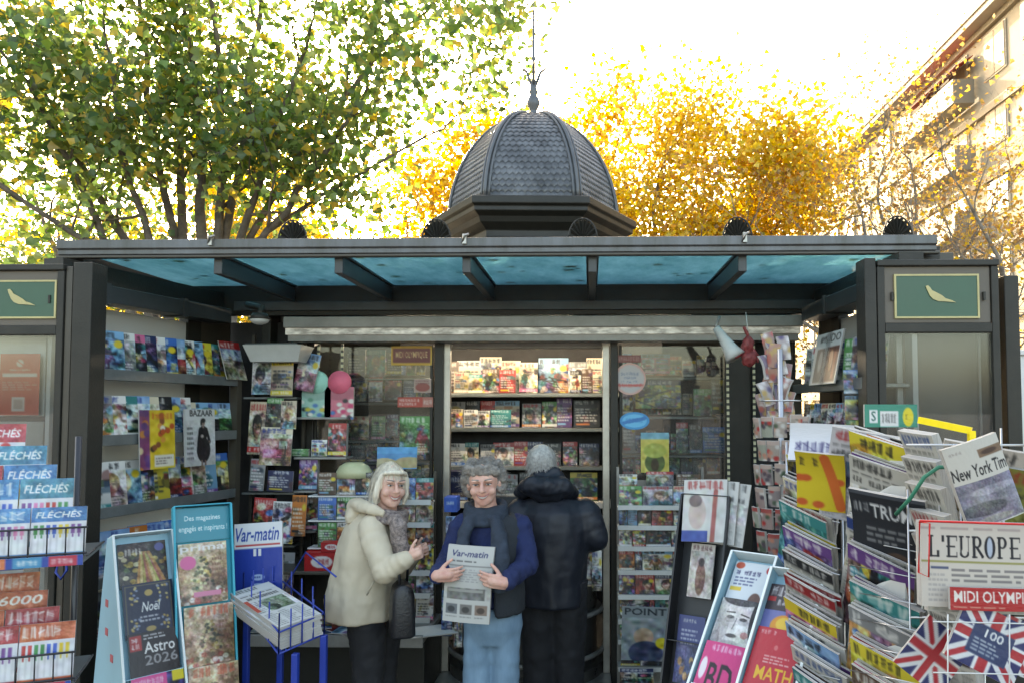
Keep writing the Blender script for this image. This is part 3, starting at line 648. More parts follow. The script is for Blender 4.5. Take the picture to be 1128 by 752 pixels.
for j in range(6):
    a0 = R(60 * j) + drot; a1 = R(60 * (j + 1)) + drot; d0 = Vector((math.cos(a0), math.sin(a0), 0)); d1 = Vector((math.cos(a1), math.sin(a1), 0)); nm = (d0 + d1).normalized()
    for r_ in range(rows):
        tt = (r_ + .0) / rows * .97; rb, zb_ = pr(tt); rt, zt_ = pr(tt + 1.25 / rows); cnt = max(1, round(14 * (rb / R0))); ofs = .5 if r_ % 2 else 0
        for c in range(cnt + (1 if ofs else 0)):
            u0 = max(.02, (c - ofs) / cnt); u1 = min(.98, (c + 1 - ofs) / cnt); um = (u0 + u1) / 2
            if u1 - u0 < .02: continue
            pos = lambda u, r, z, o: DC + (d0 * (1 - u) + d1 * u) * r + Vector((0, 0, z)) + nm * o
            rm, zm = pr(tt + .5 / rows)
            b.add([pos(um, rb, zb_, .011), pos(u0, rm, zm, .007), pos(um, rm, zm, .014), pos(u1, rm, zm, .007), pos(u0, rt, zt_, .002), pos(u1, rt, zt_, .002)], [(0, 2, 1), (0, 3, 2), (1, 2, 4), (2, 5, 4), (2, 3, 5), (1, 4, 0), (0, 5, 3)])
b.build('dome_scales', M['lead'], dome)
for j in range(6):
    d = Vector((math.cos(R(60 * j) + drot), math.sin(R(60 * j) + drot), 0)); tg = Vector((-d.y, d.x, 0))
    bb = DM(); bb.tube([DC + d * (r + .008) + Vector((0, 0, z)) for r, z in prof], .017, 8)
    for s in (-1, 1): bb.tube([DC + d * (r + .0) + tg * s * .035 * min(1, r / .2) + Vector((0, 0, z)) for r, z in prof], .010, 6)
    bb.build('dome_rib', M['lead2'], dome)
b = DM(); zt = prof[-1][1]
b.tube([DC + Vector((0, 0, zt + z)) for z in (0, .03, .05, .06, .10, .13, .17, .20, .22, .26, .30, .33)], [.05, .04, .028, .03, .05, .058, .045, .026, .04, .026, .028, .018], 16)
b.tube([DC + Vector((0, 0, zt + z)) for z in (.30, .5, .52, .54, .9, 1.02)], [.015, .013, .022, .013, .010, .002], 8)
for k in range(4):
    a = R(90 * k + 8); d = Vector((math.cos(a), math.sin(a), 0))
    b.tube([DC + d * x + Vector((0, 0, zt + z)) for x, z in ((.01, .27), (.035, .33), (.06, .40), (.105, .44), (.145, .43))], [.014, .014, .012, .009, .003], 6)
b.build('finial', M['lead2'], dome)
# ================================================================= trees
def leafmat(name, trans=.6):
    m, nt, b, out = newmat(name); N = nt.nodes; L = nt.links; N.remove(b)
    a = N.new('ShaderNodeAttribute'); a.attribute_name = 'Col'
    d = N.new('ShaderNodeBsdfDiffuse'); t = N.new('ShaderNodeBsdfTranslucent'); g = N.new('ShaderNodeBsdfGlossy'); g.inputs[1].default_value = .45
    L.new(a.outputs[0], d.inputs[0]); L.new(a.outputs[0], t.inputs[0])
    x = N.new('ShaderNodeMixShader'); x.inputs[0].default_value = trans; L.new(d.outputs[0], x.inputs[1]); L.new(t.outputs[0], x.inputs[2])
    y = N.new('ShaderNodeMixShader'); y.inputs[0].default_value = .05; L.new(x.outputs[0], y.inputs[1]); L.new(g.outputs[0], y.inputs[2]); L.new(y.outputs[0], out.inputs[0]); return m
M['leaf'] = leafmat('autumn_leaves')
M['bark'] = mat('plane_bark', (.16, .13, .10), .9, 0, .5, 5, .8, 30, dirt=(.05, .04, .032))
M['bark2'] = mat('grey_bark', (.30, .27, .24), .9, 0, .4, 5, .6, 30, dirt=(.10, .09, .08))
def leaves(pts, size, cols, wts, rn, up=.4):
    """pts Nx3 array; one lobed leaf blade (6 verts, folded on the midrib) at each"""
    n = len(pts); s = size * rn.uniform(.6, 1.25, n)[:, None]
    ax = rn.normal(0, 1, (n, 3)); ax[:, 2] = ax[:, 2] * .6 - .5; ax /= np.linalg.norm(ax, axis=1)[:, None]
    nr = rn.normal(0, 1, (n, 3)); nr[:, 2] += up; sd = np.cross(ax, nr); sd /= np.linalg.norm(sd, axis=1)[:, None]; nn = np.cross(sd, ax)
    s = s * 1.22; shp = [(0, 0, 0), (.50, .30, .12), (.24, .62, .10), (0, 1.0, -.06), (-.24, .62, .10), (-.50, .30, .12)]
    V = np.stack([pts + s * (sd * x + ax * (y - .2) + nn * z) for x, y, z in shp], 1).reshape(-1, 3)
    F = (np.arange(n)[:, None, None] * 6 + np.array([[0, 1, 2, 3], [0, 3, 4, 5]])).reshape(-1, 4)
    ci = rn.choice(len(cols), n, p=np.array(wts) / sum(wts)); C = np.array(cols)[ci] * rn.uniform(.72, 1.2, n)[:, None]
    C = np.clip(C + rn.normal(0, .012, C.shape), .004, .95)
    return V, F, np.repeat(C, 6, 0)
def leafmesh(name, V, F, C, mt):
    me = bpy.data.meshes.new(name); me.vertices.add(len(V)); me.vertices.foreach_set('co', V.astype(np.float32).ravel())
    me.loops.add(len(F) * 4); me.loops.foreach_set('vertex_index', F.astype(np.int32).ravel()); me.polygons.add(len(F))
    me.polygons.foreach_set('loop_start', np.arange(0, len(F) * 4, 4, dtype=np.int32)); me.materials.append(mt)
    ca = me.color_attributes.new('Col', 'FLOAT_COLOR', 'POINT'); c4 = np.ones((len(V), 4), np.float32); c4[:, :3] = C; ca.data.foreach_set('color', c4.ravel())
    me.update(calc_edges=True); me.validate(); return me
def grow(b, p, d, ln, r, depth, rn, tips, spread=.55, up=.12, segs=4, minr=.006, twigs=None):
    pts = [p.copy()]; rs = [r]; q = p.copy(); dd = d.normalized()
    for i in range(segs):
        dd = (dd + Vector(rn.normal(0, .13, 3)) + Vector((0, 0, up * .5))).normalized(); q = q + dd * (ln / segs); pts.append(q.copy()); rs.append(r * (1 - .42 * (i + 1) / segs))
    b.tube(pts, rs, 7 if r > .03 else 4, cap=False)
    if depth <= 1:
        for k in range(1, len(pts)):
            tips.append((pts[k], dd.copy(), ln))
    if depth == 0: return
    nb = rn.integers(2, 4) if depth > 1 else rn.integers(3, 5)
    for k in range(nb):
        at = segs if k == 0 else rn.integers(max(1, segs // 2), segs + 1)
        nd = (dd + Vector(rn.normal(0, spread, 3)) * (1 if k else .5) + Vector((0, 0, up))).normalized()
        grow(b, pts[at], nd, ln * rn.uniform(.62, .85), rs[at] * (.85 if k == 0 else .62), depth - 1, rn, tips, spread, up, segs, minr)
def tree(base, trunks, seed, label, group, leafsize, nleaf, cols, wts, bark, depth=4, spread=.5, leafr=.45, name='plane_tree', up=.12, tr=.16, filt=None, extra=None):
    """trunks: list of (start, end, radius, sub_length)"""
    rn = np.random.default_rng(seed); root = empty(name, base); tag(root, label, 'tree', group)
    b = MB(base); tips = []
    for p0, p1, r, sl in trunks:
        p0 = Vector(p0); p1 = Vector(p1); L_ = (p1 - p0).length; k = 7; pts = []; rs = []
        off = Vector(rn.normal(0, .05 * L_ / 3, 3))
        for i in range(k + 1):
            t = i / k; pts.append(p0.lerp(p1, t) + off * math.sin(math.pi * t) + Vector(rn.normal(0, .012 * L_, 3)) * (t * (1 - t) * 3)); rs.append(r * (1 - .5 * t))
        b.tube(pts, rs, 10, cap=False)
        grow(b, pts[-1], pts[-1] - pts[-2], sl, rs[-1] * .9, depth, rn, tips, spread, up)
        if sl > .1:
            for i in range(2, k + 1):
                if rn.random() < .8:
                    dd = (pts[i] - pts[i - 1]).normalized(); nd = (dd * .6 + Vector(rn.normal(0, .6, 3)) + Vector((0, 0, .15))).normalized()
                    grow(b, pts[i], nd, sl * rn.uniform(.6, .9), rs[i] * .5, max(1, depth - 1), rn, tips, spread, up)
    tr_ = b.build('trunk_and_limbs', bark, root)
    T = np.array([tuple(t[0]) for t in tips])
    # clumped leaves: weight per tip so that light and dark clumps and gaps appear
    wt = rn.gamma(.9, 1.0, len(T)); wt /= wt.sum(); idx = rn.choice(len(T), nleaf, p=wt)
    pts = T[idx] + rn.normal(0, leafr, (nleaf, 3)) * np.array([1, 1, .8])
    if filt is not None: pts = pts[filt(pts)]
    V, F_, C = leaves(pts, leafsize, cols, wts, rn)
    link('crown', leafmesh('crown', V - np.array(base), F_, C, M['leaf']), root)
    return root, T
def PP(px, py, Y): return tuple(P(px, py, Y))
GRN = [(.12, .21, .045), (.17, .27, .055), (.08, .15, .04), (.26, .30, .055), (.54, .40, .05), (.21, .30, .08)]
# big green-and-yellow tree behind the left of the kiosk (several stems)
Y0 = 10.5
b0 = P(225, 452, Y0); b0.z = 0
tl = []
for sx, sy, ex_, ey, r, yy in ((222, 300, 212, 60, .15, 10.6), (236, 300, 236, 20, .13, 10.4), (205, 300, 200, 110, .14, 10.9), (250, 300, 330, 70, .11, 10.2), (262, 300, 385, 130, .10, 9.9), (240, 300, 290, -20, .12, 10.8),
                               (178, 300, 120, 60, .10, 9.8), (160, 300, 60, 120, .11, 10.2), (130, 300, 30, 90, .10, 9.6), (255, 300, 430, 40, .10, 10.5), (150, 300, -20, 190, .09, 9.4), (200, 300, 150, -30, .11, 11.0), (225, 300, 470, 150, .06, 10.0)):
    st = P(sx, sy, Y0 + (yy - Y0) * .4); tl.append((st, PP(ex_, ey, yy), r * .55, .95)); 
    fk = Vector((b0.x + (st.x - b0.x) * .25, Y0, 1.2)); tl.append((fk, st, r * 1.25, 0.05)) if 0 else None
forks = []
rootb = tuple(b0)
tr1, T1 = tree(rootb, tl, 11, 'large green and yellow plane tree with many stems behind the left of the kiosk', 'trees behind the kiosk', .106, 18500, GRN, (4, 3.5, 2, 2.4, 1.4, 2.6), M['bark'], depth=3, spread=.6, leafr=.30, up=.10)
b = MB(rootb)   # lower stems, mostly hidden by the kiosk
for t in tl: b.tube([(b0.x + (t[0].x - b0.x) * .15, b0.y + (t[0].y - b0.y) * .3, 0), (b0.x + (t[0].x - b0.x) * .45, b0.y, 1.6), tuple(t[0])], [t[2] * 1.5, t[2] * 1.25, t[2]], 10)
b.build('lower_stem', M['bark'], tr1)
# golden trees further back
GOLD = [(.74, .50, .015), (.80, .59, .03), (.66, .37, .02), (.82, .66, .10), (.50, .26, .03), (.42, .36, .04)]
def stdtree(px, Y, zfork, top, wid, seed, label, nleaf, cols, wts, lsz, bark=M['bark2'], depth=3, leafr=.55, n=7, sub=1.5, rr=.14):
    base = P(px, 452, Y); base.z = 0; rn = np.random.default_rng(seed); tk = [((base.x, base.y, 0), (base.x, base.y, zfork), rr * 1.6, .05)]
    for k in range(n):
        a = 2 * math.pi * k / n + rn.random(); e = rn.uniform(.35, 1); rad = wid * .5 * e
        tk.append(((base.x, base.y, zfork - .2), (base.x + math.cos(a) * rad, base.y + math.sin(a) * rad * .8, zfork + (top - zfork) * rn.uniform(.35, .82) * (1.12 - .45 * e)), rr * rn.uniform(.6, 1), sub))
    return tree(tuple(base), tk, seed, label, 'trees behind the kiosk', lsz, nleaf, cols, wts, bark, depth=depth, spread=.55, leafr=leafr, up=.1)
stdtree(770, 19, 3.0, 7.2, 4.8, 21, 'bright golden yellow tree rising right of the kiosk dome', 38000, GOLD, (5, 4, 3, 2, 1, .6), .105)
stdtree(585, 23, 3.2, 10.4, 6.0, 22, 'golden orange tree directly behind the finial of the dome', 21000, GOLD, (4, 3, 4, 1, 2, .6), .15)
stdtree(400, 21, 3.2, 6.6, 6.0, 23, 'yellow tree seen under the green branches left of the dome', 14000, GOLD, (5, 3, 3, 3, 1, 1.2), .14)
stdtree(110, 18, 2.6, 6.4, 8.0, 24, 'yellow green tree behind the stems of the big plane tree', 12000, GOLD + GRN[:3], (3, 2, 1, 2, .5, 2, 4, 4, 2), .13, n=10)
stdtree(690, 27, 3.2, 7.0, 6.0, 27, 'low orange tree furthest back beside the dome', 8000, GOLD, (3, 2, 5, 1, 2, .6), .2)
TAN = [(.50, .30, .07), (.56, .39, .12), (.38, .21, .05), (.60, .42, .05), (.28, .19, .08)]
stdtree(985, 16, 2.6, 7.4, 5.0, 25, 'thinning tan and orange tree in front of the apartment building', 4800, TAN, (4, 4, 3, 3, 2), .075, depth=4, leafr=.35, n=8, sub=1.3, rr=.09)
stdtree(1125, 14.5, 2.4, 6.6, 4.6, 26, 'bare-twigged tree with few ochre leaves at the building corner', 3800, TAN + GOLD[:1], (4, 4, 3, 3, 2, 3), .075, depth=4, leafr=.35, n=8, sub=1.3, rr=.08)

# ================================================================= apartment building on the right
M['stucco'] = mat('cream_stucco', (.32, .285, .22), .85, 0, .08, 1.2, .1, 40); M['slab'] = mat('pale_concrete', (.26, .22, .16), .8, 0, .08, 2)
M['soffit'] = mat('brown_soffit', (.36, .32, .26), .8, 0, .1, 2); M['wglass'] = mat('window_dark_glass', (.06, .07, .08), .12, 0, .3, 1); M['shut'] = mat('shutter', (.35, .28, .2), .7, 0, .1)
M['wfr'] = mat('window_frame_paint', (.6, .55, .45), .6)
Xb = 17.0; HB = 1.85 + Xb * 1.015; bo = (Xb, 40, 0)
bd = empty('apartment_building', bo); tag(bd, 'cream apartment building with balconies rising at the far right', 'building')
B = lambda: MB(bo)
B().box(Xb + .3, Xb + 14, 12, 64, 0, HB - .5).build('wall', M['stucco'], bd)
B().box(Xb - .45, Xb + 14.5, 11.5, 64.5, HB - .5, HB - .22).box(Xb - .52, Xb + 14.5, 11.4, 64.6, HB - .21, HB).build('roof', M['soffit'], bd)
fl = 3.0; nf = int(HB / fl); rn = random.Random(4)
for f in range(nf + 1):
    z = HB - .5 - f * fl
    if z < .5: break
    o = B().box(Xb + .1, Xb + .29, 12, 64, z - .95 if f else z - .3, z - .70 if f else z - .01).build('string_course', M['slab'], bd)
    for k in range(17):
        y = 13 + k * 3.0 + (.2 if k % 2 else 0)
        if z - 2.4 < 0: continue
        zt = z - .35 - (.7 if f else .0); zt = z - .5; h = 1.5 if k % 3 else 2.0
        w = B().box(Xb + .24, Xb + .285, y, y + 1.7, zt - h, zt).build('window', M['wfr'], bd)
        B().box(Xb + .20, Xb + .235, y + .06, y + .82, zt - h + .06, zt - .06).box(Xb + .20, Xb + .235, y + .88, y + 1.64, zt - h + .06, zt - .06).build('pane', M['wglass'] if rn.random() < .7 else M['shut'], w)
M['rail'] = mat('balcony_parapet', (.28, .25, .20), .7, 0, .06, 2)
M['awn'] = mat('red_awning', lin((.65, .22, .15)), .8)
for f in range(3):
    z = HB - .5 - (f + 1) * fl + .1
    for (y0, y1) in ((33.5, 39.5),):
        if z < 2: continue
        o = B().box(Xb - .75, Xb + .2, y0, y1, z - .14, z).box(Xb - .75, Xb - .65, y0, y1, z, z + .95).box(Xb - .649, Xb + .2, y0, y0 + .12, z, z + .95).box(Xb - .649, Xb + .2, y1 - .12, y1, z, z + .95)
        oo = o.build('balcony', M['rail'], bd)
        B().hexa([(Xb + .18, y0, z + 2.0), (Xb - .7, y0, z + 1.45), (Xb - .7, y1, z + 1.45), (Xb + .18, y1, z + 2.0)], [(Xb + .18, y0, z + 2.04), (Xb - .7, y0, z + 1.49), (Xb - .7, y1, z + 1.49), (Xb + .18, y1, z + 2.04)]).build('sun_blind', M['awn'], bd) if f == 0 else None
# antenna
c = B(); c.tube([(Xb + 1, 29, HB), (Xb + 1, 29, HB + 1.8)], .03, 6); c.tube([(Xb + .6, 29, HB + 1.6), (Xb + 1.5, 29, HB + 1.6)], .02, 6); c.tube([(Xb + .8, 28.6, HB + 1.3), (Xb + .8, 29.6, HB + 1.3)], .02, 6); c.build('antenna', M['alud'], bd)
# low white wall beyond the right corner of the kiosk
w = MB(); x0 = X(1119, 7); w.box(x0, x0 + 4, 7, 7.25, 0, Z(392, 7)); w.box(x0 - .03, x0 + 4.03, 6.97, 7.28, Z(392, 7), Z(392, 7) + .05)
tag(bevel(w.build('boundary_wall', mat('white_render', (.72, .70, .66), .8, 0, .08, 3)), .01), 'white rendered wall beyond the right corner of the kiosk', 'wall')

# ================================================================= light
W = bpy.data.worlds.new('World'); scene.world = W; W.use_nodes = True; nt = W.node_tree; bg = nt.nodes['Background']
sk = nt.nodes.new('ShaderNodeTexSky'); sk.sky_type = 'NISHITA'; sk.sun_disc = False
SUN_EL, SUN_AZ = R(24), R(-19)          # azimuth from +Y, negative = left
sk.sun_elevation = SUN_EL; sk.sun_rotation = SUN_AZ; sk.dust_density = 4.0; sk.air_density = 1.0; sk.ozone_density = 1.0
nt.links.new(sk.outputs[0], bg.inputs[0]); bg.inputs[1].default_value = .15
sl = bpy.data.lights.new('sun', 'SUN'); sl.energy = 2.0; sl.angle = R(.5); sl.color = (1, .90, .76)
so = bpy.data.objects.new('sun', sl); COL.objects.link(so)
sd = Vector((math.sin(SUN_AZ) * math.cos(SUN_EL), math.cos(SUN_AZ) * math.cos(SUN_EL), math.sin(SUN_EL)))
so.rotation_euler = sd.to_track_quat('Z', 'Y').to_euler()
vs_ = scene.view_settings; vs_.view_transform = 'Standard'; vs_.look = 'None'; vs_.gamma = 1; vs_.use_curve_mapping = False; vs_.exposure = 2.7
vs_.use_white_balance = True; vs_.white_balance_temperature = 8300; vs_.white_balance_tint = 8
cy = scene.cycles; cy.use_denoising = True; cy.max_bounces = 8; cy.transparent_max_bounces = 16; cy.diffuse_bounces = 4; cy.glossy_bounces = 3; cy.caustics_reflective = False; cy.caustics_refractive = False
# ================================================================= magazines and papers
def lab(s): return ' '.join(s.split())
A_ = lambda c: ('an ' if c[0] in 'aeiou' else 'a ') + c
def lb2(b, cat, k, where):
    f = lab(f"{b} {cat} with {KINDS[k]}, {where}")
    if len(f.split()) > 16: f = lab(f"{b} {cat} {where}")
    return f
def magthing(seed, m, where, group, w=.21, h=.28, kind=None, bgn=None, res=(30, 42), t=.006, name='magazine', cat='magazine', curl=0):
    me, b, k = mag(seed, w, h, t, kind, bgn, res, curl)
    return place(me, m, name, lb2(b, 'magazine', k, where), cat, group)
sd_ = [1000]
def ns(): sd_[0] += 1; return sd_[0]
def wingrow(A, u, nn, s0, s1, n, z, where, group, w=.20, h=.27, d=.05, lean=.16, fan=14, hv=.0, left=True, kinds=None, order=None, bgs=None, res=(30, 42)):
    for i in range(n):
        s = s0 + (s1 - s0) * i / max(1, n - 1)
        p = A + u * s - nn * (d + random.uniform(0, .012)); hh = h * (1 - hv * random.random())
        # cover faces nn; x dir so that z cross x = back side
        xd = Vector((nn.y, -nn.x, 0)) * -1   # z x xd = -nn?  checked below
        if Vector((0, 0, 1)).cross(xd).dot(nn) > 0: xd = -xd
        a = R(fan + random.uniform(-3, 3)); c1 = Matrix.Rotation(a, 3, 'Z') @ xd; c2 = Matrix.Rotation(-a, 3, 'Z') @ xd
        xd = c1 if Vector((0, 0, 1)).cross(c1).y > Vector((0, 0, 1)).cross(c2).y else c2
        back = Vector((0, 0, 1)).cross(xd); up = Vector((0, 0, 1)) + back * (lean + random.uniform(-.03, .03)) + xd * random.uniform(-.05, .05)
        m = basis((p.x, p.y, z + .002), xd, up)
        k = kinds[i % len(kinds)] if kinds else None; b_ = bgs[i % len(bgs)] if bgs else None
        magthing(ns(), m, where.format(ORD[i]), group, w, round(hh, 2), k, b_, res)
GL = 'magazines on the left wing shelves'
wingrow(AL, uL, nL, .16, .98, 12, WZ[0], '{} from the post on the top shelf of the left wing', GL, h=.235, w=.19, kinds=['figure', 'portrait', 'comic', 'portrait', 'car', 'figure', 'landscape', 'comic'], bgs=['sky blue', 'grey', 'black', 'navy', 'white', 'blue', 'brown', 'white', 'sky blue', 'yellow', 'teal', 'grey'])
wingrow(AL, uL, nL, .10, .66, 8, WZ[1], '{} from the post on the second shelf of the left wing', GL, h=.23, bgs=['grey', 'white', 'white', 'red', 'cream', 'black', 'orange', 'white'])
wingrow(AL, uL, nL, .70, 1.0, 4, WZ[1], '{} at the inner end of the second left wing shelf', GL, h=.20, bgs=['blue', 'sky blue', 'white', 'teal'])
wingrow(AL, uL, nL, .10, 1.0, 10, WZ[2], '{} from the post on the third shelf of the left wing', GL, h=.25, w=.19, bgs=['white', 'white', 'sky blue', 'grey', 'yellow', 'navy', 'white', 'beige', 'sky blue', 'green'])
wingrow(AL, uL, nL, .12, .95, 8, WZ[3], '{} from the post on the fourth shelf of the left wing', GL, h=.24, bgs=['white', 'pink', 'green', 'white', 'blue', 'white', 'beige', 'white'])
wingrow(AL, uL, nL, .10, .95, 8, WZ[4], '{} from the post on the fifth shelf of the left wing', GL, h=.24, w=.17, bgs=['grey', 'white', 'yellow', 'yellow', 'yellow', 'green', 'red', 'white'])
wingrow(AL, uL, nL, .12, .95, 6, WZ[5], '{} from the post on the lowest shelf of the left wing', GL, h=.22, w=.19, bgs=['green', 'yellow', 'green', 'white', 'red', 'orange'])
def onwing(A, u, nn, s, d, z, xr=0, lean=.05):
    xd = Vector((nn.y, -nn.x, 0)) * -1
    if Vector((0, 0, 1)).cross(xd).dot(nn) > 0: xd = -xd
    back = Vector((0, 0, 1)).cross(xd); p = A + u * s - nn * d
    return basis((p.x, p.y, z), xd, Vector((0, 0, 1)) + back * lean + xd * xr)
# two hung in front of the second shelf
im = Img(44, 60, (.55, .25, .45)); rn = np.random.default_rng(5)
for _ in range(10): im.ell(rn.random() * .25, rn.random(), .09, .06, [(.85, .5, .2), (.4, .2, .5), (.9, .8, .6)][rn.integers(0, 3)])
im.rect(.28, 0, 1, 1, (.96, .80, .12)); im.noise(rn, 5, .07)
for _ in range(15): im.ell(.35 + .6 * rn.random(), .1 + .6 * rn.random(), .07, .05, [(.85, .3, .1), (.95, .92, .85), (.6, .3, .15), (.2, .15, .1), (.95, .6, .2)][rn.integers(0, 5)])
im.letters(.34, .06, .94, .16, (.9, .35, .1), rn, 6); im.rect(.4, .76, .95, .96, (.93, .90, .82)); im.lines(.44, .8, .9, .93, 3, (.4, .3, .3), rn)
place(page_mesh('magazine', im, .25, .32, .008), onwing(AL, uL, nL, .42, -.035, 1.535), 'magazine', 'yellow magazine with crowded orange drawing, clipped before the second left wing shelf', 'magazine', GL)
im = Img(48, 60, (.86, .86, .85)); im.text('BAZAAR', .18, .02, .92, .13, (.08, .08, .08))
im.grad((.88, .88, .87), (.76, .76, .75), .14, 1); im.line(.50, .36, .44, .62, .09, (.07, .07, .08)); im.line(.70, .36, .80, .58, .08, (.07, .07, .08)); im.line(.80, .58, .66, .64, .06, (.5, .38, .32)); im.ell(.60, .42, .14, .12, (.06, .06, .07)); im.ell(.60, .72, .22, .22, (.07, .07, .08)); im.rect(.50, .5, .70, .7, (.06, .06, .07)); im.rect(.52, .9, .57, 1, (.5, .38, .32)); im.rect(.63, .9, .68, 1, (.5, .38, .32)); im.rect(.57, .27, .63, .34, (.55, .42, .35)); im.ell(.60, .24, .06, .055, (.58, .44, .37)); im.ell(.60, .205, .075, .04, (.06, .05, .05)); im.ell(.535, .25, .025, .05, (.06, .05, .05)); im.ell(.56, .48, .05, .03, (.75, .7, .66)); im.lines(.08, .3, .32, .9, 7, (.3,) * 3, rn); im.photo(rn, .35, .2, 1)
im.rect(0, 0, .04, 1, (.78, .78, .76))
place(page_mesh('magazine', im, .25, .33, .008), onwing(AL, uL, nL, .745, -.035, 1.53), 'magazine', 'white magazine titled BAZAAR with a black figure, hung below the second left wing shelf', 'magazine', GL)
# leaning framed cover at the inner end of the top shelf
magthing(77, onwing(AL, uL, nL, 1.06, -.03, WZ[0] + .01, .12, .3), 'slumped at the inner end of the top left shelf', GL, .19, .25, 'landscape', 'white')
# ---- right wing
GR = 'magazines on the right wing shelves'
zr1, zr2 = Z(425, 4.1), Z(478, 4.1)
wingrow(AR, uR, nR, .10, .82, 7, zr1, '{} from the post on the top shelf of the right wing', GR, h=.24, w=.19, fan=38, left=False, bgs=['grey', 'green', 'white', 'white', 'cream', 'white', 'white'], kinds=['figure', 'plain', 'portrait', 'room'])
for i, (s, q) in enumerate(((.42, 'white'), (.58, 'white'))):
    im = Img(40, 52, (.90, .90, .89)); im.rect(.2, .3, .92, .95, [(.42, .13, .08), (.45, .42, .4)][i]); im.ell(.5, .55, .12, .2, [(.85, .6, .45), (.7, .7, .7)][i]); im.rect(.66, .4, .8, .9, [(.7, .3, .2), (.3, .3, .3)][i]); im.text('IDO', .2, .05, .9, .2, (.15,) * 3) if i == 0 else im.letters(.1, .06, .9, .2, (.2,) * 3, rn, 4)
    place(page_mesh('magazine', im, .23, .29, .008), onwing(AR, uR, nR, s, -.03, zr1 + .01, 0, .2), 'magazine', ['white magazine with red-brown picture in front on the top shelf of the right wing', 'white magazine with grey picture in front on the top shelf of the right wing'][i], 'magazine', GR)
wingrow(AR, uR, nR, .10, .95, 9, zr2, '{} from the post on the second shelf of the right wing', GR, h=.17, w=.13, fan=30, left=False, bgs=['white', 'green', 'white', 'sky blue', 'white', 'beige', 'orange', 'red', 'brown'])
for i, (z, c) in enumerate(((Z(412, 3.8), 'blue'), (Z(440, 3.8), 'yellow'), (Z(462, 3.8), 'green'), (Z(480, 3.8), 'pink'))):
    p = P(938 + i, 400, 3.8)
    magthing(600 + i, basis((p.x, 3.78, z - .10), (1, -.25, 0), (0, .1, 1)), f'{ORD[i]} from the top in the narrow column beside the right post', 'booklets beside the right post', .09, .12, 'comic', c, (12, 16), name='booklet', cat='booklet')

# ---- inner left corner rack
rk = empty('corner_rack', (X(305, 4.85), 4.85, 0)); tag(rk, 'dark wire rack of magazines in the inner left corner of the kiosk', 'rack')
o = MB((X(305, 4.85), 4.85, 0)); rx0, rx1 = X(272, 4.85), X(326, 4.85)
for z in [Z(y, 4.85) for y in (378, 437, 542, 600)]: MB((X(305, 4.85), 4.85, 0)).box(rx0, rx1 + .02, 4.80, 4.92, z - .012, z).build('shelf', M['shelf'], rk)
for xx in (rx0, rx1 + .02): MB((X(305, 4.85), 4.85, 0)).box(xx - .01, xx + .01, 4.925, 4.945, .1, 2.35).build('upright', M['frame2'], rk)
b = MB((X(305, 4.85), 4.85, 0)); b.hexa([(X(278, 4.7), 4.66, Z(398, 4.7)), (X(330, 4.7), 4.66, Z(398, 4.7)), (X(330, 4.7), 4.8, Z(398, 4.7)), (X(278, 4.7), 4.8, Z(398, 4.7))], [(X(272, 4.7), 4.62, Z(380, 4.7)), (X(336, 4.7), 4.62, Z(380, 4.7)), (X(336, 4.7), 4.84, Z(380, 4.7)), (X(272, 4.7), 4.84, Z(380, 4.7))])
b.build('tray', M['white'], rk)
GC = 'magazines in the inner left corner'
def pmag(seed, px0, px1, py0, py1, Y, where, group, kind=None, bgn=None, roll=0, yaw=0, lean=.06, res=None, name='magazine', cat='magazine', t=.006):
    """a cover standing upright on the line py1 between two sides"""
    a, c = P(px0, py1, Y), P(px1, py1, Y); top = P(px0, py0, Y); w = round((c - a).length, 3); h = round(top.z - a.z, 3)
    xd = Vector((math.cos(yaw), math.sin(yaw), 0)); up = Vector((-math.sin(roll), lean, 1)); xd = (xd + Vector((0, 0, math.sin(roll)))).normalized()
    res = res or (max(10, int((px1 - px0) * 1.15)), max(12, int((py1 - py0) * 1.15)))
    me, b, k = mag(seed, w, h, t, kind, bgn, res)
    p = (a + c) / 2
    return place(me, basis(p, xd, up), name, lb2(b, cat, k, where), cat, group)
pmag(41, 298, 322, 394, 436, 4.74, 'in front of the upper corner rack shelf', GC, 'plain', 'beige')
pmag(42, 277, 298, 392, 434, 4.80, 'behind the beige one on the upper corner rack shelf', GC, 'portrait', 'white')
pmag(43, 322, 345, 388, 430, 4.82, 'hanging at the right end of the upper corner rack shelf', GC, 'landscape', 'sky blue', roll=-.2)
for i, (a, c, y0, y1, k, q) in enumerate(((272, 292, 442, 500, 'portrait', 'beige'), (292, 310, 438, 470, 'figure', 'black'), (309, 326, 441, 472, 'portrait', 'beige'), (285, 320, 470, 512, 'room', 'cream'), (274, 290, 505, 540, 'plain', 'grey'), (294, 322, 518, 541, 'plain', 'navy'), (276, 300, 548, 598, 'comic', 'red'), (298, 322, 552, 598, 'comic', 'white'), (320, 336, 545, 590, 'plain', 'orange'), (280, 322, 608, 660, 'room', 'grey'))):
    pmag(50 + i, a, c, y0, y1, 4.76 - .006 * i, f'{ORD[i]} down the inner left corner rack', GC, k, q, roll=random.uniform(-.06, .06))
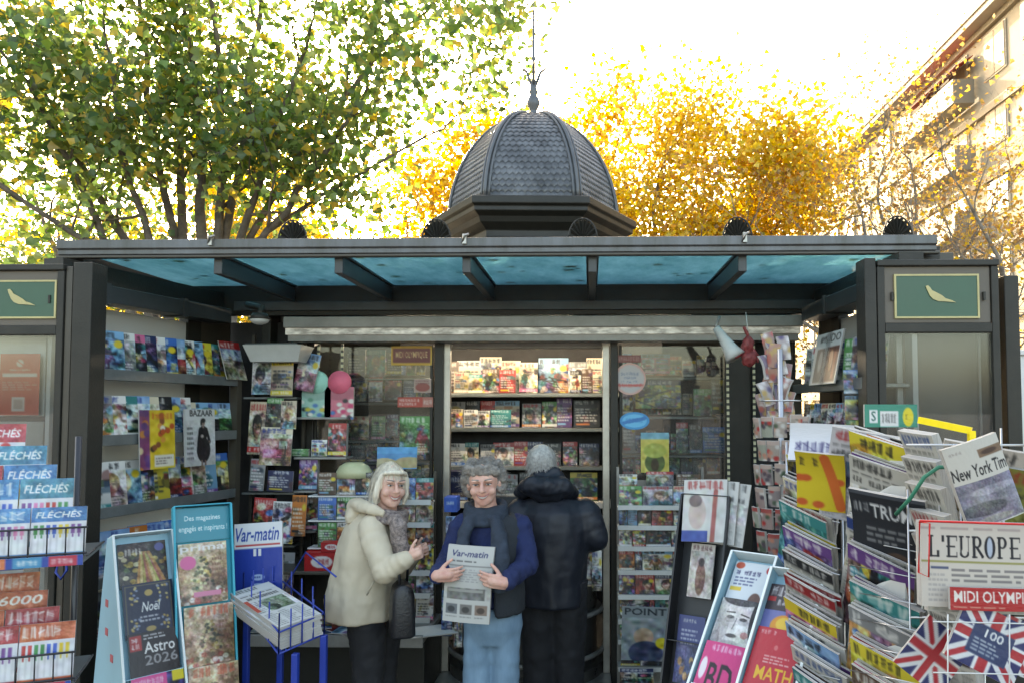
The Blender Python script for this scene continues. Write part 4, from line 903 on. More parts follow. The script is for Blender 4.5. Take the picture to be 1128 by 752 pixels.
# security lamp on the left, red toy and white horn lamp on the right
lp = empty('spot_lamp', P(286, 352, 4.3)); tag(lp, 'round white spot lamp under the awning at the left corner', 'lamp')
b = MB(); b.ell((0, 0, 0), (.055, .055, .03)); b.build('lens', M['white'], lp); b = MB(); b.tube([(0, .0, .02), (.0, .03, .07), (-.12, .1, .1)], .02, 8); b.tube([(0, 0, .0), (0, 0, .035)], [.06, .04], 14); b.build('bracket', M['frame'], lp)
lp = empty('horn_lamp', P(800, 378, 4.4)); tag(lp, 'white cone shaped lamp hanging at the right end of the head box', 'lamp')
b = MB(); b.tube([(-.06, 0, .09), (-.02, -.01, .03), (.02, -.03, -.04), (.045, -.045, -.085)], [.022, .03, .045, .062], 16); b.build('lamp_shade', M['white'], lp)
b = MB(); b.tube([(-.06, 0, .09), (-.03, .05, .16), (.0, .2, .18)], .009, 6); b.build('bracket', M['alud'], lp)
ty = empty('hanging_toy', P(824, 385, 4.35)); tag(ty, 'red crumpled toy bag hanging beside the white cone lamp', 'toy')
b = MB(); b.ell((0, 0, .03), (.035, .03, .055)); b.ell((.01, 0, -.05), (.045, .03, .05)); b.caps((-.03, 0, .0), (-.07, 0, -.04), .015, .01); b.caps((.03, 0, .0), (.055, 0, -.07), .014, .01); b.caps((0, 0, .08), (-.02, 0, .12), .012, .008); o = b.build('bag', mat('dull_red_plastic', (.30, .05, .05), .5, 0, .4, 40), ty)
d = o.modifiers.new('d', 'SUBSURF'); d.levels = 1; d.render_levels = 1; tx = bpy.data.textures.new('crumple', 'CLOUDS'); tx.noise_scale = .05; d = o.modifiers.new('dd', 'DISPLACE'); d.texture = tx; d.strength = .03
b = MB(); b.tube([(0, 0, .1), (0, .05, .22)], .003, 5); b.build('string', M['wirew'], ty)
# perforated shelf uprights by the windows
m = mat('perforated_strip', (.62, .58, .38), .5, 0, .1); nt = m.node_tree; N = nt.nodes; L = nt.links; b_ = N['Principled BSDF']
tc = N.new('ShaderNodeTexCoord'); sx = N.new('ShaderNodeSeparateXYZ'); L.new(tc.outputs['Object'], sx.inputs[0]); mm = N.new('ShaderNodeMath'); mm.operation = 'MULTIPLY'; mm.inputs[1].default_value = 26; L.new(sx.outputs[2], mm.inputs[0])
fr = N.new('ShaderNodeMath'); fr.operation = 'FRACT'; L.new(mm.outputs[0], fr.inputs[0]); gt = N.new('ShaderNodeMath'); gt.operation = 'GREATER_THAN'; gt.inputs[1].default_value = .45; L.new(fr.outputs[0], gt.inputs[0])
mx = N.new('ShaderNodeMix'); mx.data_type = 'RGBA'; mx.inputs[6].default_value = (.05, .05, .04, 1); mx.inputs[7].default_value = (.62, .58, .38, 1); L.new(gt.outputs[0], mx.inputs[0]); L.new(mx.outputs[2], b_.inputs['Base Color']); M['perf'] = m
for px, y0, y1 in ((350, 378, 440), (376, 378, 442), (802, 390, 545), (831, 378, 520)):
    xx = X(px, 4.9); kb('shelf_upright', M['perf'], (xx - .008, xx + .008, 4.90, 4.906, Z(y1, 4.9), Z(y0, 4.9)), bev=0)
# two carded toys hanging, shelves of toys
def carded(px, py, col, c2, lbl):
    t = empty('carded_toy', P(px, py, 4.86)); tag(t, lbl, 'toy', 'carded toys hanging in the left window')
    im = Img(26, 34, col); rn = np.random.default_rng(px); im.ell(.5, .2, .5, .22, np.array(col) * .85)
    for _ in range(22): im.ell(rn.random(), .35 + .65 * rn.random(), .09, .06, [c2, (.95, .95, .9), (.9, .8, .2), (.2, .5, .8), (.15, .15, .2)][rn.integers(0, 5)])
    b = MB(); b.tube([(0, -.012, .12), (0, .012, .12)], .075, 24); o = b.build('header', mat('toy_header', lin(col)), t)
    place(page_mesh('card', im, .19, .21, .02), Matrix.Translation((0, 0, -.12)), 'card', None, None, None, t)
carded(349, 441, (.62, .85, .78), (.3, .6, .5), 'mint green carded toy with round top hanging in the left window'); carded(374, 441, (.95, .45, .55), (.95, .2, .45), 'pink carded toy with round top hanging in the left window')
for xe, yy_ in ((384, 459), (384, 503), (352, 540), (352, 584)): kb('window_ledge', M['alud'], (X(327, 4.84), X(xe, 4.84), 4.80, 4.96, Z(yy_, 4.84) - .015, Z(yy_, 4.84)))
GW = 'goods on the ledges by the left window'
for i, (a, c, y0, y1, k, q) in enumerate(((362, 382, 466, 502, 'comic', 'red'), (344, 361, 484, 502, 'blocks', 'white'), (322, 341, 494, 502, 'plain', 'green'), (330, 350, 505, 539, 'comic', 'purple'), (332, 350, 548, 583, 'comic', 'brown'))):
    pmag(80 + i, a, c, y0, y1, 4.84, f'{ORD[i]} on the small ledges left of the window', GW, k, q, name='toy_box', cat='toy box', t=.04)

# oval rotating rack with yellow top
rc_ = (X(391, 4.62), 4.62); sr = empty('rotating_rack', (rc_[0], rc_[1], 0)); tag(sr, 'round rotating book rack with pale yellow-green dome top inside the left window', 'rack')
b = MB(); b.loft([(0, 0, Z(526, 4.62), .112, .08), (0, 0, Z(519, 4.62), .108, .08), (0, 0, Z(513, 4.62), .088, .07), (0, 0, Z(509, 4.62), .05, .04)], n=30); b.build('top', mat('rack_top', (.50, .50, .30), .4), sr)
b = MB(); b.tube([(0, 0, 0), (0, 0, Z(515, 4.62))], .02, 10)
b.build('pole', M['wirew'], sr)
for z in [Z(y, 4.62) for y in (545, 572, 602)]: MB().box(-.26, .26, -.06, .05, z - .008, z).build('tier', M['wirew'], sr)
b = MB(); b.loft([(0, 0, 0, .22, .2), (0, 0, .03, .2, .18)], n=24); b.build('base', M['frame'], sr)
for r_, (y0, y1) in enumerate(((520, 545), (547, 572), (575, 602))):
    for c in range(4):
        x0 = 350 + c * 21; pmag(100 + r_ * 4 + c, x0, x0 + 20, y0, y1, 4.57, f"{ORD[c]} along the {['top', 'middle', 'bottom'][r_]} tier of the rotating rack", 'booklets in the rotating rack', None, ['brown', 'pink', 'black', 'white', 'blue', 'green', 'white', 'grey', 'green', 'orange', 'white', 'beige'][r_ * 4 + c], name='booklet', cat='booklet')
# red confectionery boxes and things on the low shelf
M['redbox'] = M['red']
for i, (a, c, y0, y1) in enumerate(((334, 371, 608, 629), (352, 374, 597, 607))):
    q0, q1 = P(a, y1, 4.5), P(c, y0, 4.5); im = Img(30, 18, (.82, .08, .10)); im.ell(.5, .5, .3, .3, (.93, .9, .88)); im.letters(.3, .35, .7, .65, (.75, .1, .12), np.random.default_rng(i), 4)
    ob = place(page_mesh('box', im, q1.x - q0.x, q1.z - q0.z, .16), basis(((q0.x + q1.x) / 2, 4.58, q0.z), (1, .12, 0), (0, 0, 1)), 'sweet_box', ['larger red sweet box on the dark low shelf left of the white-haired woman', 'smaller red box resting above the larger red sweet box'][i], 'box', 'red boxes on the low shelf'); ob.data.materials[1] = M['red']; ob.data.materials[2] = M['red']
kb('low_shelf', M['frame2'], (X(275, 4.5), X(372, 4.5), 4.48, 4.99, Z(629.6, 4.5) - .02, Z(629.6, 4.5)))
kb('low_shelf_support', M['frame'], (X(300, 4.6), X(372, 4.6), 4.96, 4.99, .3, Z(629.6, 4.5) - .021))
b = K(); zz = Z(702, 4.45)
b.box(X(278, 4.45), X(470, 4.45), 4.42, 4.99, zz - .03, zz); b.box(X(278, 4.45), X(470, 4.45), 4.40, 4.42, zz - .05, zz + .02); bevel(b.build('low_ledge', M['alud'], kiosk))
kb('low_ledge_base', M['frame'], (X(278, 4.5), X(470, 4.5), 4.5, 4.98, 0, zz - .032))
for i in range(7):
    me, bn, k = mag(300 + i, .21, .28, .006, None, ['white', 'grey', 'beige', 'white', 'red', 'white', 'grey'][i], (18, 24)); x = X(300, 4.5) + i * .14
    m = basis((x, 4.47, zz + .012 + .009 * (i % 3)), (math.cos(i * .3), math.sin(i * .3) * .5, 0), (0, 1, 0)); 
    place(me, m, 'magazine', lab(f'{bn} magazine lying flat on the low ledge, {ORD[i]} from its left end'), 'magazine', 'magazines lying on the low ledge')
# ---- behind the left window: rows of stock
GI = 'stock behind the left window'
items = [(383, 402, 385, 415, 'plain', 'navy'), (404, 424, 385, 415, 'portrait', 'teal'), (426, 442, 388, 412, 'plain', 'brown'), (388, 404, 416, 442, 'figure', 'grey'), (406, 421, 415, 442, 'figure', 'white'),
         (424, 442, 416, 440, 'car', 'red'), (444, 458, 418, 442, 'plain', 'navy'), (386, 406, 458, 484, 'blooms', 'beige'), (409, 424, 458, 484, 'plain', 'green'), (426, 438, 456, 480, 'portrait', 'teal'), (386, 402, 490, 508, 'plain', 'black'), (404, 420, 488, 508, 'comic', 'brown')]
for i, (a, c, y0, y1, k, q) in enumerate(items): pmag(400 + i, a, c, y0, y1, 5.4, f'{ORD[i]} behind the left window pane', GI, k, q)
kb('window_shelf', M['shelf'], *[(X(380, 5.42), X(476, 5.42), 5.38, 5.6, Z(y, 5.4) - .015, Z(y, 5.4) - .001) for y in (416, 443, 485, 509)])
pmag(431, 440, 474, 458, 500, 4.995, 'taped inside the left window near the door post', 'posters in the left window', 'figure', 'green', t=.002, name='poster', cat='poster', lean=0)
def flat(px0, px1, py0, py1, Y, im, name, label, cat, group=None, t=.003, parent=None, news=False, yaw=0, lean=0, roll=0, bow=0):
    a, c, tp = P(px0, py1, Y), P(px1, py1, Y), P(px0, py0, Y); h = tp.z - a.z
    xd = Vector((math.cos(yaw), math.sin(yaw), math.tan(roll)))
    return place(page_mesh(name, im, (c - a).length, h, t, 0, bow, news=news), basis((a + c) / 2, xd, (-math.tan(roll), lean, 1)), name, label, cat, group)
im = Img(56, 20, (.93, .72, .12)); im.rect(.05, .14, .95, .86, (.50, .10, .08)); im.text('MIDI OLYMPIQUE', .12, .3, .88, .66, (.93, .80, .5))
flat(431, 476, 381, 402, 4.985, im, 'window_sign', 'yellow and dark red newspaper sign at the top of the left window', 'sign', t=.012)
im = Img(40, 16, (.82, .22, .15)); im.letters(.06, .2, .62, .45, (.95, .9, .88), np.random.default_rng(1), 7); im.letters(.06, .55, .6, .8, (.95, .9, .88), np.random.default_rng(2), 8); im.rect(.7, 0, 1, 1, (.78, .42, .36)); im.letters(.74, .3, .95, .7, (.93, .9, .85), np.random.default_rng(2), 3)
flat(438, 477, 437, 448, 4.985, im, 'sticker', 'red strip sticker across the left window beside the door', 'sticker')
im = Img(24, 18, (.75, .62, .56)); im.ell(.5, .6, .4, .3, (.65, .25, .2)); im.lines(.1, .1, .9, .4, 2, (.5, .2, .2), np.random.default_rng(2)); flat(456, 475, 417, 432, 4.985, im, 'sticker', 'pale pink pot shaped sticker above the red strip on the left window', 'sticker')
im = Img(50, 30, (.12, .55, .82)); im.ell(.2, .8, .35, .3, (.75, .68, .5)); im.ell(.8, .7, .35, .25, (.7, .62, .4)); im.rect(0, .0, 1, .3, (.15, .62, .88)); im.noise(np.random.default_rng(3), 4, .05)
flat(415, 459, 492, 516, 4.72, im, 'travel_magazine', 'wide bright blue magazine with sandy shapes above the white-haired woman', 'magazine', lean=.1, t=.01)
# front rack by the door (left)
GFL = 'magazines in the tiers left of the door'
frl = empty('tier_rack', (X(458, 4.8), 4.8, 0)); tag(frl, 'white-lipped magazine tiers just left of the door behind the white-haired woman', 'rack')
b = MB((X(458, 4.8), 4.8, 0))
ys = (552, 577, 602, 630, 655, 682, 708)
for y in ys: MB((X(458, 4.8), 4.8, 0)).box(X(436, 4.78), X(477, 4.78), 4.745, 4.86, Z(y, 4.76) - .012, Z(y, 4.76) - .002).box(X(436, 4.78), X(477, 4.78), 4.735, 4.745, Z(y, 4.76) - .02, Z(y, 4.76) + .012).build('tier', M['white'], frl)
for xx in (X(436, 4.78), X(477, 4.78)): b.box(xx - .008, xx + .008, 4.86, 4.875, 0, Z(520, 4.78))
b.build('uprights', M['frame2'], frl)
qs = ['blue', 'red', 'white', 'beige', 'orange', 'orange', 'white', 'yellow', 'green', 'white', 'brown', 'white', 'white', 'grey']
for r_, y in enumerate(ys):
    for c in range(2): pmag(450 + r_ * 2 + c, 438 + c * 20, 457 + c * 20, y - 26, y, 4.785, f"{['left', 'right'][c]} copy on tier {ORD[r_]} from the top, left of the door", GFL, None, qs[r_ * 2 + c], lean=.12)
# ---- doorway interior rows
GD = 'books on the shelves seen through the door'
row1 = [(492, 506, 398, 'plain', 'brown'), (503, 530, 397, 'plain', 'cream'), (528, 552, 393, 'blooms', 'cream'), (552, 573, 397, 'figure', 'cream'), (593, 626, 394, 'comic', 'sky blue'), (626, 648, 398, 'portrait', 'white'), (646, 664, 394, 'plain', 'cream')]
row1b = [(500, 516, 410, 'plain', 'beige'), (516, 532, 412, 'portrait', 'beige'), (531, 550, 406, 'comic', 'brown'), (550, 568, 407, 'plain', 'red'), (572, 592, 399, 'figure', 'cream'), (628, 640, 408, 'figure', 'cream'), (641, 653, 406, 'plain', 'brown'), (653, 663, 408, 'plain', 'cream')]
row2 = [(491, 512, 442, 'plain', 'grey'), (513, 528, 441, 'plain', 'black'), (529, 545, 441, 'plain', 'red'), (545, 572, 441, 'plain', 'beige'), (575, 596, 444, 'portrait', 'grey'), (597, 614, 442, 'comic', 'green'), (613, 630, 438, 'plain', 'purple'), (632, 661, 440, 'plain', 'black')]
row2b = [(494, 510, 450, 'blocks', 'beige'), (511, 526, 451, 'plain', 'white'), (526, 539, 452, 'portrait', 'white'), (540, 563, 451, 'plain', 'teal')]
row3 = [(495, 512, 488, 'plain', 'white'), (512, 527, 487, 'portrait', 'cream'), (529, 546, 489, 'plain', 'grey'), (543, 566, 487, 'portrait', 'cream'), (566, 582, 486, 'plain', 'red'), (580, 598, 486, 'plain', 'navy'), (600, 618, 488, 'plain', 'black'), (620, 636, 486, 'comic', 'brown'), (638, 660, 488, 'car', 'navy')]
row4 = [(496, 515, 522, 'plain', 'brown'), (516, 540, 520, 'plain', 'black'), (545, 570, 522, 'plain', 'grey'), (572, 590, 520, 'car', 'black'), (628, 658, 520, 'comic', 'green')]
for rows_, base, yy, nm in ((row1, 432.5, 6.30, 'top'), (row1b, 432.5, 6.20, 'top'), (row2, 470.5, 6.30, 'second'), (row2b, 470.5, 6.2, 'second'), (row3, 512.5, 6.25, 'third'), (row4, 551, 6.25, 'fourth')):
    for i, (a, c, y0, k, q) in enumerate(rows_):
        pmag(500 + i * 3 + int(yy * 10) + int(base), a, c, y0, base, yy, f"{ORD[i]} {'in the front line' if yy == 6.2 else 'in the back line'} of the {nm} shelf inside the door", GD, k, q, name='book', cat='book', t=.015, lean=.1)
# monitor on the counter, blue tins etc.
mo = empty('till_monitor', (X(566, 4.85), 4.85, .985)); tag(mo, 'dark flat till monitor standing on the curved counter behind the grey-haired woman', 'monitor')
b = MB(); b.M = Matrix.Rotation(R(-8), 4, 'Z'); b.box(-.17, .17, -.015, .015, .09, .32); bevel(b.build('screen_housing', M['dark'], mo)); b = MB(); b.box(-.02, .02, 0, .02, 0, .1); b.box(-.09, .09, -.06, .06, -.0, .012); b.build('stand', M['dark'], mo)
def simplebox(px0, px1, py0, py1, Y, col, name, label, cat, letters=None, dpt=.12, group=None):
    im = Img(24, 20, col); rn = np.random.default_rng(px0)
    im.letters(.2, .3, .8, .5, letters or (.9, .9, .9), rn, 5); im.noise(rn, 4, .03)
    o = flat(px0, px1, py0, py1, Y, im, name, label, cat, group, t=dpt); mm = mat('box_' + name, lin(col)); o.data.materials[1] = mm; o.data.materials[2] = mm; return o
simplebox(490, 512, 518, 541, 5.5, (.08, .10, .28), 'display_box', 'dark navy box on the shelf left of the grey-haired woman', 'box')
simplebox(491, 505, 546, 562, 4.9, (.15, .38, .80), 'card_box', 'small blue box on the counter beside the door frame', 'box')
flat(491, 508, 568, 604, 4.75, cover(91, 'landscape', 'green', 18, 30)[0], 'magazine', 'green landscape magazine standing by the door frame left of the grey-haired woman', 'magazine', t=.01)
for i, (a, c, y0, y1, q) in enumerate(((488, 500, 612, 640, 'pink'), (486, 498, 650, 700, 'beige'), (500, 509, 660, 712, 'white'), (640, 654, 602, 645, 'beige'), (652, 663, 606, 650, 'white'), (648, 662, 575, 600, 'green'))):
    pmag(920 + i, a, c, y0, y1, 4.52 + .03 * (i % 2), f"{ORD[i]} in the wire holders around the curved counter", 'papers around the curved counter', None, q)
# ---- right window
kb('window_shelf', M['shelf'], *[(X(684, 5.42), X(800, 5.42), 5.38, 5.6, Z(y, 5.4) - .02, Z(y, 5.4) - .004) for y in (415, 458, 500)])
items = [(700, 750, 418, 449, 'comic', 'yellow'), (752, 765, 400, 414, 'plain', 'grey'), (764, 784, 428, 457, 'blooms', 'green'), (706, 738, 390, 411, 'blocks', 'pink'), (745, 758, 465, 498, 'comic', 'green'), (784, 797, 405, 455, 'plain', 'black'), (760, 773, 467, 499, 'portrait', 'brown'), (774, 800, 470, 498, 'plain', 'blue'), (686, 700, 462, 498, 'plain', 'grey')]
for i, (a, c, y0, y1, k, q) in enumerate(items): pmag(700 + i, a, c, y0, y1 + .5, 5.4, f'{ORD[i]} behind the right window pane', 'stock behind the right window', k, q, t=.02)
im = Img(40, 56, (.93, .86, .35)); im.ell(.5, .75, .35, .25, (.35, .45, .2)); im.ell(.5, .8, .14, .16, (.3, .25, .15)); im.ell(.5, .45, .4, .18, (.75, .78, .3)); im.rect(0, 0, 1, .17, (.45, .75, .85)); im.noise(rn, 4, .06)
flat(706, 737, 476, 520, 4.985, im, 'poster', 'yellow poster with blue strip in the lower right window', 'poster')
im = Img(56, 56, (.80, .62, .58)); 
def disc(px, py, rx, rz, Y, im, name, label, cat):
    c = P(px, py, Y); n_ = 40; w = im.w; hgt = im.h; me = bpy.data.meshes.new(name); vs = []; cs_ = []; k = 14
    vs.append((0, -.002, 0)); uv = [(.5, .5)]
    for i in range(1, k + 1):
        for j in range(n_): t = 2 * math.pi * j / n_; vs.append((math.cos(t) * rx * i / k, -.002, math.sin(t) * rz * i / k)); uv.append((.5 + .499 * math.cos(t) * i / k, .5 - .499 * math.sin(t) * i / k))
    fs = [(0, 1 + (j + 1) % n_, 1 + j) for j in range(n_)] + [(1 + i * n_ + j, 1 + i * n_ + (j + 1) % n_, 1 + (i + 1) * n_ + (j + 1) % n_, 1 + (i + 1) * n_ + j) for i in range(k - 1) for j in range(n_)]
    n0 = len(vs); vs += [(math.cos(2 * math.pi * j / n_) * rx, .002, math.sin(2 * math.pi * j / n_) * rz) for j in range(n_)]; o_ = 1 + (k - 1) * n_
    fs += [(o_ + j, o_ + (j + 1) % n_, n0 + (j + 1) % n_, n0 + j) for j in range(n_)]; me.from_pydata(vs, [], fs); me.materials.append(M['print'])
    ca = me.color_attributes.new('Col', 'FLOAT_COLOR', 'POINT'); C = np.ones((len(vs), 4)); C[:, :3] = .5
    for i, (u, v) in enumerate(uv): C[i, :3] = lin(im.a[min(hgt - 1, int(v * hgt)), min(w - 1, int(u * w))])
    ca.data.foreach_set('color', C.ravel()); o = link(name, me); o.location = c; tag(o, label, cat); return o
im.ell(.5, .5, .43, .43, (.72, .70, .70)); rn = np.random.default_rng(8); im.letters(.22, .3, .78, .38, (.4, .45, .55), rn, 7); im.letters(.3, .43, .7, .5, (.4, .45, .55), rn, 5); im.letters(.2, .56, .8, .61, (.4, .45, .55), rn, 9); im.rect(.08, .66, .92, .74, (.75, .35, .33))
disc(694, 417, .105, .105, 4.985, im, 'round_sticker', 'round pale sticker with red rim on the upper right window', 'sticker')
im = Img(50, 30, (.10, .55, .78)); rn = np.random.default_rng(9); im.ell(.5, .5, .42, .38, (.35, .72, .88)); im.line(.15, .6, .85, .35, .12, (.08, .45, .72)); im.letters(.2, .35, .8, .6, (.05, .42, .7), rn, 6)
disc(699, 463, .098, .058, 4.985, im, 'oval_sticker', 'bright blue oval sticker on the right window below the round one', 'sticker')
im = Img(44, 12, (.60, .25, .22)); im.letters(.05, .2, .95, .8, (.80, .6, .55), rn, 9); flat(680, 706, 391, 399, 4.985, im, 'sticker', 'dull red strip sticker at the top of the right window', 'sticker')
# tier rack right of the door, seen lit
trr = empty('tier_rack', (X(722, 4.75), 4.75, 0)); tag(trr, 'white-lipped magazine tiers right of the door behind the black stand', 'rack')
b = MB((X(722, 4.75), 4.75, 0)); ys = (557, 579, 602, 628, 655, 682, 704, 734)
for y in ys: MB((X(722, 4.75), 4.75, 0)).box(X(680, 4.73), X(776, 4.73), 4.695, 4.83, Z(y, 4.7) - .012, Z(y, 4.7) - .002).box(X(680, 4.73), X(776, 4.73), 4.685, 4.695, Z(y, 4.7) - .02, Z(y, 4.7) + .008).build('tier', M['white'], trr)
for xx in (X(681, 4.73), X(776, 4.73)): b.box(xx - .008, xx + .008, 4.835, 4.85, 0, Z(515, 4.73))
b.box(X(681, 4.73), X(776, 4.73), 4.852, 4.86, 0, Z(530, 4.73)); b.build('back_frame', M['alud'], trr)
widths = [(682, 708, 742, 766), (682, 692, 703, 718, 742, 762), (682, 697, 712, 740, 764), (682, 700, 708, 742, 766), (682, 700, 722, 745, 768), (683, 716, 722, 745, 768), (683, 700, 720, 750), (684, 706, 738, 764)]
bq = ['green', 'grey', 'beige', 'blue', 'sky blue', 'black', 'red', 'brown', 'white', 'yellow', 'black', 'white', 'orange', 'white', 'cream', 'cream', 'purple', 'red', 'beige', 'red', 'white', 'red', 'teal', 'black', 'green', 'cream', 'white', 'black', 'white', 'white', 'navy', 'white']
q = 0
for r_, wd in enumerate(widths):
    for c in range(len(wd) - 1):
        pmag(800 + q, wd[c], wd[c + 1] - 1, ys[r_] - (22 if r_ < 5 else 27), ys[r_], 4.75, f"number {c + 1} on the {ORD[r_]} tier down, right of the door", 'magazines in the tiers right of the door', None, bq[q % len(bq)], lean=.12); q += 1
im = Img(50, 70, (.55, .60, .62)); rn = np.random.default_rng(12); im.text('POINT', .06, .03, .9, .16, (.1, .12, .15)); im.ell(.45, .55, .2, .16, (.75, .6, .5)); im.ell(.5, .85, .35, .22, (.2, .25, .4)); im.ell(.82, .66, .13, .1, (.9, .82, .1)); im.noise(rn, 4, .09, .2)
flat(684, 738, 668, 727, 4.62, im, 'magazine', 'grey blue magazine titled POINT with yellow disc low in the tiers right of the door', 'magazine', t=.008, roll=-.03)
pmag(899, 683, 720, 736, 757, 4.62, 'lying lowest right of the door post', 'magazines in the tiers right of the door', 'blocks', 'white')
for i, (a, c, y0, y1, k, qq) in enumerate(((682, 702, 522, 536, 'room', 'cream'), (712, 742, 519, 536, 'portrait', 'grey'), (745, 772, 522, 537, 'plain', 'brown'))):
    pmag(940 + i, a, c, y0, y1, 4.78, f'{ORD[i]} standing on top of the tiers right of the door', 'magazines on top of the tiers', k, qq)
# dense background rows behind both windows
fillc = ['white', 'grey', 'teal', 'brown', 'black', 'white', 'blue', 'beige', 'red', 'cream', 'green', 'navy', 'purple', 'orange']
fr_ = random.Random(5)
for side, (a0, a1, ys_) in (('left', (382, 474, (413, 440, 482, 506, 532, 558))), ('right', (686, 798, (413, 456, 498, 522)))):
    for r_, yb in enumerate(ys_):
        x = a0; i = 0
        while x < a1 - 8:
            wpx = fr_.randint(10, 17); hh = fr_.randint(19, 24)
            pmag(3000 + (side == 'right') * 500 + r_ * 40 + i, x, x + wpx - 1, yb - hh, yb, 5.52, f'{ORD[i]} in back row {ORD[r_]} from the top behind the {side} window', f'back rows behind the {side} window', None, fr_.choice(fillc), lean=.12, res=(18, 26)); x += wpx; i += 1
# fallen leaves lying on the glass awning
rnl = np.random.default_rng(55); n_ = 45; pts = np.stack([rnl.uniform(ax0 + .1, ax1 - .1, n_), rnl.uniform(3.95, 4.8, n_), np.full(n_, AZ + .062)], 1)
V, F_l, C = leaves(pts, .055, [(.30, .16, .05), (.45, .30, .05), (.18, .09, .04)], (2, 2, 1), rnl, up=8); V[:, 2] = AZ + .058 + (V[:, 2] - V[:, 2].min()) * .0 + rnl.random(len(V)) * .006
tag(link('fallen_leaves', leafmesh('fallen_leaves', V, F_l, C, M['leaf'])), 'brown and yellow leaves scattered on top of the blue glass awning', 'leaves', kind='stuff')
# ================================================================= front displays
def onplane(C0, xd, up, s, t, off=0):      # local plane coords -> world matrix for a page whose bottom centre is (s,t)
    x = Vector(xd).normalized(); z = Vector(up).normalized(); y = z.cross(x)
    return basis(Vector(C0) + x * s + z * t - y * off, x, z)
class Stand:
    """leaning card display: top centre fixed, running down to the ground; width w, side depth dp"""
    def __init__(s, name, label, top, nd, lean, w, dp, mt, rim, cat='display stand', side_in=.03, shelves=(), footz=.0, wedge=True):
        nd = Vector((nd[0], nd[1], 0)).normalized(); s.x = Vector((-nd.y, nd.x, 0)); 
        if s.x.x < 0: s.x = -s.x
        s.up = (Vector((0, 0, math.cos(lean))) - nd * math.sin(lean)).normalized(); s.n = s.up.cross(s.x) * -1
        top = Vector(top); s.L = (top.z - footz) / s.up.z; s.bot = top - s.up * s.L; s.w = w
        s.root = empty(name, s.bot); tag(s.root, label, cat)
        mk = lambda: MB(s.bot)
        def fr(b, s0, s1, t0, t1, d0, d1):
            q = lambda a, t, d: s.bot + s.x * a + s.up * t + s.n * d
            return b.hexa([q(s0, t0, d0), q(s1, t0, d0), q(s1, t0, d1), q(s0, t0, d1)], [q(s0, t1, d0), q(s1, t1, d0), q(s1, t1, d1), q(s0, t1, d1)])
        s.fr = fr; h = w / 2
        fr(mk(), -h + .002, h - .002, 0, s.L - .004, -.02, -.005).build('back_panel', mt, s.root)
        for sg in (-1, 1):
            b = mk(); fr(b, sg * h - .003, sg * h + .003, 0, s.L, -.02, side_in + .02)
            if wedge:   # triangular side down to the ground behind
                q0 = s.bot + s.x * sg * h; tb = s.bot + s.up * s.L + s.x * sg * h; back = q0 - nd * (dp + (tb - q0).dot(-nd)); back.z = 0; tb2 = tb - nd * .03
                e = s.x * .0025
                b.add([q0 - s.n * .021 - e, tb - s.n * .021 - e, tb2 - e, back - e, q0 - s.n * .021 + e, tb - s.n * .021 + e, tb2 + e, back + e], [(0, 1, 2, 3), (7, 6, 5, 4), (0, 4, 5, 1), (1, 5, 6, 2), (2, 6, 7, 3), (3, 7, 4, 0)])
            b.build('side_panel', mt, s.root)
            fr(mk(), sg * h - .0045, sg * h + .0045, 0, s.L + .002, side_in + .021, side_in + .026).build('rim', rim, s.root)
        fr(mk(), -h, h, s.L + .001, s.L + .006, -.02, side_in + .02).build('top_edge', rim, s.root)
        for t in shelves: fr(mk(), -h + .004, h - .004, t, t + .004, -.004, side_in + .015).build('pocket', mt, s.root)
    def page(s, im, sx, t, w, h, name, label, cat, group=None, off=.008, th=.008, roll=0, news=False, lean=0):
        x = s.x * math.cos(roll) + s.up * math.sin(roll); u = s.up * math.cos(roll) - s.x * math.sin(roll); u = (u - s.n * lean).normalized()
        return place(page_mesh(name, im, w, h, th, bow=.004, news=news), basis(s.bot + s.x * sx + s.up * t + s.n * off, x, u), name, label, cat, group)
# --- pale blue stand, left
rn = np.random.default_rng(20)
tp = P(154, 589, 3.45)
S = Stand('card_display', 'pale blue cardboard display with four magazines, in front of the left wing', tp, (.74, -.67), R(19), .245, .30, M['cardblue'], M['cardrim'], shelves=(.30, .52, .73))
G1 = 'magazines in the pale blue left display'
L = S.L
im = Img(60, 60, (.28, .22, .18))
for _ in range(50): im.ell(rn.random(), .2 + .8 * rn.random(), .06, .05, [(.75, .62, .2), (.35, .4, .2), (.85, .8, .6), (.2, .15, .12)][rn.integers(0, 4)])
for i in range(9): im.line(.55 + .1 * (i - 4) * .2, .25, .35 + .075 * i, 1, .06, [(.85, .55, .2), (.9, .75, .4), (.75, .7, .25), (.8, .4, .3)][i % 4])
im.photo(rn, .7); im.letters(.15, .14, .5, .28, (.95, .93, .88), rn, 5); im.ell(.85, .15, .1, .09, (.35, .35, .6))
S.page(im, .0, L - .235, .20, .20, 'magazine', 'brown and gold craft magazine, topmost in the pale blue left display', 'magazine', G1)
im = Img(64, 76, (.11, .13, .25))
for sx in (0, 1):
    for k in range(26):
        a = rn.random() * 2; x = .12 + .2 * rn.random(); y = .08 + .3 * rn.random() if k % 2 else .65 + .3 * rn.random(); im.ell(x if sx == 0 else 1 - x, y, .03, .02, [(.72, .58, .25), (.80, .70, .4), (.5, .55, .65)][rn.integers(0, 3)], rot=a)
for p in ((.06, .05, .94, .05), (.94, .05, .94, .95), (.94, .95, .06, .95), (.06, .95, .06, .05)): im.line(*p, .014, (.6, .52, .3))
im.ell(.5, .2, .08, .06, (.75, .62, .3)); im.text('Noël', .34, .36, .72, .54, (.93, .93, .90), .3); im.lines(.3, .6, .75, .74, 2, (.85, .85, .85), rn); im.ell(.5, .86, .1, .05, (.7, .58, .3))
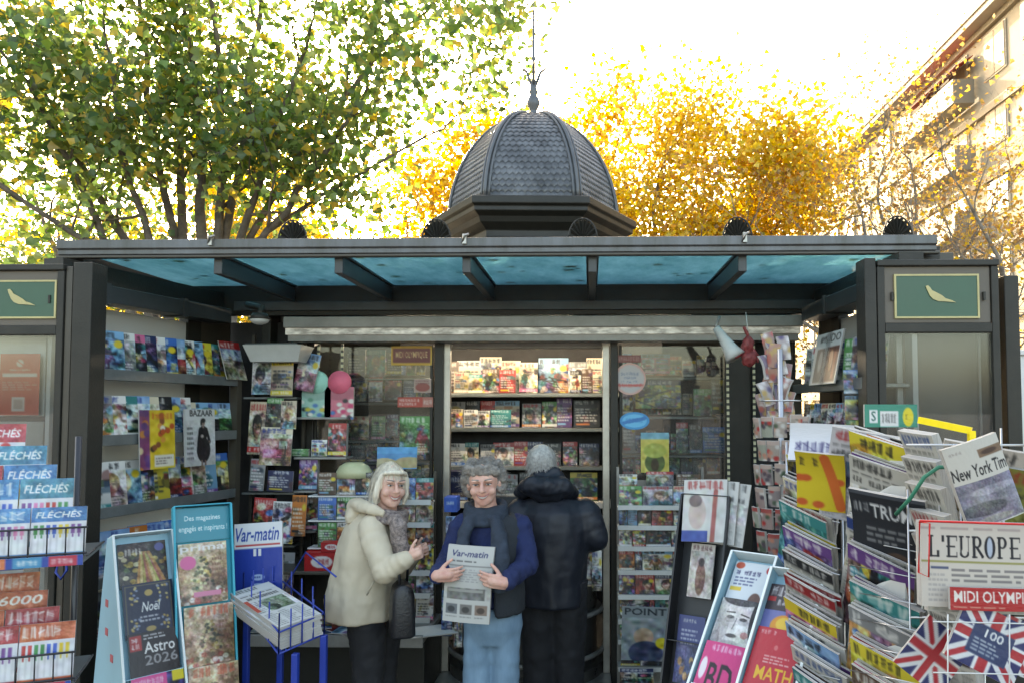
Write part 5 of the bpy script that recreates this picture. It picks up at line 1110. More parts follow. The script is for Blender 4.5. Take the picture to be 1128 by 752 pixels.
S.page(im, .008, L - .455, .205, .235, 'magazine', 'navy magazine titled Noël with gold leaf border in the pale blue left display', 'magazine', G1, off=.018)
im = Img(72, 72, (.17, .12, .12)); im.rect(.03, .05, .26, .34, (.75, .16, .15)); im.letters(.07, .1, .22, .18, (.95,) * 3, rn, 2); im.letters(.07, .21, .22, .3, (.95,) * 3, rn, 2); im.lines(.3, .05, .9, .17, 2, (.9,) * 3, rn)
im.text('Astro', .3, .2, .92, .42, (.95, .94, .92)); im.text('2026', .3, .45, .96, .64, (.62, .60, .60)); im.ell(.5, .9, .3, .1, (.3, .2, .3))
S.page(im, .01, L - .655, .20, .22, 'magazine', 'dark brown magazine titled Astro 2026 in the pale blue left display', 'magazine', G1, off=.028)
im = Img(64, 70, (.25, .2, .5)); im.noise(rn, 5, .2)
for _ in range(30): im.ell(rn.random(), .3 + .7 * rn.random(), .08, .05, [(.5, .2, .6), (.15, .4, .8), (.9, .3, .3), (.95, .9, .9), (.3, .15, .4)][rn.integers(0, 5)])
im.rect(0, .0, .66, .36, (.95, .25, .58)); im.letters(.06, .06, .6, .16, (.98, .85, .9), rn, 7); im.letters(.06, .2, .6, .32, (.98, .85, .9), rn, 5); im.rect(.76, .0, 1, .18, (.95, .85, .1))
S.page(im, .012, L - .87, .21, .25, 'magazine', 'pink and purple magazine with yellow corner, lowest in the pale blue left display', 'magazine', G1, off=.04)
S.page(cover(33, 'comic', 'orange', 60, 60)[0], .012, L - 1.10, .21, .25, 'magazine', 'orange magazine under the pink one at the bottom of the pale blue left display', 'magazine', G1, off=.05)
# red printed marks on its side panel
for i, (t, d, q) in enumerate(((.80, .10, 0), (.70, .16, 1), (.62, .08, 0), (.52, .15, 1))):
    c = S.bot + S.up * t * S.L / 1.0 * 1.0 - S.x * (S.w / 2 + .0035) - Vector((S.n.x, S.n.y, 0)).normalized() * (d * .6 + .03); c.z = S.up.z * t * S.L * .97
    b = MB(c); b.M = basis(c, -Vector((S.n.x, S.n.y, 0)).normalized() * -1, (0, 0, 1)).copy(); b.M = Matrix.Translation(c) @ Matrix((S.x, Vector((-S.x.y, S.x.x, 0)), Vector((0, 0, 1)))).transposed().to_4x4()
    b.off = S.bot; b.box(-.0015, .001, -.018, .018, -.016, .016); o = b.build('printed_mark', mat('printed_red', lin((.78, .38, .40))), S.root)
# --- teal stand
tp = P(222, 557, 3.62)
S = Stand('card_display', 'bright teal cardboard display with tall header board beside the blue newspaper stand', tp, (.62, -.78), R(14), .25, .12, M['teal'], M['teal'], wedge=False, side_in=.012, shelves=(.22, .45, .70))
L = S.L; G2 = 'magazines in the teal display'
im = Img(90, 60, PAL['teal']); im.a[:] = (.06, .60, .68); im.text('Des magazines', .18, .22, .82, .42, (.92, .97, .97)); im.text('engagés et inspirants !', .08, .52, .95, .74, (.92, .97, .97))
ho = S.page(im, 0, L - .165, .242, .155, 'header_board', 'x', 'x', None, off=.006, th=.004); attach(ho, S.root, ho.matrix_world.copy())
def nature(title, tc, seed, tsh=0):
    rn = np.random.default_rng(seed); im = Img(60, 80, (.78, .60, .42)); im.grad((.82, .68, .5), (.66, .45, .28))
    im.noise(rn, 4, .08)
    for i in range(60): y = .25 + .5 * rn.random(); im.ell(.5 + (rn.random() - .5) * (y - .15) * .9, y, .035, .025, [(.25, .26, .12), (.75, .6, .2), (.35, .28, .15), (.85, .75, .45)][rn.integers(0, 4)])
    for i in range(24): im.ell(rn.random(), .75 + .25 * rn.random(), .06, .04, [(.75, .3, .2), (.9, .85, .75), (.5, .4, .25)][rn.integers(0, 3)])
    im.photo(rn, .9)
    im.text(title, .05, .03, .95, .17, tc, tsh) if title else im.letters(.1, .03, .92, .17, tc, rn, 7); im.lines(.68, .25, .95, .6, 4, (.5, .3, .2), rn); return im
im = nature('prima', (.95, .93, .92), 1); im.ell(.2, .32, .16, .11, (.95, .35, .62)); im.rect(.3, .8, .85, .88, (.93, .5, .65))
S.page(im, -.005, L - .455, .21, .28, 'magazine', 'christmas tree magazine with pink disc, topmost in the teal display', 'magazine', G2, off=.015)
im = nature(None, (.90, .30, .15), 2); S.page(im, .012, L - .745, .21, .28, 'magazine', 'christmas tree magazine with orange title, middle of the teal display', 'magazine', G2, off=.03)
im = nature(None, (.90, .30, .15), 5); S.page(im, .022, L - 1.01, .21, .28, 'magazine', 'brown magazine with orange title, lowest in the teal display', 'magazine', G2, off=.045)

# --- blue newspaper stand with a board and tray
Yv = 3.75; vb = P(281, 650, Yv); VO = Vector((vb.x, Yv, 0)); vr = empty('newspaper_stand', VO); tag(vr, 'royal blue newspaper stand with printed board and wire tray of papers', 'newspaper stand')
im = Img(110, 150, (.05, .22, .68)); im.rect(0, 0, 1, .30, (.90, .91, .92)); im.text('Var-matin', .03, .05, .93, .21, (.06, .25, .68), .25); im.rect(.03, .245, .95, .265, (.85, .25, .25)); im.rect(0, .29, 1, .30, (.3, .4, .7))
rn = np.random.default_rng(31); im.rect(.40, .30, .46, .38, (.9,) * 3); im.rect(.50, .30, .56, .38, (.9,) * 3)
for i in range(3): im.ell(.5, .62 + .1 * i, .13 + .03 * i, .035, (.62, .74, .92)); im.lines(.38, .60 + .1 * i, .62, .64 + .1 * i, 1, (.1, .25, .6), rn)
a, c, tpz = P(259, 650, Yv), P(312, 650, Yv), P(259, 576, Yv)
bo_ = page_mesh('board', im, (c - a).length, tpz.z - a.z + .1, .012); o = link('printed_board', bo_, vr); o.matrix_world = basis(((a + c) / 2) + Vector((0, 0, -.1)), (1, .02, .07), (-.07, .12, 1)); mw = o.matrix_world.copy(); o.matrix_world = Matrix.Translation(-VO) @ mw
tz = 1.0; tray = [P(268, 662, 3.68), P(310, 652, 3.78), P(357, 690, 3.35), P(307, 712, 3.18)]
tl_, tr__, brr, bll = [Vector((p.x, p.y, p.z)) for p in tray]
b = MB(VO)
for q in ((tl_, tr__), (tr__, brr), (brr, bll), (bll, tl_)):
    for dz in (0, .09): b.tube([q[0] + Vector((0, 0, dz - .03)), q[1] + Vector((0, 0, dz - .03))], .004, 6)
    for t in np.linspace(0, 1, 5): p = q[0].lerp(q[1], t); b.tube([p + Vector((0, 0, -.03)), p + Vector((0, 0, .14))], .0035, 5)
b.tube([tr__, tr__ + Vector((.12, .0, .2)), brr + Vector((0.05, .0, .22))], .004, 6)
b.build('wire_tray', M['bluemetal'], vr)
for p in (tl_ + Vector((.02, 0, 0)), bll + Vector((.06, .03, 0)), tr__, brr):
    b = MB(VO); b.box(p.x - .014, p.x + .014, p.y - .014, p.y + .014, 0, p.z - .035); bevel(b.build('leg', M['bluemetal'], vr))
b = MB(VO)
for t in np.linspace(0.02, .98, 7): b.tube([tl_.lerp(tr__, t) + Vector((0, 0, -.032)), bll.lerp(brr, t) + Vector((0, 0, -.032))], .003, 5)
b.build('tray_floor', M['bluemetal'], vr)
# the pile of newspapers: each a folded paper
xd = ((brr - bll) + (tr__ - tl_)).normalized(); yd = ((tl_ - bll) + (tr__ - brr)).normalized(); W_ = (brr - bll).length * .86; H_ = (tl_ - bll).length * .93
im = newspaper(60, 90, 110, None, photo=(.45, .55, .42)); im.rect(0, .0, 1, .17, (.88, .88, .86)); im.letters(.06, .03, .7, .10, (.35, .38, .36), rn, 8); im.rect(.0, .30, .10, .60, (.85, .3, .2))
pmesh = page_mesh('newspaper', im, W_, H_, .011, bow=.001, news=True); im2 = newspaper(61, 30, 40); pm2 = page_mesh('newspaper', im2, W_, H_, .011, bow=0, news=True)
c0 = (bll + brr) / 2
for i in range(8):
    nrm = xd.cross(yd).normalized(); 
    if nrm.z < 0: nrm = -nrm
    off = nrm * (-.022 + .012 * i) + xd * random.uniform(-.006, .006) + yd * (.01 + random.uniform(-.004, .004))
    o = place(pmesh if i == 7 else pm2, basis(c0 + off, xd, yd), 'newspaper', 'topmost folded newspaper in the wire tray of the royal blue stand' if i == 7 else 'folded newspaper under others in the pile on the royal blue stand', 'newspaper', 'newspapers piled in the blue tray')

# --- black leaning stand right of the door
tp = P(783, 549, 3.75)
S = Stand('black_display', 'tall black leaning display with three slim magazine pockets right of the man', tp, (-.50, -.866), R(17), .24, .25, M['black'], M['black'], side_in=.06, shelves=(.42, .80))
L = S.L; G3 = 'magazines in the black display'
im = Img(50, 60, (.88, .87, .84)); im.letters(.08, .04, .95, .16, (.75, .15, .12), rn, 6); im.ell(.35, .55, .2, .25, (.85, .75, .7)); im.ell(.3, .35, .15, .1, (.5, .4, .4)); im.rect(0, .82, .6, 1, (.15, .3, .7)); im.line(.75, .2, .7, 1, .1, (.75, .35, .3)); im.noise(rn, 5, .05, .18)
for k in range(3): S.page(im if k == 2 else newspaper(70, 30, 40), .01 + .035 * (2 - k), L - .22, .22, .30, 'magazine', ['hindmost white magazine sticking out at the top of the black display', 'middle white magazine sticking out at the top of the black display', 'front white and blue magazine bulging from the top of the black display'][k], 'magazine', G3, off=.03 + .02 * k, roll=.06 * (k - 1))
im = Img(36, 60, (.86, .80, .74)); im.ell(.5, .65, .2, .3, (.6, .35, .25)); im.ell(.5, .35, .12, .08, (.3, .2, .15)); im.letters(.1, .04, .9, .13, (.4, .2, .2), rn, 5)
im.photo(rn, .7, .15, 1); S.page(im, .0, L - .475, .12, .25, 'magazine', 'slim cream magazine with a brown figure in the middle of the black display', 'magazine', G3, off=.03)
im = Img(44, 80, (.22, .27, .55)); im.letters(.2, .06, .7, .11, (.8,) * 3, rn, 5); im.lines(.15, .2, .85, .45, 4, (.8, .82, .9), rn)
for _ in range(10): im.ell(.2 + .6 * rn.random(), .55 + .35 * rn.random(), .08, .06, [(.85, .6, .3), (.7, .45, .2), (.15, .15, .3)][rn.integers(0, 3)])
im.photo(rn, .7, .45, 1); S.page(im, -.02, L - .86, .13, .30, 'magazine', 'slim blue violet magazine with golden figures in the lower black display', 'magazine', G3, off=.03)
# --- pale blue stands right
def pales(tpx, tpy, Y, label, w=.185, lean=39): return Stand('card_display', label, P(tpx, tpy, Y), (-.62, -.785), R(lean), w, .1, M['cardblue'], M['cardrim'], side_in=.03, wedge=False, shelves=(.25, .5, .75))
S = pales(836, 617, 2.95, 'pale blue cardboard display with black and white portrait, right of the black display'); L = S.L; G4 = 'magazines in the right pale blue displays'
im = Img(60, 80, (.86, .90, .92)); im.ell(.15, .08, .12, .07, (.85, .3, .15)); im.letters(.1, .18, .85, .27, (.15, .15, .35), rn, 7); im.lines(.1, .3, .85, .5, 3, (.25, .3, .5), rn); im.rect(.05, .52, .35, .6, (.95, .8, .2)); im.ell(.75, .8, .16, .2, (.45, .3, .25)); im.ell(.9, .12, .06, .07, (.85, .2, .2))
S.page(im, .0, L - .225, .155, .20, 'magazine', 'white and pale blue magazine with red disc, top of the portrait display', 'magazine', G4, off=.015)
im = Img(72, 90, (.80, .79, .78)); im.ell(.5, .42, .36, .40, (.86, .85, .84)); im.ell(.34, .34, .09, .03, (.12,) * 3); im.ell(.66, .36, .09, .03, (.12,) * 3); im.line(.22, .26, .42, .25, .03, (.2,) * 3); im.line(.58, .27, .78, .3, .03, (.2,) * 3); im.line(.5, .36, .46, .54, .03, (.55,) * 3); im.ell(.48, .66, .13, .035, (.3, .28, .28)); im.ell(.95, .3, .14, .4, (.15,) * 3); im.ell(.5, 1.0, .5, .14, (.12,) * 3); im.ell(.78, .62, .09, .06, (.80, .42, .42), .8); im.ell(.1, .8, .12, .2, (.6,) * 3); im.ell(.2, .5, .16, .3, (.55,) * 3, .35); im.ell(.56, .5, .05, .1, (.95,) * 3, .5); im.ell(.34, .38, .13, .06, (.5,) * 3, .4); im.ell(.66, .4, .13, .06, (.5,) * 3, .4); im.ell(.5, .0, .46, .13, (.2,) * 3, .9); im.ell(.48, .78, .2, .04, (.6,) * 3, .5); im.photo(rn, .45)
S.page(im, .004, L - .40, .16, .215, 'magazine', 'magazine cover with large black and white face and a red dab', 'magazine', G4, off=.03)
im = Img(60, 70, (.93, .18, .50)); im.letters(.1, .06, .9, .17, (.98, .8, .88), rn, 8); im.text('BD', .25, .38, .85, .9, (.15, .08, .12)); im.ell(.12, .5, .08, .2, (.95, .9, .92))
S.page(im, .004, L - .565, .16, .20, 'magazine', 'hot pink magazine titled BD in the portrait display', 'magazine', G4, off=.045)
im = Img(60, 70, (.90, .93, .93)); im.text('360', .06, .06, .6, .34, (.1, .15, .25)); im.ell(.8, .3, .14, .12, (.95, .85, .1)); im.ell(.5, .8, .3, .2, (.3, .5, .7))
S.page(im, .004, L - .72, .16, .19, 'magazine', 'white magazine numbered 360 at the bottom of the portrait display', 'magazine', G4, off=.06)
S = pales(884, 636, 2.74, 'pale blue cardboard display with sun cover and red book, beside the newspaper rack', .195); L = S.L
im = Img(60, 80, (.42, .45, .72)); im.rect(0, 0, 1, .45, (.25, .2, .22)); im.letters(.08, .05, .85, .2, (.92,) * 3, rn, 6); im.letters(.25, .27, .9, .36, (.88,) * 3, rn, 6); im.ell(.52, .7, .30, .19, (.95, .60, .12)); im.ell(.52, .66, .18, .11, (.98, .80, .2)); im.rect(.02, .22, .2, .3, (.8, .15, .15))
S.page(im, -.01, L - .27, .165, .22, 'magazine', 'dark blue magazine with a glowing orange sun', 'magazine', G4, off=.02)
im = Img(70, 90, (.83, .12, .18)); im.letters(.1, .05, .45, .11, (.9, .7, .7), rn, 5); im.lines(.3, .42, .85, .56, 3, (.93, .75, .72), rn); im.text('MATH', .2, .60, .95, .80, (.95, .72, .1)); im.ell(.5, .3, .04, .04, (.9, .4, .4))
S.page(im, -.005, L - .445, .165, .225, 'magazine', 'red book with yellow MATH lettering in the display beside the newspaper rack', 'magazine', G4, off=.035)
im = Img(60, 70, (.88, .90, .90)); im.text('SCIENCE', .06, .05, .9, .22, (.1, .15, .2)); im.ell(.5, .65, .3, .25, (.4, .55, .7))
S.page(im, -.005, L - .64, .165, .20, 'magazine', 'white SCIENCE magazine at the bottom of the display beside the newspaper rack', 'magazine', G4, off=.05)

# --- puzzle rack, far left
pr0 = P(40, 700, 2.75); PO = Vector((pr0.x, 2.75, 0)); pr_ = empty('wire_display', PO); tag(pr_, 'wire display of puzzle magazines and felt pens in front of the left show case', 'display rack')
fu = Vector((.92, .40, 0)).normalized(); fn = Vector((fu.y, -fu.x, 0))
G5 = 'puzzle packs in the left wire display'
FL = [(.10, .50, .82), (.82, .15, .18), (.12, .55, .70), (.90, .35, .15), (.15, .30, .75)]
def puzz(seed, title, base, title_c=(.96, .96, .95), pens=True, w=54, h=70):
    rn = np.random.default_rng(seed); im = Img(w, h, (.86, .86, .88)); im.rect(0, 0, 1, .30, base); im.photo(rn, .5, 0, .3); im.text(title, .08, .07, .90, .22, title_c, .2) if title else im.letters(.06, .06, .9, .24, title_c, rn, 6)
    cs_ = [(.85, .2, .2), (.2, .6, .3), (.15, .35, .8), (.95, .8, .15), (.5, .25, .6), (.95, .5, .7)]
    if pens:
        for i in range(8): x = .06 + i * .11; c = cs_[(i // 2 + seed) % 6]; im.rect(x, .36, x + .07, .55, c); im.rect(x, .55, x + .07, .9, (.93, .93, .95)); im.rect(x + .02, .55, x + .05, .62, c)
    else:
        for _ in range(16): im.ell(rn.random(), .35 + .6 * rn.random(), .1, .07, cs_[rn.integers(0, 6)])
    im.rect(0, .92, 1, 1, base); im.noise(rn, 6, .04); return im
kc = [0]
def prow(xr, yt, hgt, Y, cols, n, ysl=.0):
    """row ending at pixel xr, tops at yt, going towards the left and the viewer"""
    e = P(xr, yt, Y); w = .165
    for i in range(n):
        im = puzz(100 + kc[0], cols[i % len(cols)][0], cols[i % len(cols)][1], pens=cols[i % len(cols)][2]); kc[0] += 1
        p = e - fu * (w * .5 + i * (w + .004)) + fn * .0; 
        row_ = prow.row; lb = f"{['blue', 'red', 'teal', 'orange', 'royal blue'][FL.index(cols[i % len(cols)][1])]} puzzle pack, {ORD[i]} from the post in the {ORD[row_]} row of the wire display"
        place(page_mesh('puzzle_pack', im, w, hgt, .008, bow=.003), basis((p.x, p.y, e.z - hgt), fu, Vector((0, 0, 1)) - fn * .14 + fu * random.uniform(-.03, .03)), 'puzzle_pack', lb, 'puzzle magazine', G5)
    prow.row += 1
prow.row = 0
F_ = 'FLÉCHÉS'
prow(27, 466, .24, 2.86, [(F_, FL[1], 0), (F_, FL[3], 0)], 2); prow(50, 490, .24, 2.82, [(F_, FL[2], 1), (F_, FL[0], 1)], 2); prow(61, 511, .24, 2.77, [(F_, FL[0], 1), (F_, FL[1], 0)], 2)
prow(80, 526, .24, 2.72, [(F_, FL[2], 1), (None, FL[0], 1)], 3); prow(95, 557, .17, 2.65, [(F_, FL[0], 1), (None, FL[0], 1)], 3)
prow(25, 607, .24, 2.90, [(None, FL[4], 0), (None, FL[3], 0)], 2); prow(42, 630, .24, 2.86, [(None, FL[3], 0), (None, FL[1], 1)], 2); prow(51, 650, .22, 2.80, [('6000', FL[3], 0), (None, FL[1], 1)], 2)
prow(64, 668, .22, 2.75, [(None, FL[1], 1), (None, FL[3], 1)], 2); prow(82, 684, .20, 2.66, [(None, FL[3], 1), (None, FL[1], 1)], 3)
for (xr, yt, hg, Y) in ((95, 557, .17, 2.65), (82, 684, .20, 2.66)):
    b = MB(PO); e = P(xr, yt, Y) + fn * .02
    for dz in (.01, .10): b.tube([e + Vector((0, 0, -hg + dz)) + fu * .01, e + Vector((0, 0, -hg + dz)) - fu * .62], .004, 6)
    for k in range(12): b.tube([e + Vector((0, 0, -hg)) - fu * (k * .055), e + Vector((0, 0, -hg + .10)) - fu * (k * .055)], .0025, 5)
    for dz in (0.0,): b.tube([e + Vector((0, 0, -hg + dz)) + fu * .01, e + Vector((0, 0, -hg + dz)) + fu * .01 - fn * .3], .004, 6)
    b.tube([e + Vector((0, 0, -hg)) - fu * .62, e + Vector((0, 0, -hg)) - fu * .62 - fn * .3], .004, 6)
    b.build('wire_basket', M['wireb'], pr_)
for (xr, yt, hg, Y) in ((95, 557, .17, 2.65), (82, 684, .20, 2.66)):
    b = MB(PO); e = P(xr, yt, Y); z = e.z - hg - .004; q = [e + fn * .02, e - fu * .62 + fn * .02, e - fu * .62 - fn * .3, e - fn * .3]; b.hexa([(p.x, p.y, z - .02) for p in q], [(p.x, p.y, z) for p in q])
    b.build('shelf', M['shelf'], pr_)
b = MB(PO)
for s in (.05, .6):
    p = P(80, 557, 2.65) - fn * .32 - fu * s; b.tube([(p.x, p.y, 0), (p.x, p.y, 1.75)], .012, 8)
b.build('pole', M['wireb'], pr_)
im = Img(90, 12, (.15, .3, .7)); rn = np.random.default_rng(5)
for i, c in enumerate([(.2, .6, .8), (.9, .3, .6), (.2, .35, .8), (.95, .5, .3), (.2, .6, .8), (.85, .2, .3)]): im.rect(i / 6, 0, (i + .8) / 6, 1, c); im.letters(i / 6 + .02, .3, (i + .7) / 6, .75, (.95,) * 3, rn, 4)
for (xr, yt, hg, Y) in ((95, 557, .17, 2.65), (82, 684, .20, 2.66)):
    e = P(xr, yt, Y) + fn * .027; p = e - fu * .31; o = place(page_mesh('price_strip', im, .62, .035, .003), basis((p.x, p.y, e.z - hg - .03), fu, (0, 0, 1)), 'price_strip', None, None, None, None)
    attach(o, pr_, o.matrix_world.copy())
# hook on the left post
b = MB(); c = P(72, 612, 3.6); b.tube([c, c + Vector((-.01, -.03, -.02)), c + Vector((-.02, -.035, -.07)), c + Vector((.01, -.04, -.10)), c + Vector((.03, -.03, -.06)), c + Vector((.015, -.02, .03))], .006, 8); tag(b.build('carabiner_clip', M['bluemetal']), 'small blue clip hanging on the dark left post', 'clip')

# --- key ring carousel between right window and rack
kr = P(862, 600, 3.3); KR = Vector((kr.x, 3.3, 0)); kk = empty('souvenir_carousel', KR); tag(kk, 'slim carousel hung with small red and grey souvenirs beside the newspaper rack', 'souvenir rack')
b = MB(KR); b.tube([(KR.x, KR.y, 0), (KR.x, KR.y, Z(385, 3.3))], .012, 10); 
for z in np.arange(.62, 1.9, .098): b.tube([(KR.x + math.cos(a) * .09, KR.y + math.sin(a) * .09, z) for a in np.linspace(0, 2 * math.pi, 17)], .003, 5)
b.build('pole', M['wire'], kk); b = MB(KR); b.loft([(KR.x, KR.y, 0, .2, .2), (KR.x, KR.y, .03, .18, .18)], n=24); b.build('base', M['black'], kk)
for r_ in range(13):
    for c in range(6):
        a = R(180 + 15 + 30 * c + (15 if r_ % 2 else 0)); z = 1.83 - r_ * .098 + random.uniform(-.01, .01); d = Vector((math.cos(a), math.sin(a), 0)); rn = np.random.default_rng(r_ * 9 + c)
        im = Img(12, 18, [(.62, .52, .50), (.60, .62, .55), (.55, .5, .5), (.66, .6, .55)][rn.integers(0, 4)]); 
        for _ in range(9): im.ell(rn.random(), rn.random(), .17, .1, [(.75, .15, .15), (.8, .78, .75), (.25, .35, .25), (.3, .25, .3), (.8, .5, .4)][rn.integers(0, 5)])
        im.rect(0, 0, 1, .22, (.70, .28, .26) if r_ > 3 else (.75, .65, .6)); p = KR + d * (.10 + .02 * random.random()) + Vector((0, 0, z - .09))
        place(page_mesh('souvenir', im, .052, .086, .012, bow=.006), basis(p, Vector((-d.y, d.x, 0)), Vector((0, 0, 1)) + d * .1), 'souvenir', f"small carded souvenir, {ORD[c]} around tier {ORD[r_]} from the top of the carousel", 'souvenir', 'carded souvenirs on the carousel')
# clear souvenir bags bunched above the carousel
for i in range(22):
    rn = np.random.default_rng(400 + i); px, py = 846 + 22 * rn.random() + 4 * math.sin(i), 378 + 4.6 * i * .9; im = Img(10, 16, [(.62, .48, .45), (.68, .62, .6), (.5, .42, .5), (.7, .5, .42)][i % 4])
    for _ in range(7): im.ell(rn.random(), rn.random(), .2, .12, [(.75, .35, .3), (.85, .82, .8), (.35, .3, .45), (.75, .6, .3)][rn.integers(0, 4)])
    place(page_mesh('souvenir_bag', im, .055, .11, .012, curl=.02, bow=.008), basis(P(px, py + 14, 3.42 + .10 * rn.random()), (1, rn.normal(0, .5), rn.normal(0, .2)), (rn.normal(0, .15), rn.normal(0, .2), 1)), 'souvenir_bag', f"small clear souvenir bag, {ORD[i] + ' from the top' if i < 20 else ['lowest but one', 'lowest'][i - 20]} in the bunch above the carousel", 'souvenir bag', 'clear bags bunched above the carousel')
# folded plastic on top (white)
# ================================================================= big newspaper rack, right
NR = P(950, 700, 2.6); NO = Vector((NR.x, 2.6, 0)); nrk = empty('newspaper_rack', NO); tag(nrk, 'large wire rack packed with slanting newspapers at the right front', 'newspaper rack')
G6 = 'newspapers slanting in the large rack'
b = MB(NO); rnn = np.random.default_rng(77)
def npaper(col, i, tlx, tly, w, h, Y, yaw, roll, seed, label, im=None, t=.016, curl=-.03, lean=-.24, tint=None):
    """a paper whose top-left corner sits at the given spot of its column"""
    xd = Vector((math.cos(yaw) * math.cos(roll), math.sin(yaw) * math.cos(roll), -math.sin(roll))); nrm = Vector((xd.y, -xd.x, 0)).normalized()
    up = (Vector((0, 0, 1)) - nrm * lean); up = (up - xd * up.dot(xd)).normalized()
    im = im or newspaper(seed, 44, 50, None); tl = P(tlx, tly, Y)
    c = tl + xd * (w / 2) - up * h
    o = place(page_mesh('newspaper', im, w, h, t, curl, .004, news=True), basis(c, xd, up), 'newspaper', label, 'newspaper', G6)
    return c, xd, up
yawA = R(-50); rollA = R(14)
hdr = [(.75, .1, .12), (.1, .2, .55), (.1, .1, .12), (.2, .5, .3)]
def npim(seed, kind=None, w=44, h=50):
    rn = np.random.default_rng(seed); im = newspaper(seed, w, h, None)
    im.a = im.a * np.array([.93, .92, .90])
    if kind == 'mag': im = cover(seed, None, None, w, h)[0]
    if kind and kind.startswith('bg:'): im = cover(seed, 'comic', kind[3:], w, h)[0]
    return im
colA = [(868, 500, 'bg:yellow'), (864, 524, 'news'), (860, 550, 'mag'), (864, 578, 'bg:purple'), (864, 604, 'news'), (866, 630, 'news'), (866, 655, 'news'), (868, 682, 'mag'), (874, 708, 'news'), (876, 732, 'bg:yellow')]
for i, (x, y, k) in enumerate(colA):
    Y = 2.95 - i * .055
    for j in range(3):
        seed = 2000 + i * 5 + j; yy = Y + .03 * (2 - j)
        npaper('A', i, x + 4 + (2 - j) * 3, y - 3 - (2 - j) * 2.6, .205 + .01 * (j % 2), .28, yy, yawA, rollA + R(4 * random.random()), seed, f"{['hind', 'middle', 'front'][j]} paper in the {ORD[i]} pocket down, inner column of the large rack", npim(seed, k if (j == 2 and k != 'news') else ('mag' if rnn.random() < .35 else None)), t=.009)
colB = [(936, 474, 'mag'), (936, 500, 'news'), (934, 566, 'news'), (935, 596, 'bg:brown'), (937, 637, 'bg:teal'), (936, 664, 'bg:orange'), (938, 699, 'bg:yellow'), (940, 728, 'bg:brown')]
for i, (x, y, k) in enumerate(colB):
    Y = 2.62 - i * .05
    for j in range(3):
        seed = 2100 + i * 5 + j; yy = Y + .03 * (2 - j)
        npaper('B', i, x + 5 + (2 - j) * 3, y - 3 - (2 - j) * 2.6, .225 + .01 * (j % 2), .31, yy, R(-48), rollA + R(4 * random.random()), seed, f"{['hind', 'middle', 'front'][j]} paper in the {ORD[i]} pocket down, middle column of the large rack", npim(seed, k if (j == 2 and k != 'news') else ('mag' if rnn.random() < .35 else None), 54, 54), t=.010)
im = Img(60, 60, (.10, .11, .14)); im.text('TRUMP', .28, .14, .92, .30, (.92, .92, .92)); im.letters(.05, .15, .25, .25, (.8,) * 3, rnn, 3); im.rect(0, 0, 1, .05, (.3, .32, .36)); im.lines(.2, .4, .8, .6, 3, (.6,) * 3, rnn); im.ell(.6, .85, .25, .2, (.35, .25, .2))
npaper('B', 9, 940, 533, .235, .30, 2.44, R(-44), R(6), 5, 'black magazine titled TRUMP in the middle column of the large rack', im)
im = Img(40, 50, (.93, .80, .10)); [im.ell(rnn.random(), .2 + .7 * rnn.random(), .12, .06, (.9, .35, .1)) for _ in range(5)]; im.letters(.1, .1, .5, .25, (.2, .15, .1), rnn, 3); im.line(.6, .1, .9, .9, .2, (.93, .4, .1))
npaper('A', 12, 878, 493, .17, .22, 2.74, R(-30), R(4), 5, 'bright yellow comic paper sticking out of the inner column of the large rack', im)
# small checked paper roll and third column of edges
for i in range(7):
    npaper('C', i, 1000 + i * 4, 470 + i * 28, .13, .34, 2.42 - i * .035, R(-66), R(5), 2300 + i, f'edge-on paper {ORD[i]} from the top between the middle column and the pink paper', npim(2300 + i), t=.03)
for i, (x, y, c_) in enumerate(((918, 466, (.82, .80, .82)), (1040, 480, (.8, .75, .7)), (1052, 500, (.55, .55, .2)), (1062, 484, (.85, .8, .78)))):
    im = newspaper(2400 + i, 40, 50, tint=c_); npaper('D', i, x, y, .22, .34, 2.66 if i == 0 else 2.34, R(-20), R(10), 0, f"{['striped', 'pale', 'olive', 'white'][i]} folded paper standing upright at the top of the large rack", im, t=.02)
# crossword style white pad at the top left
im = Img(50, 40, (.90, .90, .92)); im.letters(.1, .45, .9, .75, (.2, .18, .4), rnn, 7); npaper('A', 13, 872, 470, .24, .14, 2.95, R(-25), R(2), 5, 'white pad with violet lettering on the top left of the large rack', im, lean=.5)
# wires of the rack
b = MB(NO)
for (x0, x1, Ya, Yb) in ((866, 926, 2.98, 2.74), (936, 1010, 2.66, 2.42)):
    for k in range(9):
        y = 512 + k * 28; dy = k * .052; p = P(x0, y, Ya - dy) ; q = P(x1, y + 12, Yb - dy); off = Vector((-.01, -.02, -.07)); b.tube([p + off, q + off], .0018, 5)
    for x, Y in ((x0, Ya + .12), (x1, Yb + .12)):
        p = P(x, 470, Y); b.tube([(p.x, p.y, p.z - .06), (p.x - .0, p.y - .0, 0)], .005, 6)
for px in (1000, 1035, 1058, 1080, 1105):
    p = P(px, 560, 2.25); b.tube([(p.x, p.y, 1.62 if px < 1100 else 1.8), (p.x, p.y, 0)], .003, 6)
for z in (1.75, 1.5, 1.25, 1.0, .8, .6): b.tube([(P(1000, 560, 2.25).x, 2.25, z), (P(1150, 560, 2.25).x, 2.25, z)], .004, 6)
b.build('wire_frame', M['wire'], nrk)
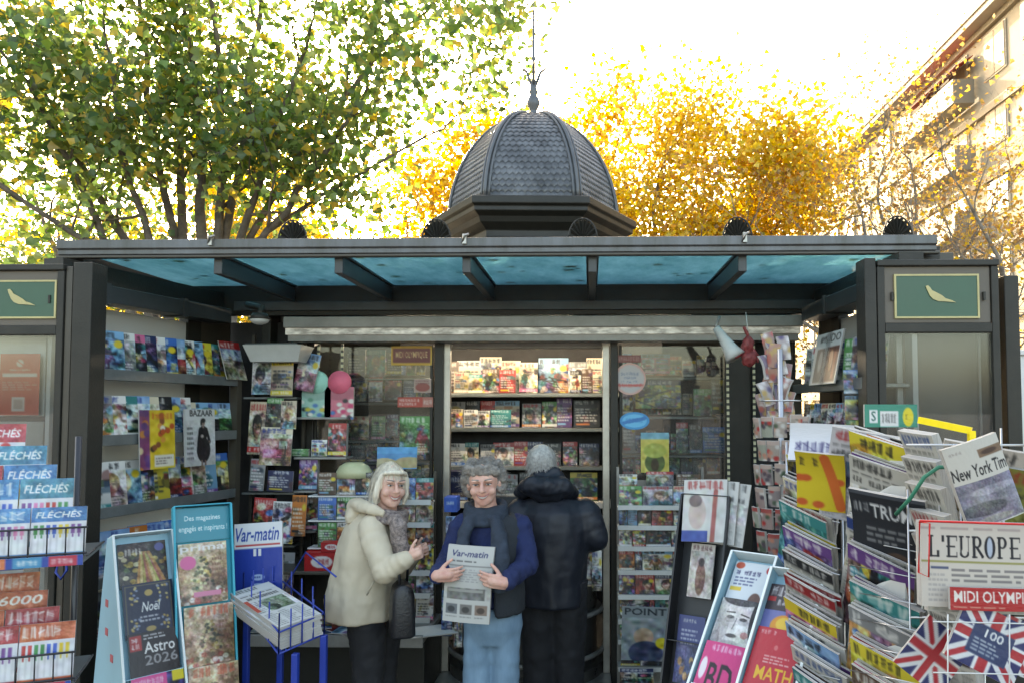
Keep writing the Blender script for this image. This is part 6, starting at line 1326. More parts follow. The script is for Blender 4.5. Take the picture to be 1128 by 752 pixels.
# front wire pocket with l'europe paper
im = Img(190, 120, (.86, .80, .74)); K1 = (.16, .15, .17)
def serif(im, s, x0, y0, x1, y1, c):
    n = len(s); cw = (x1 - x0) / n; H = y1 - y0; x = x0
    for ch in s:
        a, e = x + cw * .06, x + cw * .90; st = cw * .20; tk = H * .07; R_ = lambda *q: im.rect(*q, c)
        if ch == 'L': R_(a + .1 * cw, y0, a + .1 * cw + st, y1); R_(a, y0, a + .4 * cw, y0 + tk); R_(a, y1 - tk, e, y1); R_(e - tk, y1 - H * .3, e, y1)
        if ch == "'": R_(x + cw * .1, y0, x + cw * .1 + st, y0 + H * .3); x -= cw * .6
        if ch == 'E': R_(a + .08 * cw, y0, a + .08 * cw + st, y1); [R_(a, yy, e, yy + tk) for yy in (y0, y1 - tk)]; R_(a, y0 + H * .47, e - .15 * cw, y0 + H * .47 + tk); R_(e - .05 * cw, y0, e, y0 + H * .25); R_(e - .05 * cw, y1 - H * .25, e, y1)
        if ch == 'U': R_(a + .08 * cw, y0, a + .08 * cw + st, y1 - H * .15); R_(e - .15 * cw, y0, e - .09 * cw, y1 - H * .15); R_(a, y0, a + .38 * cw, y0 + tk); R_(e - .3 * cw, y0, e + .02 * cw, y0 + tk); im.ell((a + e) / 2 - .01 * cw, y1 - H * .16, cw * .36, H * .17, c); im.ell((a + e) / 2, y1 - H * .26, cw * .22, H * .19, (.86, .80, .74)); im.rect(a + .08 * cw + st, y0 + tk, e - .15 * cw, y1 - H * .28, (.86, .80, .74))
        if ch in 'RP': R_(a + .08 * cw, y0, a + .08 * cw + st, y1); R_(a, y0, a + .5 * cw, y0 + tk); R_(a, y1 - tk, a + .42 * cw, y1); im.ell(a + .42 * cw, y0 + H * .27, cw * .36, H * .27, c); im.ell(a + .40 * cw, y0 + H * .27, cw * .17, H * .2, (.86, .80, .74)); R_(a + .08 * cw, y0, a + .08 * cw + st, y1)
        if ch == 'R': im.line(a + .4 * cw, y0 + H * .52, e, y1 - tk, .2 * cw, c); R_(e - .12 * cw, y1 - tk, e + .05 * cw, y1)
        if ch == 'O': im.ell((a + e) / 2, (y0 + y1) / 2, cw * .44, H * .52, c); im.ell((a + e) / 2, (y0 + y1) / 2, cw * .22, H * .46, (.72, .75, .82))
        x += cw
serif(im, "L'EUROPE", .05, .17, .80, .42, K1)
im.rect(0, .0, 1, .025, (.80, .25, .25)); im.rect(.0, .46, 1, .485, (.65, .62, .35)); rn = np.random.default_rng(6); im.rect(.07, .53, .20, .56, (.35, .38, .5)); im.lines(.22, .54, .95, .72, 3, (.45, .42, .42), rn); im.lines(.0, .06, .95, .12, 1, (.7, .62, .6), rn); im.lines(.05, .60, .2, .95, 6, (.7, .66, .64), rn); im.lines(.25, .78, .9, .95, 3, (.72, .68, .66), rn)
Ye = 1.95
def frontpage(px0, px1, py0, py1, Y, im, name, label, cat, roll=0, t=.02, grp=None, news=True, bow=.006, yaw=0, lean=.06):
    return flat(px0, px1, py0, py1, Y, im, name, label, cat, grp, t=t, news=news, roll=roll, bow=bow, yaw=yaw, lean=lean)
frontpage(1013, 1160, 575, 668, Ye, im, 'newspaper', "pinkish newspaper headed L'EUROPE in the front pocket of the large rack", 'newspaper', roll=R(-1.6), t=.03)
im = newspaper(888, 70, 40, None); frontpage(1020, 1155, 600, 674, Ye + .04, im, 'newspaper', "white newspaper just behind the pinkish L'EUROPE paper", 'newspaper', roll=R(-2), t=.02)
im = Img(150, 34, (.80, .07, .10)); im.text('MIDI OLYMPIQUE', .04, .16, .90, .74, (.95, .90, .86)); im.lines(.03, .8, .7, .92, 1, (.9, .6, .5), rn)
frontpage(1046, 1165, 647, 672, Ye - .05, im, 'newspaper_banner', 'red MIDI OLYMPIQUE banner strip across the front pocket of the large rack', 'sign', roll=R(-1), t=.01, news=False)
# red wire pocket edge
b = MB(); pts = [P(1013, 574, Ye - .02), P(1024, 576, Ye - .04), P(1023, 635, Ye - .04), P(1012, 630, Ye - .02), P(1013, 574, Ye - .02)]; b.tube(pts, .0025, 5); b.tube([P(1013, 573, Ye - .045), P(1160, 578, Ye - .045)], .0028, 5)
b.v = [v - NO for v in b.v]; b.build('red_pocket_edge', M['red'], nrk)
# new york paper
im = Img(90, 110, (.83, .80, .75)); im.rect(.55, .12, 1.0, .22, (.55, .42, .32)); im.ell(.75, .17, .15, .03, (.35, .25, .2)); im.letters(.08, .08, .4, .11, (.65, .6, .58), rn, 6)
im.text('The New York Times', -.28, .27, 1.12, .42, (.14, .13, .14), .12); im.grad((.46, .42, .52), (.55, .50, .58), .46, .98); im.ell(.6, .60, .4, .05, (.62, .58, .66)); im.ell(.35, .8, .4, .08, (.36, .33, .38)); im.ell(.5, .93, .3, .04, (.62, .6, .56)); im.photo(rn, .5, .46, 1)
a = P(1062, 572, 2.12); c_ = P(1122, 552, 2.12); tl1 = P(1029, 492, 2.12); xd = (c_ - a).normalized(); up = (tl1 - a).normalized()
place(page_mesh('newspaper', im, (c_ - a).length, (tl1 - a).length * 1.08, .02, bow=.012, news=True), basis((a + c_) / 2 - up * .03, xd, up), 'newspaper', 'tilted New York Times newspaper with a violet-grey picture at the top right', 'newspaper')
# union flag papers
def flagim(w, h, seed):
    im = Img(w, h, (.12, .16, .42)); im.line(0, 0, 1, 1, .22, (.88,) * 3); im.line(0, 1, 1, 0, .22, (.88,) * 3); im.line(0, 0, 1, 1, .08, (.80, .12, .18)); im.line(0, 1, 1, 0, .08, (.80, .12, .18)); im.rect(.38, 0, .62, 1, (.9,) * 3); im.rect(0, .38, 1, .62, (.9,) * 3); im.rect(.43, 0, .57, 1, (.80, .12, .18)); im.rect(0, .43, 1, .57, (.8, .12, .18)); return im
im = flagim(80, 70, 0); im.rect(.22, .28, .80, .78, (.13, .22, .42)); im.text('100', .40, .32, .66, .46, (.93,) * 3); im.lines(.28, .5, .75, .74, 4, (.75, .78, .82), rn)
Yj = 1.98
place(page_mesh('magazine', im, .18, .15, .012), basis(P(1076, 738, Yj - .085), (.88, 0, -.45), (.45, .1, .88)), 'magazine', 'tilted british flag magazine with blue panel numbered 100, below the red banner', 'magazine', 'flag magazines at the lower right')
place(page_mesh('magazine', flagim(50, 44, 0), .155, .135, .01), basis(P(1100, 735, Yj), (.9, 0, -.35), (.35, .1, .9)), 'magazine', 'british flag magazine half hidden behind the one numbered 100', 'magazine', 'flag magazines at the lower right')
place(page_mesh('magazine', flagim(50, 44, 0), .155, .135, .01), basis(P(1052, 740, Yj + .03), (.62, 0, .78), (-.78, .1, .62)), 'magazine', 'steeply tilted british flag magazine left of the one numbered 100', 'magazine', 'flag magazines at the lower right')
place(page_mesh('magazine', flagim(70, 44, 0), .26, .16, .01), basis(P(1090, 835, Yj - .04), (1, 0, -.02), (.02, .1, 1)), 'magazine', 'upright british flag magazine lowest in the large rack', 'magazine', 'flag magazines at the lower right')
b = MB(NO)
for y in (684, 740): b.tube([P(1028, y, Yj - .12), P(1160, y + 3, Yj - .12)], .0018, 5)
for x in (1044, 1112): b.tube([P(x, 676, Yj - .12), P(x, 790, Yj - .12)], .0018, 5)
b.build('front_wires', M['wirew'], nrk)
# green strap, green box, yellow tray on top
b = MB(); b.tube([P(987, 566, 2.28), P(1003, 548, 2.22), P(1018, 525, 2.2), P(1034, 514, 2.2), P(1046, 514, 2.24)], .006, 8); tag(b.build('strap', mat('green_strap', lin((.12, .45, .35)))), 'dark green cord looped over the papers beside the New York paper', 'cord')
im = Img(60, 26, (.06, .58, .48)); im.rect(.1, .25, .25, .8, (.9,) * 3); im.text('S', .13, .3, .22, .72, (.1, .4, .35)); im.rect(.30, .3, .64, .95, (.88,) * 3); im.letters(.33, .4, .6, .8, (.3, .3, .3), rn, 5); im.ell(.82, .55, .10, .4, (.95, .85, .1)); im.letters(.77, .45, .87, .65, (.4, .4, .1), rn, 2)
o = flat(952, 1010, 445, 470, 2.75, im, 'sign_header', 'green header card with yellow oval on top of the large rack', 'sign', t=.012)
b = MB(); p = P(1012, 462, 2.6); q = P(1070, 474, 2.5); b.bar(p, q, .02, .022); c2 = q; b.bar(q, q + Vector((0, 0, -.05)), .018, .02, (1, 0, 0)); tag(b.build('yellow_rail', M['yellow']), 'yellow plastic rail lying across the top of the large rack', 'rail')
# ================================================================= people
def skinmat(name, c, c2):
    m = mat(name, c, .5, 0, .18, 14, .15, 220, dirt=c2); b = m.node_tree.nodes['Principled BSDF']
    b.inputs['Subsurface Weight'].default_value = .12; b.inputs['Subsurface Radius'].default_value = (.02, .008, .004); b.inputs['Subsurface Scale'].default_value = .3; return m
M['skin1'] = skinmat('fair_skin', (.68, .44, .35), (.56, .29, .22)); M['skin2'] = skinmat('rosy_skin', (.66, .41, .32), (.54, .26, .20)); M['skin3'] = skinmat('mature_skin', (.50, .30, .22), (.40, .2, .15))
M['eyew'] = mat('eye_white', (.6, .57, .54), .2); M['iris'] = mat('iris', (.05, .045, .04), .15); M['teeth'] = mat('teeth', (.50, .46, .40), .3); M['lip'] = mat('lips', (.44, .17, .14), .4)
M['cream'] = mat('cream_coat', (.57, .485, .36), .7, 0, .08, 3, .5, 11, stretch=(1, 1, .45)); M['blackcloth'] = mat('black_cloth', (.012, .012, .015), .8, 0, .2, 6, .3, 260)
M['navycloth'] = mat('navy_puffer', (.010, .013, .022), .55, 0, .25, 5, .5, 12, stretch=(1, 1, .5)); M['sweater'] = mat('blue_knit', (.014, .026, .10), .85, 0, .2, 9, .6, 300); M['vest'] = mat('charcoal_vest', (.028, .034, .042), .85, 0, .2, 8, .5, 240)
M['scarfd'] = mat('slate_scarf', (.035, .05, .075), .85, 0, .3, 12, .6, 260); M['denim'] = mat('light_denim', (.17, .27, .36), .85, 0, .22, 12, .5, 14, stretch=(1, 1, .3), dirt=(.11, .19, .27))
M['leopard'] = mat('leopard_scarf', (.34, .27, .24), .8, 0, .2, 60, dirt=(.03, .025, .03)); M['shoe'] = mat('dark_shoe', (.02, .018, .016), .5); M['bag'] = mat('black_bag', (.012, .012, .014), .4, 0, .2, 5, .3, 90)
M['hairw'] = mat('white_hair', (.80, .72, .58), .5, 0, .2, 60, .6, 140, stretch=(1, 1, .15), dirt=(.45, .40, .32)); M['hairg'] = mat('grey_hair', (.27, .24, .21), .55, 0, .4, 50, .6, 120, dirt=(.12, .11, .10)); M['hairs'] = mat('silver_hair', (.5, .48, .45), .55, 0, .3, 60, .6, 120)
_tx = {}
def cloth_mods(o, voxel=.012, smooth=6, folds=.02, fs=.09):
    r = o.modifiers.new('r', 'REMESH'); r.mode = 'VOXEL'; r.voxel_size = voxel; r.use_smooth_shade = True
    s = o.modifiers.new('s', 'SMOOTH'); s.iterations = smooth; s.factor = .6
    if folds:
        if fs not in _tx: t = bpy.data.textures.new('folds', 'CLOUDS'); t.noise_scale = fs; t.noise_depth = 2; _tx[fs] = t
        d = o.modifiers.new('d', 'DISPLACE'); d.texture = _tx[fs]; d.strength = folds; d.mid_level = .5; d.texture_coords = 'LOCAL'
    return o
def hand(b, w, f, t, n, curl=18, s=1.0, spread=.0):
    f = Vector(f).normalized(); t = Vector(t); t = (t - f * t.dot(f)).normalized(); n = Vector(n); n = (n - f * n.dot(f) - t * n.dot(t)).normalized(); w = Vector(w)
    base = []
    for i in range(4):
        o = (1.5 - i) * .0195 * s; bp = w + f * (.088 - .004 * abs(i - 1)) * s + t * o; base.append(bp); b.caps(w + t * o * .7, bp, .0145 * s, .0115 * s, 10)
    b.caps(w + f * .02 * s, w + f * .07 * s, .024 * s, .026 * s, 12, flat=1)
    L_ = [.070, .078, .073, .056]
    for i in range(4):
        p = base[i]; d = (f + t * (1.5 - i) * (.05 + spread)).normalized(); ax = d.cross(n).normalized(); a = 0
        for k, fr in enumerate((.45, .32, .25)):
            a += R(curl * (1, 1.2, .9)[k] + (i - 1) * 2); dd = Matrix.Rotation(a, 3, ax) @ d; q = p + dd * L_[i] * fr * s; b.caps(p, q, (.0092 - .0008 * k) * s, (.0086 - .001 * k) * s, 9); p = q
    p = w + f * .025 * s + t * .024 * s + n * .006; d = (f * .62 + t * .7 + n * .2).normalized()
    for k, l in enumerate((.035, .03, .024)):
        q = p + d * l * s; b.caps(p, q, (.0125 - .0012 * k) * s, (.0112 - .0012 * k) * s, 9); p = q; d = (d + f * .35 + n * .12).normalized()
def headgeo(b, H):
    old = b.M; b.M = H if old is None else old @ H
    b.ell((0, .012, .025), (.073, .090, .092)); b.ell((0, -.020, -.035), (.060, .064, .070)); b.ell((0, -.058, -.086), (.026, .024, .020)); b.ell((0, -.045, -.07), (.042, .04, .035))
    b.caps((0, -.086, .018), (0, -.108, -.016), .008, .013, 10); b.ell((.010, -.098, -.021), (.009, .010, .007)); b.ell((-.010, -.098, -.021), (.009, .010, .007))
    for s in (-1, 1):
        b.ell((s * .036, -.060, -.024), (.026, .022, .024)); b.ell((s * .030, -.079, .032), (.024, .010, .008)); b.ell((s * .074, .008, -.004), (.010, .020, .032))
    b.caps((0, .02, -.05), (0, .03, -.17), .052, .054); b.M = old
def face(par, H, off, skin, smile=1):
    def mk(): b = MB(off); b.M = H; return b
    for s in (-1, 1):
        b = mk(); b.mi = 0; b.ell((s * .030, -.0775, .0125), (.0125, .008, .0046)); b.mi = 1; b.ell((s * .030, -.0855, .0125), (.0060, .0030, .0044)); b.mi = 1; b.caps((s * .016, -.0850, .0165), (s * .046, -.0780, .0175), .0020, .0016, 6); b.build('eye', [M['eyew'], M['iris']], par)
        b = mk(); b.caps((s * .016, -.0895, .037), (s * .046, -.079, .040), .0038, .0028, 8); b.build('eyebrow', M['hairg'], par)
    b = mk(); k = .011 * smile
    up = [(x, -.0895 + abs(x) * 14 * abs(x), -.0490 + k * (abs(x) / .026) ** 2) for x in np.linspace(-.033, .033, 7)]; lo = [(x, -.0885 + abs(x) * 14 * abs(x), -.0490 - .013 * (1 - (x / .033) ** 2) + k * (abs(x) / .026) ** 2) for x in np.linspace(-.033, .033, 7)]
    b.tube(up, [.0015, .003, .0036, .0030, .0036, .003, .0015], 7); b.tube(lo, [.0015, .003, .0042, .0046, .0042, .003, .0015], 7); b.build('lips', M['lip'], par)
    b = mk(); b.tube([((u[0]), (u[1] + l[1]) / 2 + .0012, (u[2] + l[2]) / 2) for u, l in zip(up[1:-1], lo[1:-1])], [.003, .005, .006, .005, .003], 8); b.build('teeth', M['teeth'], par)
def strands(par, H, off, mt, n, rx, ry, rz, cen, ln, seed, region, down=1.0, curly=0, w=.0016, rlen=.4):
    rn = np.random.default_rng(seed); b = MB(off); b.M = H; cen = Vector(cen); c = 0
    while c < n:
        v = Vector(rn.normal(0, 1, 3)).normalized()
        if not region(v): continue
        c += 1; p = cen + Vector((v.x * rx, v.y * ry, v.z * rz)); d = (Vector((v.x, v.y, v.z * .3)) * .35 + Vector(rn.normal(0, .25, 3)) + Vector((0, 0, -down))).normalized(); L_ = ln * rn.uniform(1 - rlen, 1 + rlen * .4); pts = []; q = p.copy()
        for k in range(6):
            pts.append(q.copy()); o = (q - cen); e = math.sqrt((o.x / rx) ** 2 + (o.y / ry) ** 2 + (o.z / rz) ** 2)
            if o.z > -.02 and e > 0: q = cen + o * (1.03 / max(e, .5)) if e < 1.03 else q
            d = (d + Vector(rn.normal(0, curly, 3)) + Vector((0, 0, -down * .25))).normalized(); q = q + d * L_ / 5
        sd = d.cross(v); sd = sd.normalized() if sd.length > 1e-4 else Vector((1, 0, 0)); vs = []
        for k, q in enumerate(pts): ww = w * (1 - k / 6.5); vs += [q - sd * ww, q + sd * ww]
        b.add(vs, [(2 * k, 2 * k + 1, 2 * k + 3, 2 * k + 2) for k in range(5)])
    return b.build('hair_strands', mt, par)
def rg(px0, px1, py, Y, ry, yoff=0):
    a = P(px0, py, Y); c = P(px1, py, Y); return ((a.x + c.x) / 2, Y + yoff, a.z, (c.x - a.x) / 2, ry)
def mk_person(name_lbl, O): r = MB(O); return r
# ---------- woman with newspaper (blue sweater)
O = Vector((X(545, 3.8), 3.8, 0)); Hm = Matrix.Translation(P(533, 533, 3.74)) @ Euler((R(4), R(-3), R(2))).to_matrix().to_4x4() @ Matrix.Diagonal((1.03, 1, .93, 1))
sR, eR, wR = P(572, 575, 3.83), P(581, 620, 3.74), P(556, 642, 3.50); sL, eL, wL = P(510, 574, 3.83), P(497, 615, 3.80), P(480, 634, 3.53)
b = MB(O); headgeo(b, Hm); nb = P(538, 566, 3.80)
b.caps(P(535, 552, 3.77), nb, .048, .06); tors = [rg(522, 562, 682, 3.82, .07), rg(516, 570, 660, 3.82, .08), rg(515, 572, 620, 3.82, .10), rg(514, 571, 588, 3.82, .09), rg(522, 562, 575, 3.82, .05)]
b.loft(tors[::-1], 20)
for s_, e_, w_ in ((sR, eR, wR), (sL, eL, wL)): b.caps(s_ + Vector((0, 0, -.04)), e_, .036, .034); b.caps(e_, w_, .034, .024)
hand(b, wR, (-1, .22, .12), (0, -.1, 1), (-.1, 1, 0), 12, .88); hand(b, wL, (1, .15, .05), (0, -.1, 1), (.1, 1, 0), 16, .85)
for px, s in ((527, -1), (557, 1)):
    h_ = P(px, 690, 3.82); h_.z = .80; k_ = Vector((h_.x + .005 * s, 3.80, .44)); a_ = Vector((h_.x + .01 * s, 3.84, .07)); b.caps(h_, k_, .06, .048); b.caps(k_, a_, .046, .034); b.caps(a_ + Vector((0, 0, -.03)), a_ + Vector((0, -.13, -.04)), .032, .028)
pw = b.build('person', M['skin2']); pw.location = O; tag(pw, 'smiling grey-haired woman in blue sweater and dark vest holding a newspaper', 'person'); cloth_mods(pw, .0042, 2, 0)
face(pw, Hm, O, M['skin2'])
b = MB(O); b.loft([(nb.x, 3.81, nb.z + .005, .062, .06), rg(520, 562, 570, 3.82, .085), rg(510, 578, 577, 3.82, .108), rg(508, 576, 600, 3.82, .12), rg(512, 574, 640, 3.82, .118), rg(510, 577, 664, 3.82, .12)][::1], 28)
for s_, e_, w_ in ((sR, eR, wR), (sL, eL, wL)): b.sleeve(s_ + Vector((0, 0, -.02)), e_, .068, .058, .003, 9, 7); b.sleeve(e_, e_.lerp(w_, .93), .058, .040, .004, 9, 8)
cloth_mods(b.build('sweater', M['sweater'], pw), .009, 5, .028, .06)
def arcvest(a0, a1, name):
    b = MB(O); rr = [rg(509, 575, 672, 3.82, .155), rg(507, 575, 655, 3.82, .15), rg(507, 574, 625, 3.82, .145), rg(505, 576, 600, 3.82, .145), rg(506, 577, 584, 3.82, .13), rg(512, 572, 572, 3.82, .10), rg(520, 560, 565, 3.82, .075)]
    rr = [(c[0], c[1], c[2], c[3] + .008, c[4]) for c in rr]; b.loft(rr, 26, a0, a1); o = b.build(name, M['vest'], pw); s = o.modifiers.new('s', 'SOLIDIFY'); s.thickness = .016; s.offset = 0
    u = o.modifiers.new('u', 'SUBSURF'); u.levels = 1; u.render_levels = 1; t = _tx.get(.06); d = o.modifiers.new('d', 'DISPLACE'); d.texture = t; d.strength = .022; return o
arcvest(-78, 252 - 20, 'vest')
b = MB(O); c = P(535, 562, 3.78)
for k in range(3): b.tube([c + Vector((math.cos(a) * (.085 + .006 * k), math.sin(a) * (.075 + .006 * k) + .02, .018 - .028 * k - .018 * math.sin(a) * -1)) for a in np.linspace(0, 2 * math.pi, 25)], .026 - .002 * k, 10, cap=False)
b.tube([c + Vector((.05, -.075, -.02)), c + Vector((.085, -.125, -.10)), c + Vector((.09, -.150, -.22)), c + Vector((.10, -.155, -.36))], [.03, .04, .044, .05], 12, flat=1)
b.tube([c + Vector((-.06, -.06, -.02)), c + Vector((-.09, -.115, -.10)), c + Vector((-.095, -.135, -.20))], [.028, .034, .034], 12)
cloth_mods(b.build('scarf', M['scarfd'], pw), .008, 3, .022, .03 + .03)
b = MB(O)
for px, s in ((527, -1), (557, 1)):
    h_ = P(px, 690, 3.82); h_.z = .80; k_ = Vector((h_.x + .005 * s, 3.80, .44)); a_ = Vector((h_.x + .012 * s, 3.83, .07)); b.sleeve(h_, k_, .076, .066, .002, 10, 9); b.sleeve(k_, a_, .066, .074, .003, 9, 10)
b.loft([rg(516, 570, 706, 3.82, .09), rg(510, 575, 688, 3.82, .12), rg(511, 574, 665, 3.82, .12)], 24)
cloth_mods(b.build('jeans', M['denim'], pw), .009, 3, .018, .14)
b = MB(O)
for px, s in ((527, -1), (557, 1)): x = X(px, 3.82) + .012 * s; b.caps((x, 3.86, .045), (x, 3.70, .035), .045, .038)
cloth_mods(b.build('shoes', M['shoe'], pw), .01, 2, 0)
b = MB(O); b.M = Hm; rn = np.random.default_rng(4)
b.ell((0, .035, .035), (.092, .088, .098))
for i in range(70):
    a = rn.uniform(-.25, math.pi + .25); z = rn.uniform(-.07, .10); rr = math.sqrt(max(0, 1 - (z / .13) ** 2)); b.ell((math.cos(a) * .092 * rr, .022 + math.sin(a) * .085 * rr, .02 + z), (.026, .024, .022), Euler(tuple(rn.normal(0, 1, 3))).to_matrix(), 8, 6)
for i in range(34): x = rn.uniform(-.075, .075); b.ell((x, -.066 + abs(x) * .5, .070 + .035 * rn.random() - abs(x) * .15), (.022, .018, .018), None, 8, 6)
cloth_mods(b.build('hair', M['hairg'], pw), .006, 2, .022, .03)
strands(pw, Hm, O, M['hairg'], 900, .102, .10, .112, (0, .03, .025), .06, 3, lambda v: (v.z > -.6) and not (v.y < -.45 and v.z < .55), .25, .55, .0014)
# her newspaper
im = Img(72, 110, (.80, .79, .76)); im.text('Var-matin', .12, .07, .88, .15, (.16, .18, .42), .2); rn = np.random.default_rng(9); im.lines(.1, .19, .9, .23, 1, (.35,) * 3, rn); im.rect(.0, .255, 1, .275, (.60, .59, .57)); im.lines(.1, .30, .9, .48, 6, (.62,) * 3, rn)
im.rect(.08, .55, .88, .70, (.50, .49, .47)); im.noise(rn, 4, .06, .55, .7); im.rect(.10, .565, .84, .60, (.66, .65, .62))
for i, c_ in enumerate(((.46, .47, .48), (.50, .48, .46), (.58, .48, .42))): im.rect(.07 + .31 * i, .76, .32 + .31 * i, .89, c_); im.ell(.19 + .31 * i, .83, .08, .04, np.array(c_) * .6); im.lines(.07 + .31 * i, .91, .32 + .31 * i, .94, 1, (.5,) * 3, rn)
a = P(487, 682, 3.60); c_ = P(540, 687, 3.56); tl1 = P(497, 600, 3.60)
place(page_mesh('newspaper', im, (c_ - a).length * .97, (tl1 - a).length, .014, curl=.03, bow=.012, news=True), basis((a + c_) / 2 + Vector((.0, 0, 0)), c_ - a, (.02, .05, 1)), 'newspaper', 'white newspaper held open-side down by the grey-haired woman in blue', 'newspaper')

# ---------- white-haired woman in the cream coat
O = Vector((X(408, 3.95), 3.95, 0)); Hm = Matrix.Translation(P(430, 535, 3.86)) @ Euler((R(2), R(4), R(34))).to_matrix().to_4x4() @ Matrix.Scale(.98, 4)
sN, eN, wN = P(409, 580, 3.76), P(423, 630, 3.68), P(450, 614, 3.66); sF, eF, wF = P(424, 580, 4.08), P(440, 625, 4.10), P(458, 606, 3.92)
b = MB(O); headgeo(b, Hm); b.caps(P(424, 556, 3.90), P(417, 572, 3.93), .05, .07)
b.loft([rg(392, 432, 674, 3.95, .08), rg(390, 432, 640, 3.95, .13), rg(392, 436, 600, 3.95, .14), rg(396, 436, 575, 3.94, .12)][::-1], 20)
for s_, e_, w_ in ((sN + Vector((0, .045, -.05)), eN, wN), (sF + Vector((0, -.04, -.05)), eF, wF)): b.caps(s_, e_, .034, .034); b.caps(e_, w_, .034, .024)
hand(b, wN, (.9, .0, .42), (-.3, -.3, .9), (.3, .9, .1), 78, .76); hand(b, wF, (.9, -.3, .25), (0, -.2, 1), (0, -.9, -.2), 55, .8)
legs = ((405, 3.88), (421, 4.04))
for px, yy in legs: x = X(px, yy); b.caps((x, yy, .80), (x + .02, yy, .45), .075, .05); b.caps((x + .02, yy, .45), (x + .0, yy, .08), .048, .035); b.caps((x, yy, .045), (x + .14, yy - .02, .04), .033, .028)
pc = b.build('person', M['skin1']); pc.location = O; tag(pc, 'smiling white-haired woman in a cream hooded coat turned towards the shelves', 'person'); cloth_mods(pc, .0042, 2, 0)
face(pc, Hm, O, M['skin1'])
b = MB(O)
b.loft([rg(360, 437, 677, 3.95, .20), rg(362, 438, 655, 3.95, .205), rg(368, 438, 625, 3.95, .20), rg(375, 440, 598, 3.95, .195), rg(382, 441, 577, 3.95, .18), rg(392, 436, 565, 3.94, .13), rg(402, 430, 559, 3.93, .08)][::-1], 30, fold=(.030, 7, 1))
b.sleeve(sN + Vector((-.005, .02, -.005)), eN, .072, .060, .003, 9, 3); b.sleeve(eN, eN.lerp(wN, .92), .058, .043, .004, 8, 4); b.caps(sF, eF, .08, .066); b.caps(eF, eF.lerp(wF, .9), .066, .048)
cloth_mods(b.build('coat', M['cream'], pc), .007, 3, .022, .13)
b = MB(O); hc = P(398, 560, 3.92)
b.tube([P(424, 566, 3.76), P(409, 560, 3.76), P(396, 556, 3.84), P(391, 557, 3.94), P(396, 556, 4.03), P(412, 560, 4.10), P(426, 566, 4.08)], [.018, .028, .036, .042, .036, .028, .018], 14); b.ell(P(392, 567, 3.93), (.05, .10, .055))
cloth_mods(b.build('hood', M['cream'], pc), .009, 3, .02, .05)
# pocket seam and zip line
b = MB(O); b.tube([P(412, 640, 3.735), P(404, 655, 3.74)], .004, 6); b.build('pocket', mat('coat_seam', (.40, .34, .25)), pc)
b = MB(O)
for px, yy in legs: x = X(px, yy); b.tube([(x - .0, yy, .86), (x + .02, yy, .62), (x + .02, yy, .42), (x, yy, .08)], [.105, .09, .075, .065], 16)
cloth_mods(b.build('trousers', M['blackcloth'], pc), .011, 3, .02, .06)
b = MB(O)
for px, yy in legs: x = X(px, yy); b.caps((x - .02, yy, .045), (x + .14, yy - .02, .038), .045, .036)
cloth_mods(b.build('shoes', M['shoe'], pc), .01, 2, 0)
b = MB(O); c = P(427, 561, 3.86)
for k in range(2): b.tube([c + Vector((math.cos(a) * .085, math.sin(a) * .08, -.012 - .028 * k + .012 * math.cos(a) * -1)) for a in np.linspace(0, 2 * math.pi, 23)], .026, 10, cap=False)
b.tube([P(436, 566, 3.76), P(441, 580, 3.74), P(443, 600, 3.74), P(446, 622, 3.76)], [.028, .036, .036, .042], 12); b.tube([P(433, 566, 3.77), P(436, 585, 3.75), P(440, 612, 3.77)], [.024, .03, .032], 12)
cloth_mods(b.build('scarf', M['leopard'], pc), .008, 3, .018, .04)
b = MB(O); b.M = Hm; b.ell((0, .026, .028), (.082, .090, .095)); b.ell((0, .040, -.04), (.080, .064, .080))
for s in (-1, 1): b.tube([(s * .060, -.040, .07), (s * .076, -.030, .02), (s * .080, -.022, -.04), (s * .074, -.014, -.095)], [.014, .016, .018, .010], 12)
b.tube([(-.060, -.048, .070), (-.035, -.074, .078), (0, -.082, .080), (.035, -.074, .078), (.060, -.048, .070)], [.012, .012, .012, .012, .012], 12)
cloth_mods(b.build('hair', M['hairw'], pc), .006, 3, .008, .03)
strands(pc, Hm, O, M['hairw'], 1500, .086, .094, .100, (0, .026, .028), .115, 5, lambda v: v.z > -.3 and not (v.y < -.5 and v.z < .72), 1.3, .04, .0016)
strands(pc, Hm, O, M['hairw'], 260, .084, .096, .098, (0, .020, .028), .055, 15, lambda v: v.y < -.45 and .45 < v.z < .85, 1.0, .04, .0016).name = 'fringe_strands'
# handbag
b = MB(O); q = P(443, 668, 3.70); b.M = Matrix.Translation(q) @ Matrix.Rotation(R(20), 4, 'Z'); b.loft([(0, 0, -.13, .055, .09), (0, 0, -.12, .06, .10), (0, 0, .06, .055, .095), (0, 0, .10, .045, .085), (0, 0, .12, .02, .08)], 20, p=4)
hb = MB(q); hb.v = [v + O - q for v in b.v]; hb.f = b.f; hb.m = b.m; hb.sm = b.sm; bagr = empty('handbag', q); tag(bagr, 'soft black handbag hanging in front of the cream coat', 'bag'); bevel(hb.build('body', M['bag'], bagr), .006)
hb = MB(q); hb.tube([q + Vector((0, -.05, .11)), q + Vector((-.01, -.04, .22)), P(437, 628, 3.70), q + Vector((.02, .03, .22)), q + Vector((.01, .05, .11))], .007, 8); hb.build('strap', M['bag'], bagr)

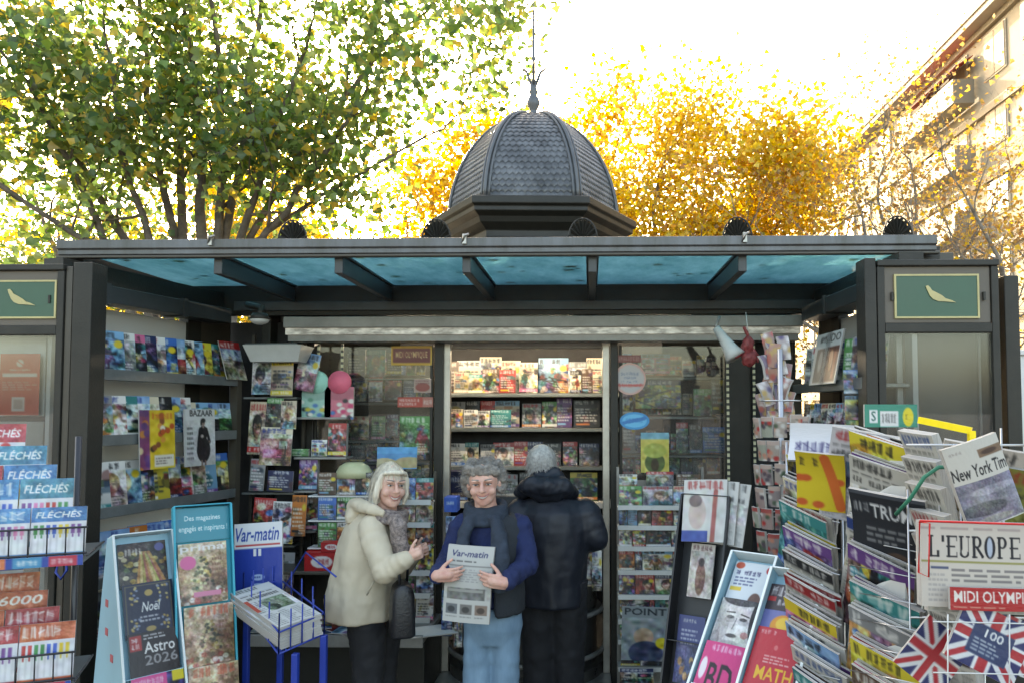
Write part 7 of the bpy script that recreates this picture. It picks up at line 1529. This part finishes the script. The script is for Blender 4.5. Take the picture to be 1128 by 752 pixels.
# ---------- man from behind
O = Vector((X(607, 4.3), 4.3, 0)); Hm = Matrix.Translation(P(597, 511, 4.32)) @ Euler((R(-14), R(-4), R(176))).to_matrix().to_4x4()
sR, eR, wR = P(645, 560, 4.30), P(657, 592, 4.27), P(640, 600, 4.55); sL, eL, wL = P(572, 560, 4.30), P(567, 598, 4.30), P(580, 606, 4.58)
b = MB(O); headgeo(b, Hm); b.caps(P(598, 530, 4.33), P(603, 550, 4.32), .055, .07)
b.loft([rg(594, 630, 660, 4.32, .07), rg(588, 642, 620, 4.32, .12), rg(578, 645, 570, 4.32, .12), rg(585, 635, 553, 4.32, .08)][::-1], 20)
for s_, e_, w_ in ((sR, eR, wR), (sL, eL, wL)): b.caps(s_, e_, .05, .04); b.caps(e_, w_, .04, .027)
hand(b, wR, (-.3, 1, .1), (0, 0, 1), (-1, 0, 0), 25); hand(b, wL, (.3, 1, .1), (0, 0, 1), (1, 0, 0), 25)
legs = ((594, 4.32), (626, 4.32))
for px, yy in legs: x = X(px, yy); b.caps((x, yy, .84), (x, yy, .48), .07, .056); b.caps((x, yy, .48), (x, yy + .02, .08), .054, .038); b.caps((x, yy, .045), (x, yy + .16, .04), .036, .03)
pmn = b.build('person', M['skin3']); pmn.location = O; tag(pmn, 'silver-haired man seen from behind in a dark navy hooded coat', 'person'); cloth_mods(pmn, .005, 2, 0)
b = MB(O)
b.loft([rg(574, 644, 664, 4.32, .17), rg(572, 645, 640, 4.32, .175), rg(571, 648, 605, 4.32, .18), rg(570, 652, 580, 4.32, .18), rg(571, 650, 562, 4.32, .165), rg(580, 638, 549, 4.32, .12), rg(590, 626, 543, 4.32, .09)][::-1], 30, fold=(.030, 8, 2))
for s_, e_, w_ in ((sR, eR, wR), (sL, eL, wL)): b.sleeve(s_ + Vector((0, 0, -.02)), e_, .085, .072, .004, 8, 5); b.sleeve(e_, e_.lerp(w_, .9), .072, .053, .004, 7, 6)
cloth_mods(b.build('coat', M['navycloth'], pmn), .010, 5, .026, .15)
b = MB(O); b.tube([P(582, 552, 4.42), P(574, 541, 4.30), P(584, 534, 4.20), P(602, 535, 4.15), P(620, 535, 4.20), P(630, 541, 4.30), P(622, 552, 4.42)], [.025, .045, .05, .052, .05, .045, .025], 16); b.ell(P(602, 538, 4.21), (.12, .065, .075)); b.ell(P(602, 525, 4.24), (.105, .05, .06))
cloth_mods(b.build('hood', M['navycloth'], pmn), .010, 3, .03, .06)
b = MB(O)
for px, yy in legs: x = X(px, yy); b.tube([(x, yy, .90), (x, yy, .62), (x, yy, .42), (x, yy, .08)], [.115, .10, .09, .085], 18)
cloth_mods(b.build('trousers', M['blackcloth'], pmn), .011, 3, .024, .07)
b = MB(O)
for px, yy in legs: x = X(px, yy); b.caps((x, yy - .03, .045), (x, yy + .17, .04), .05, .042)
cloth_mods(b.build('shoes', M['shoe'], pmn), .01, 2, 0)
b = MB(O); b.M = Hm; b.ell((0, .024, .030), (.083, .094, .094)); b.ell((0, .05, -.03), (.072, .058, .06)); cloth_mods(b.build('hair', M['hairs'], pmn), .007, 2, .012, .03)
strands(pmn, Hm, O, M['hairs'], 900, .085, .096, .096, (0, .022, .028), .038, 6, lambda v: v.z > -.4 and not (v.y < -.6 and v.z < .6), 1.0, .08, .0014)
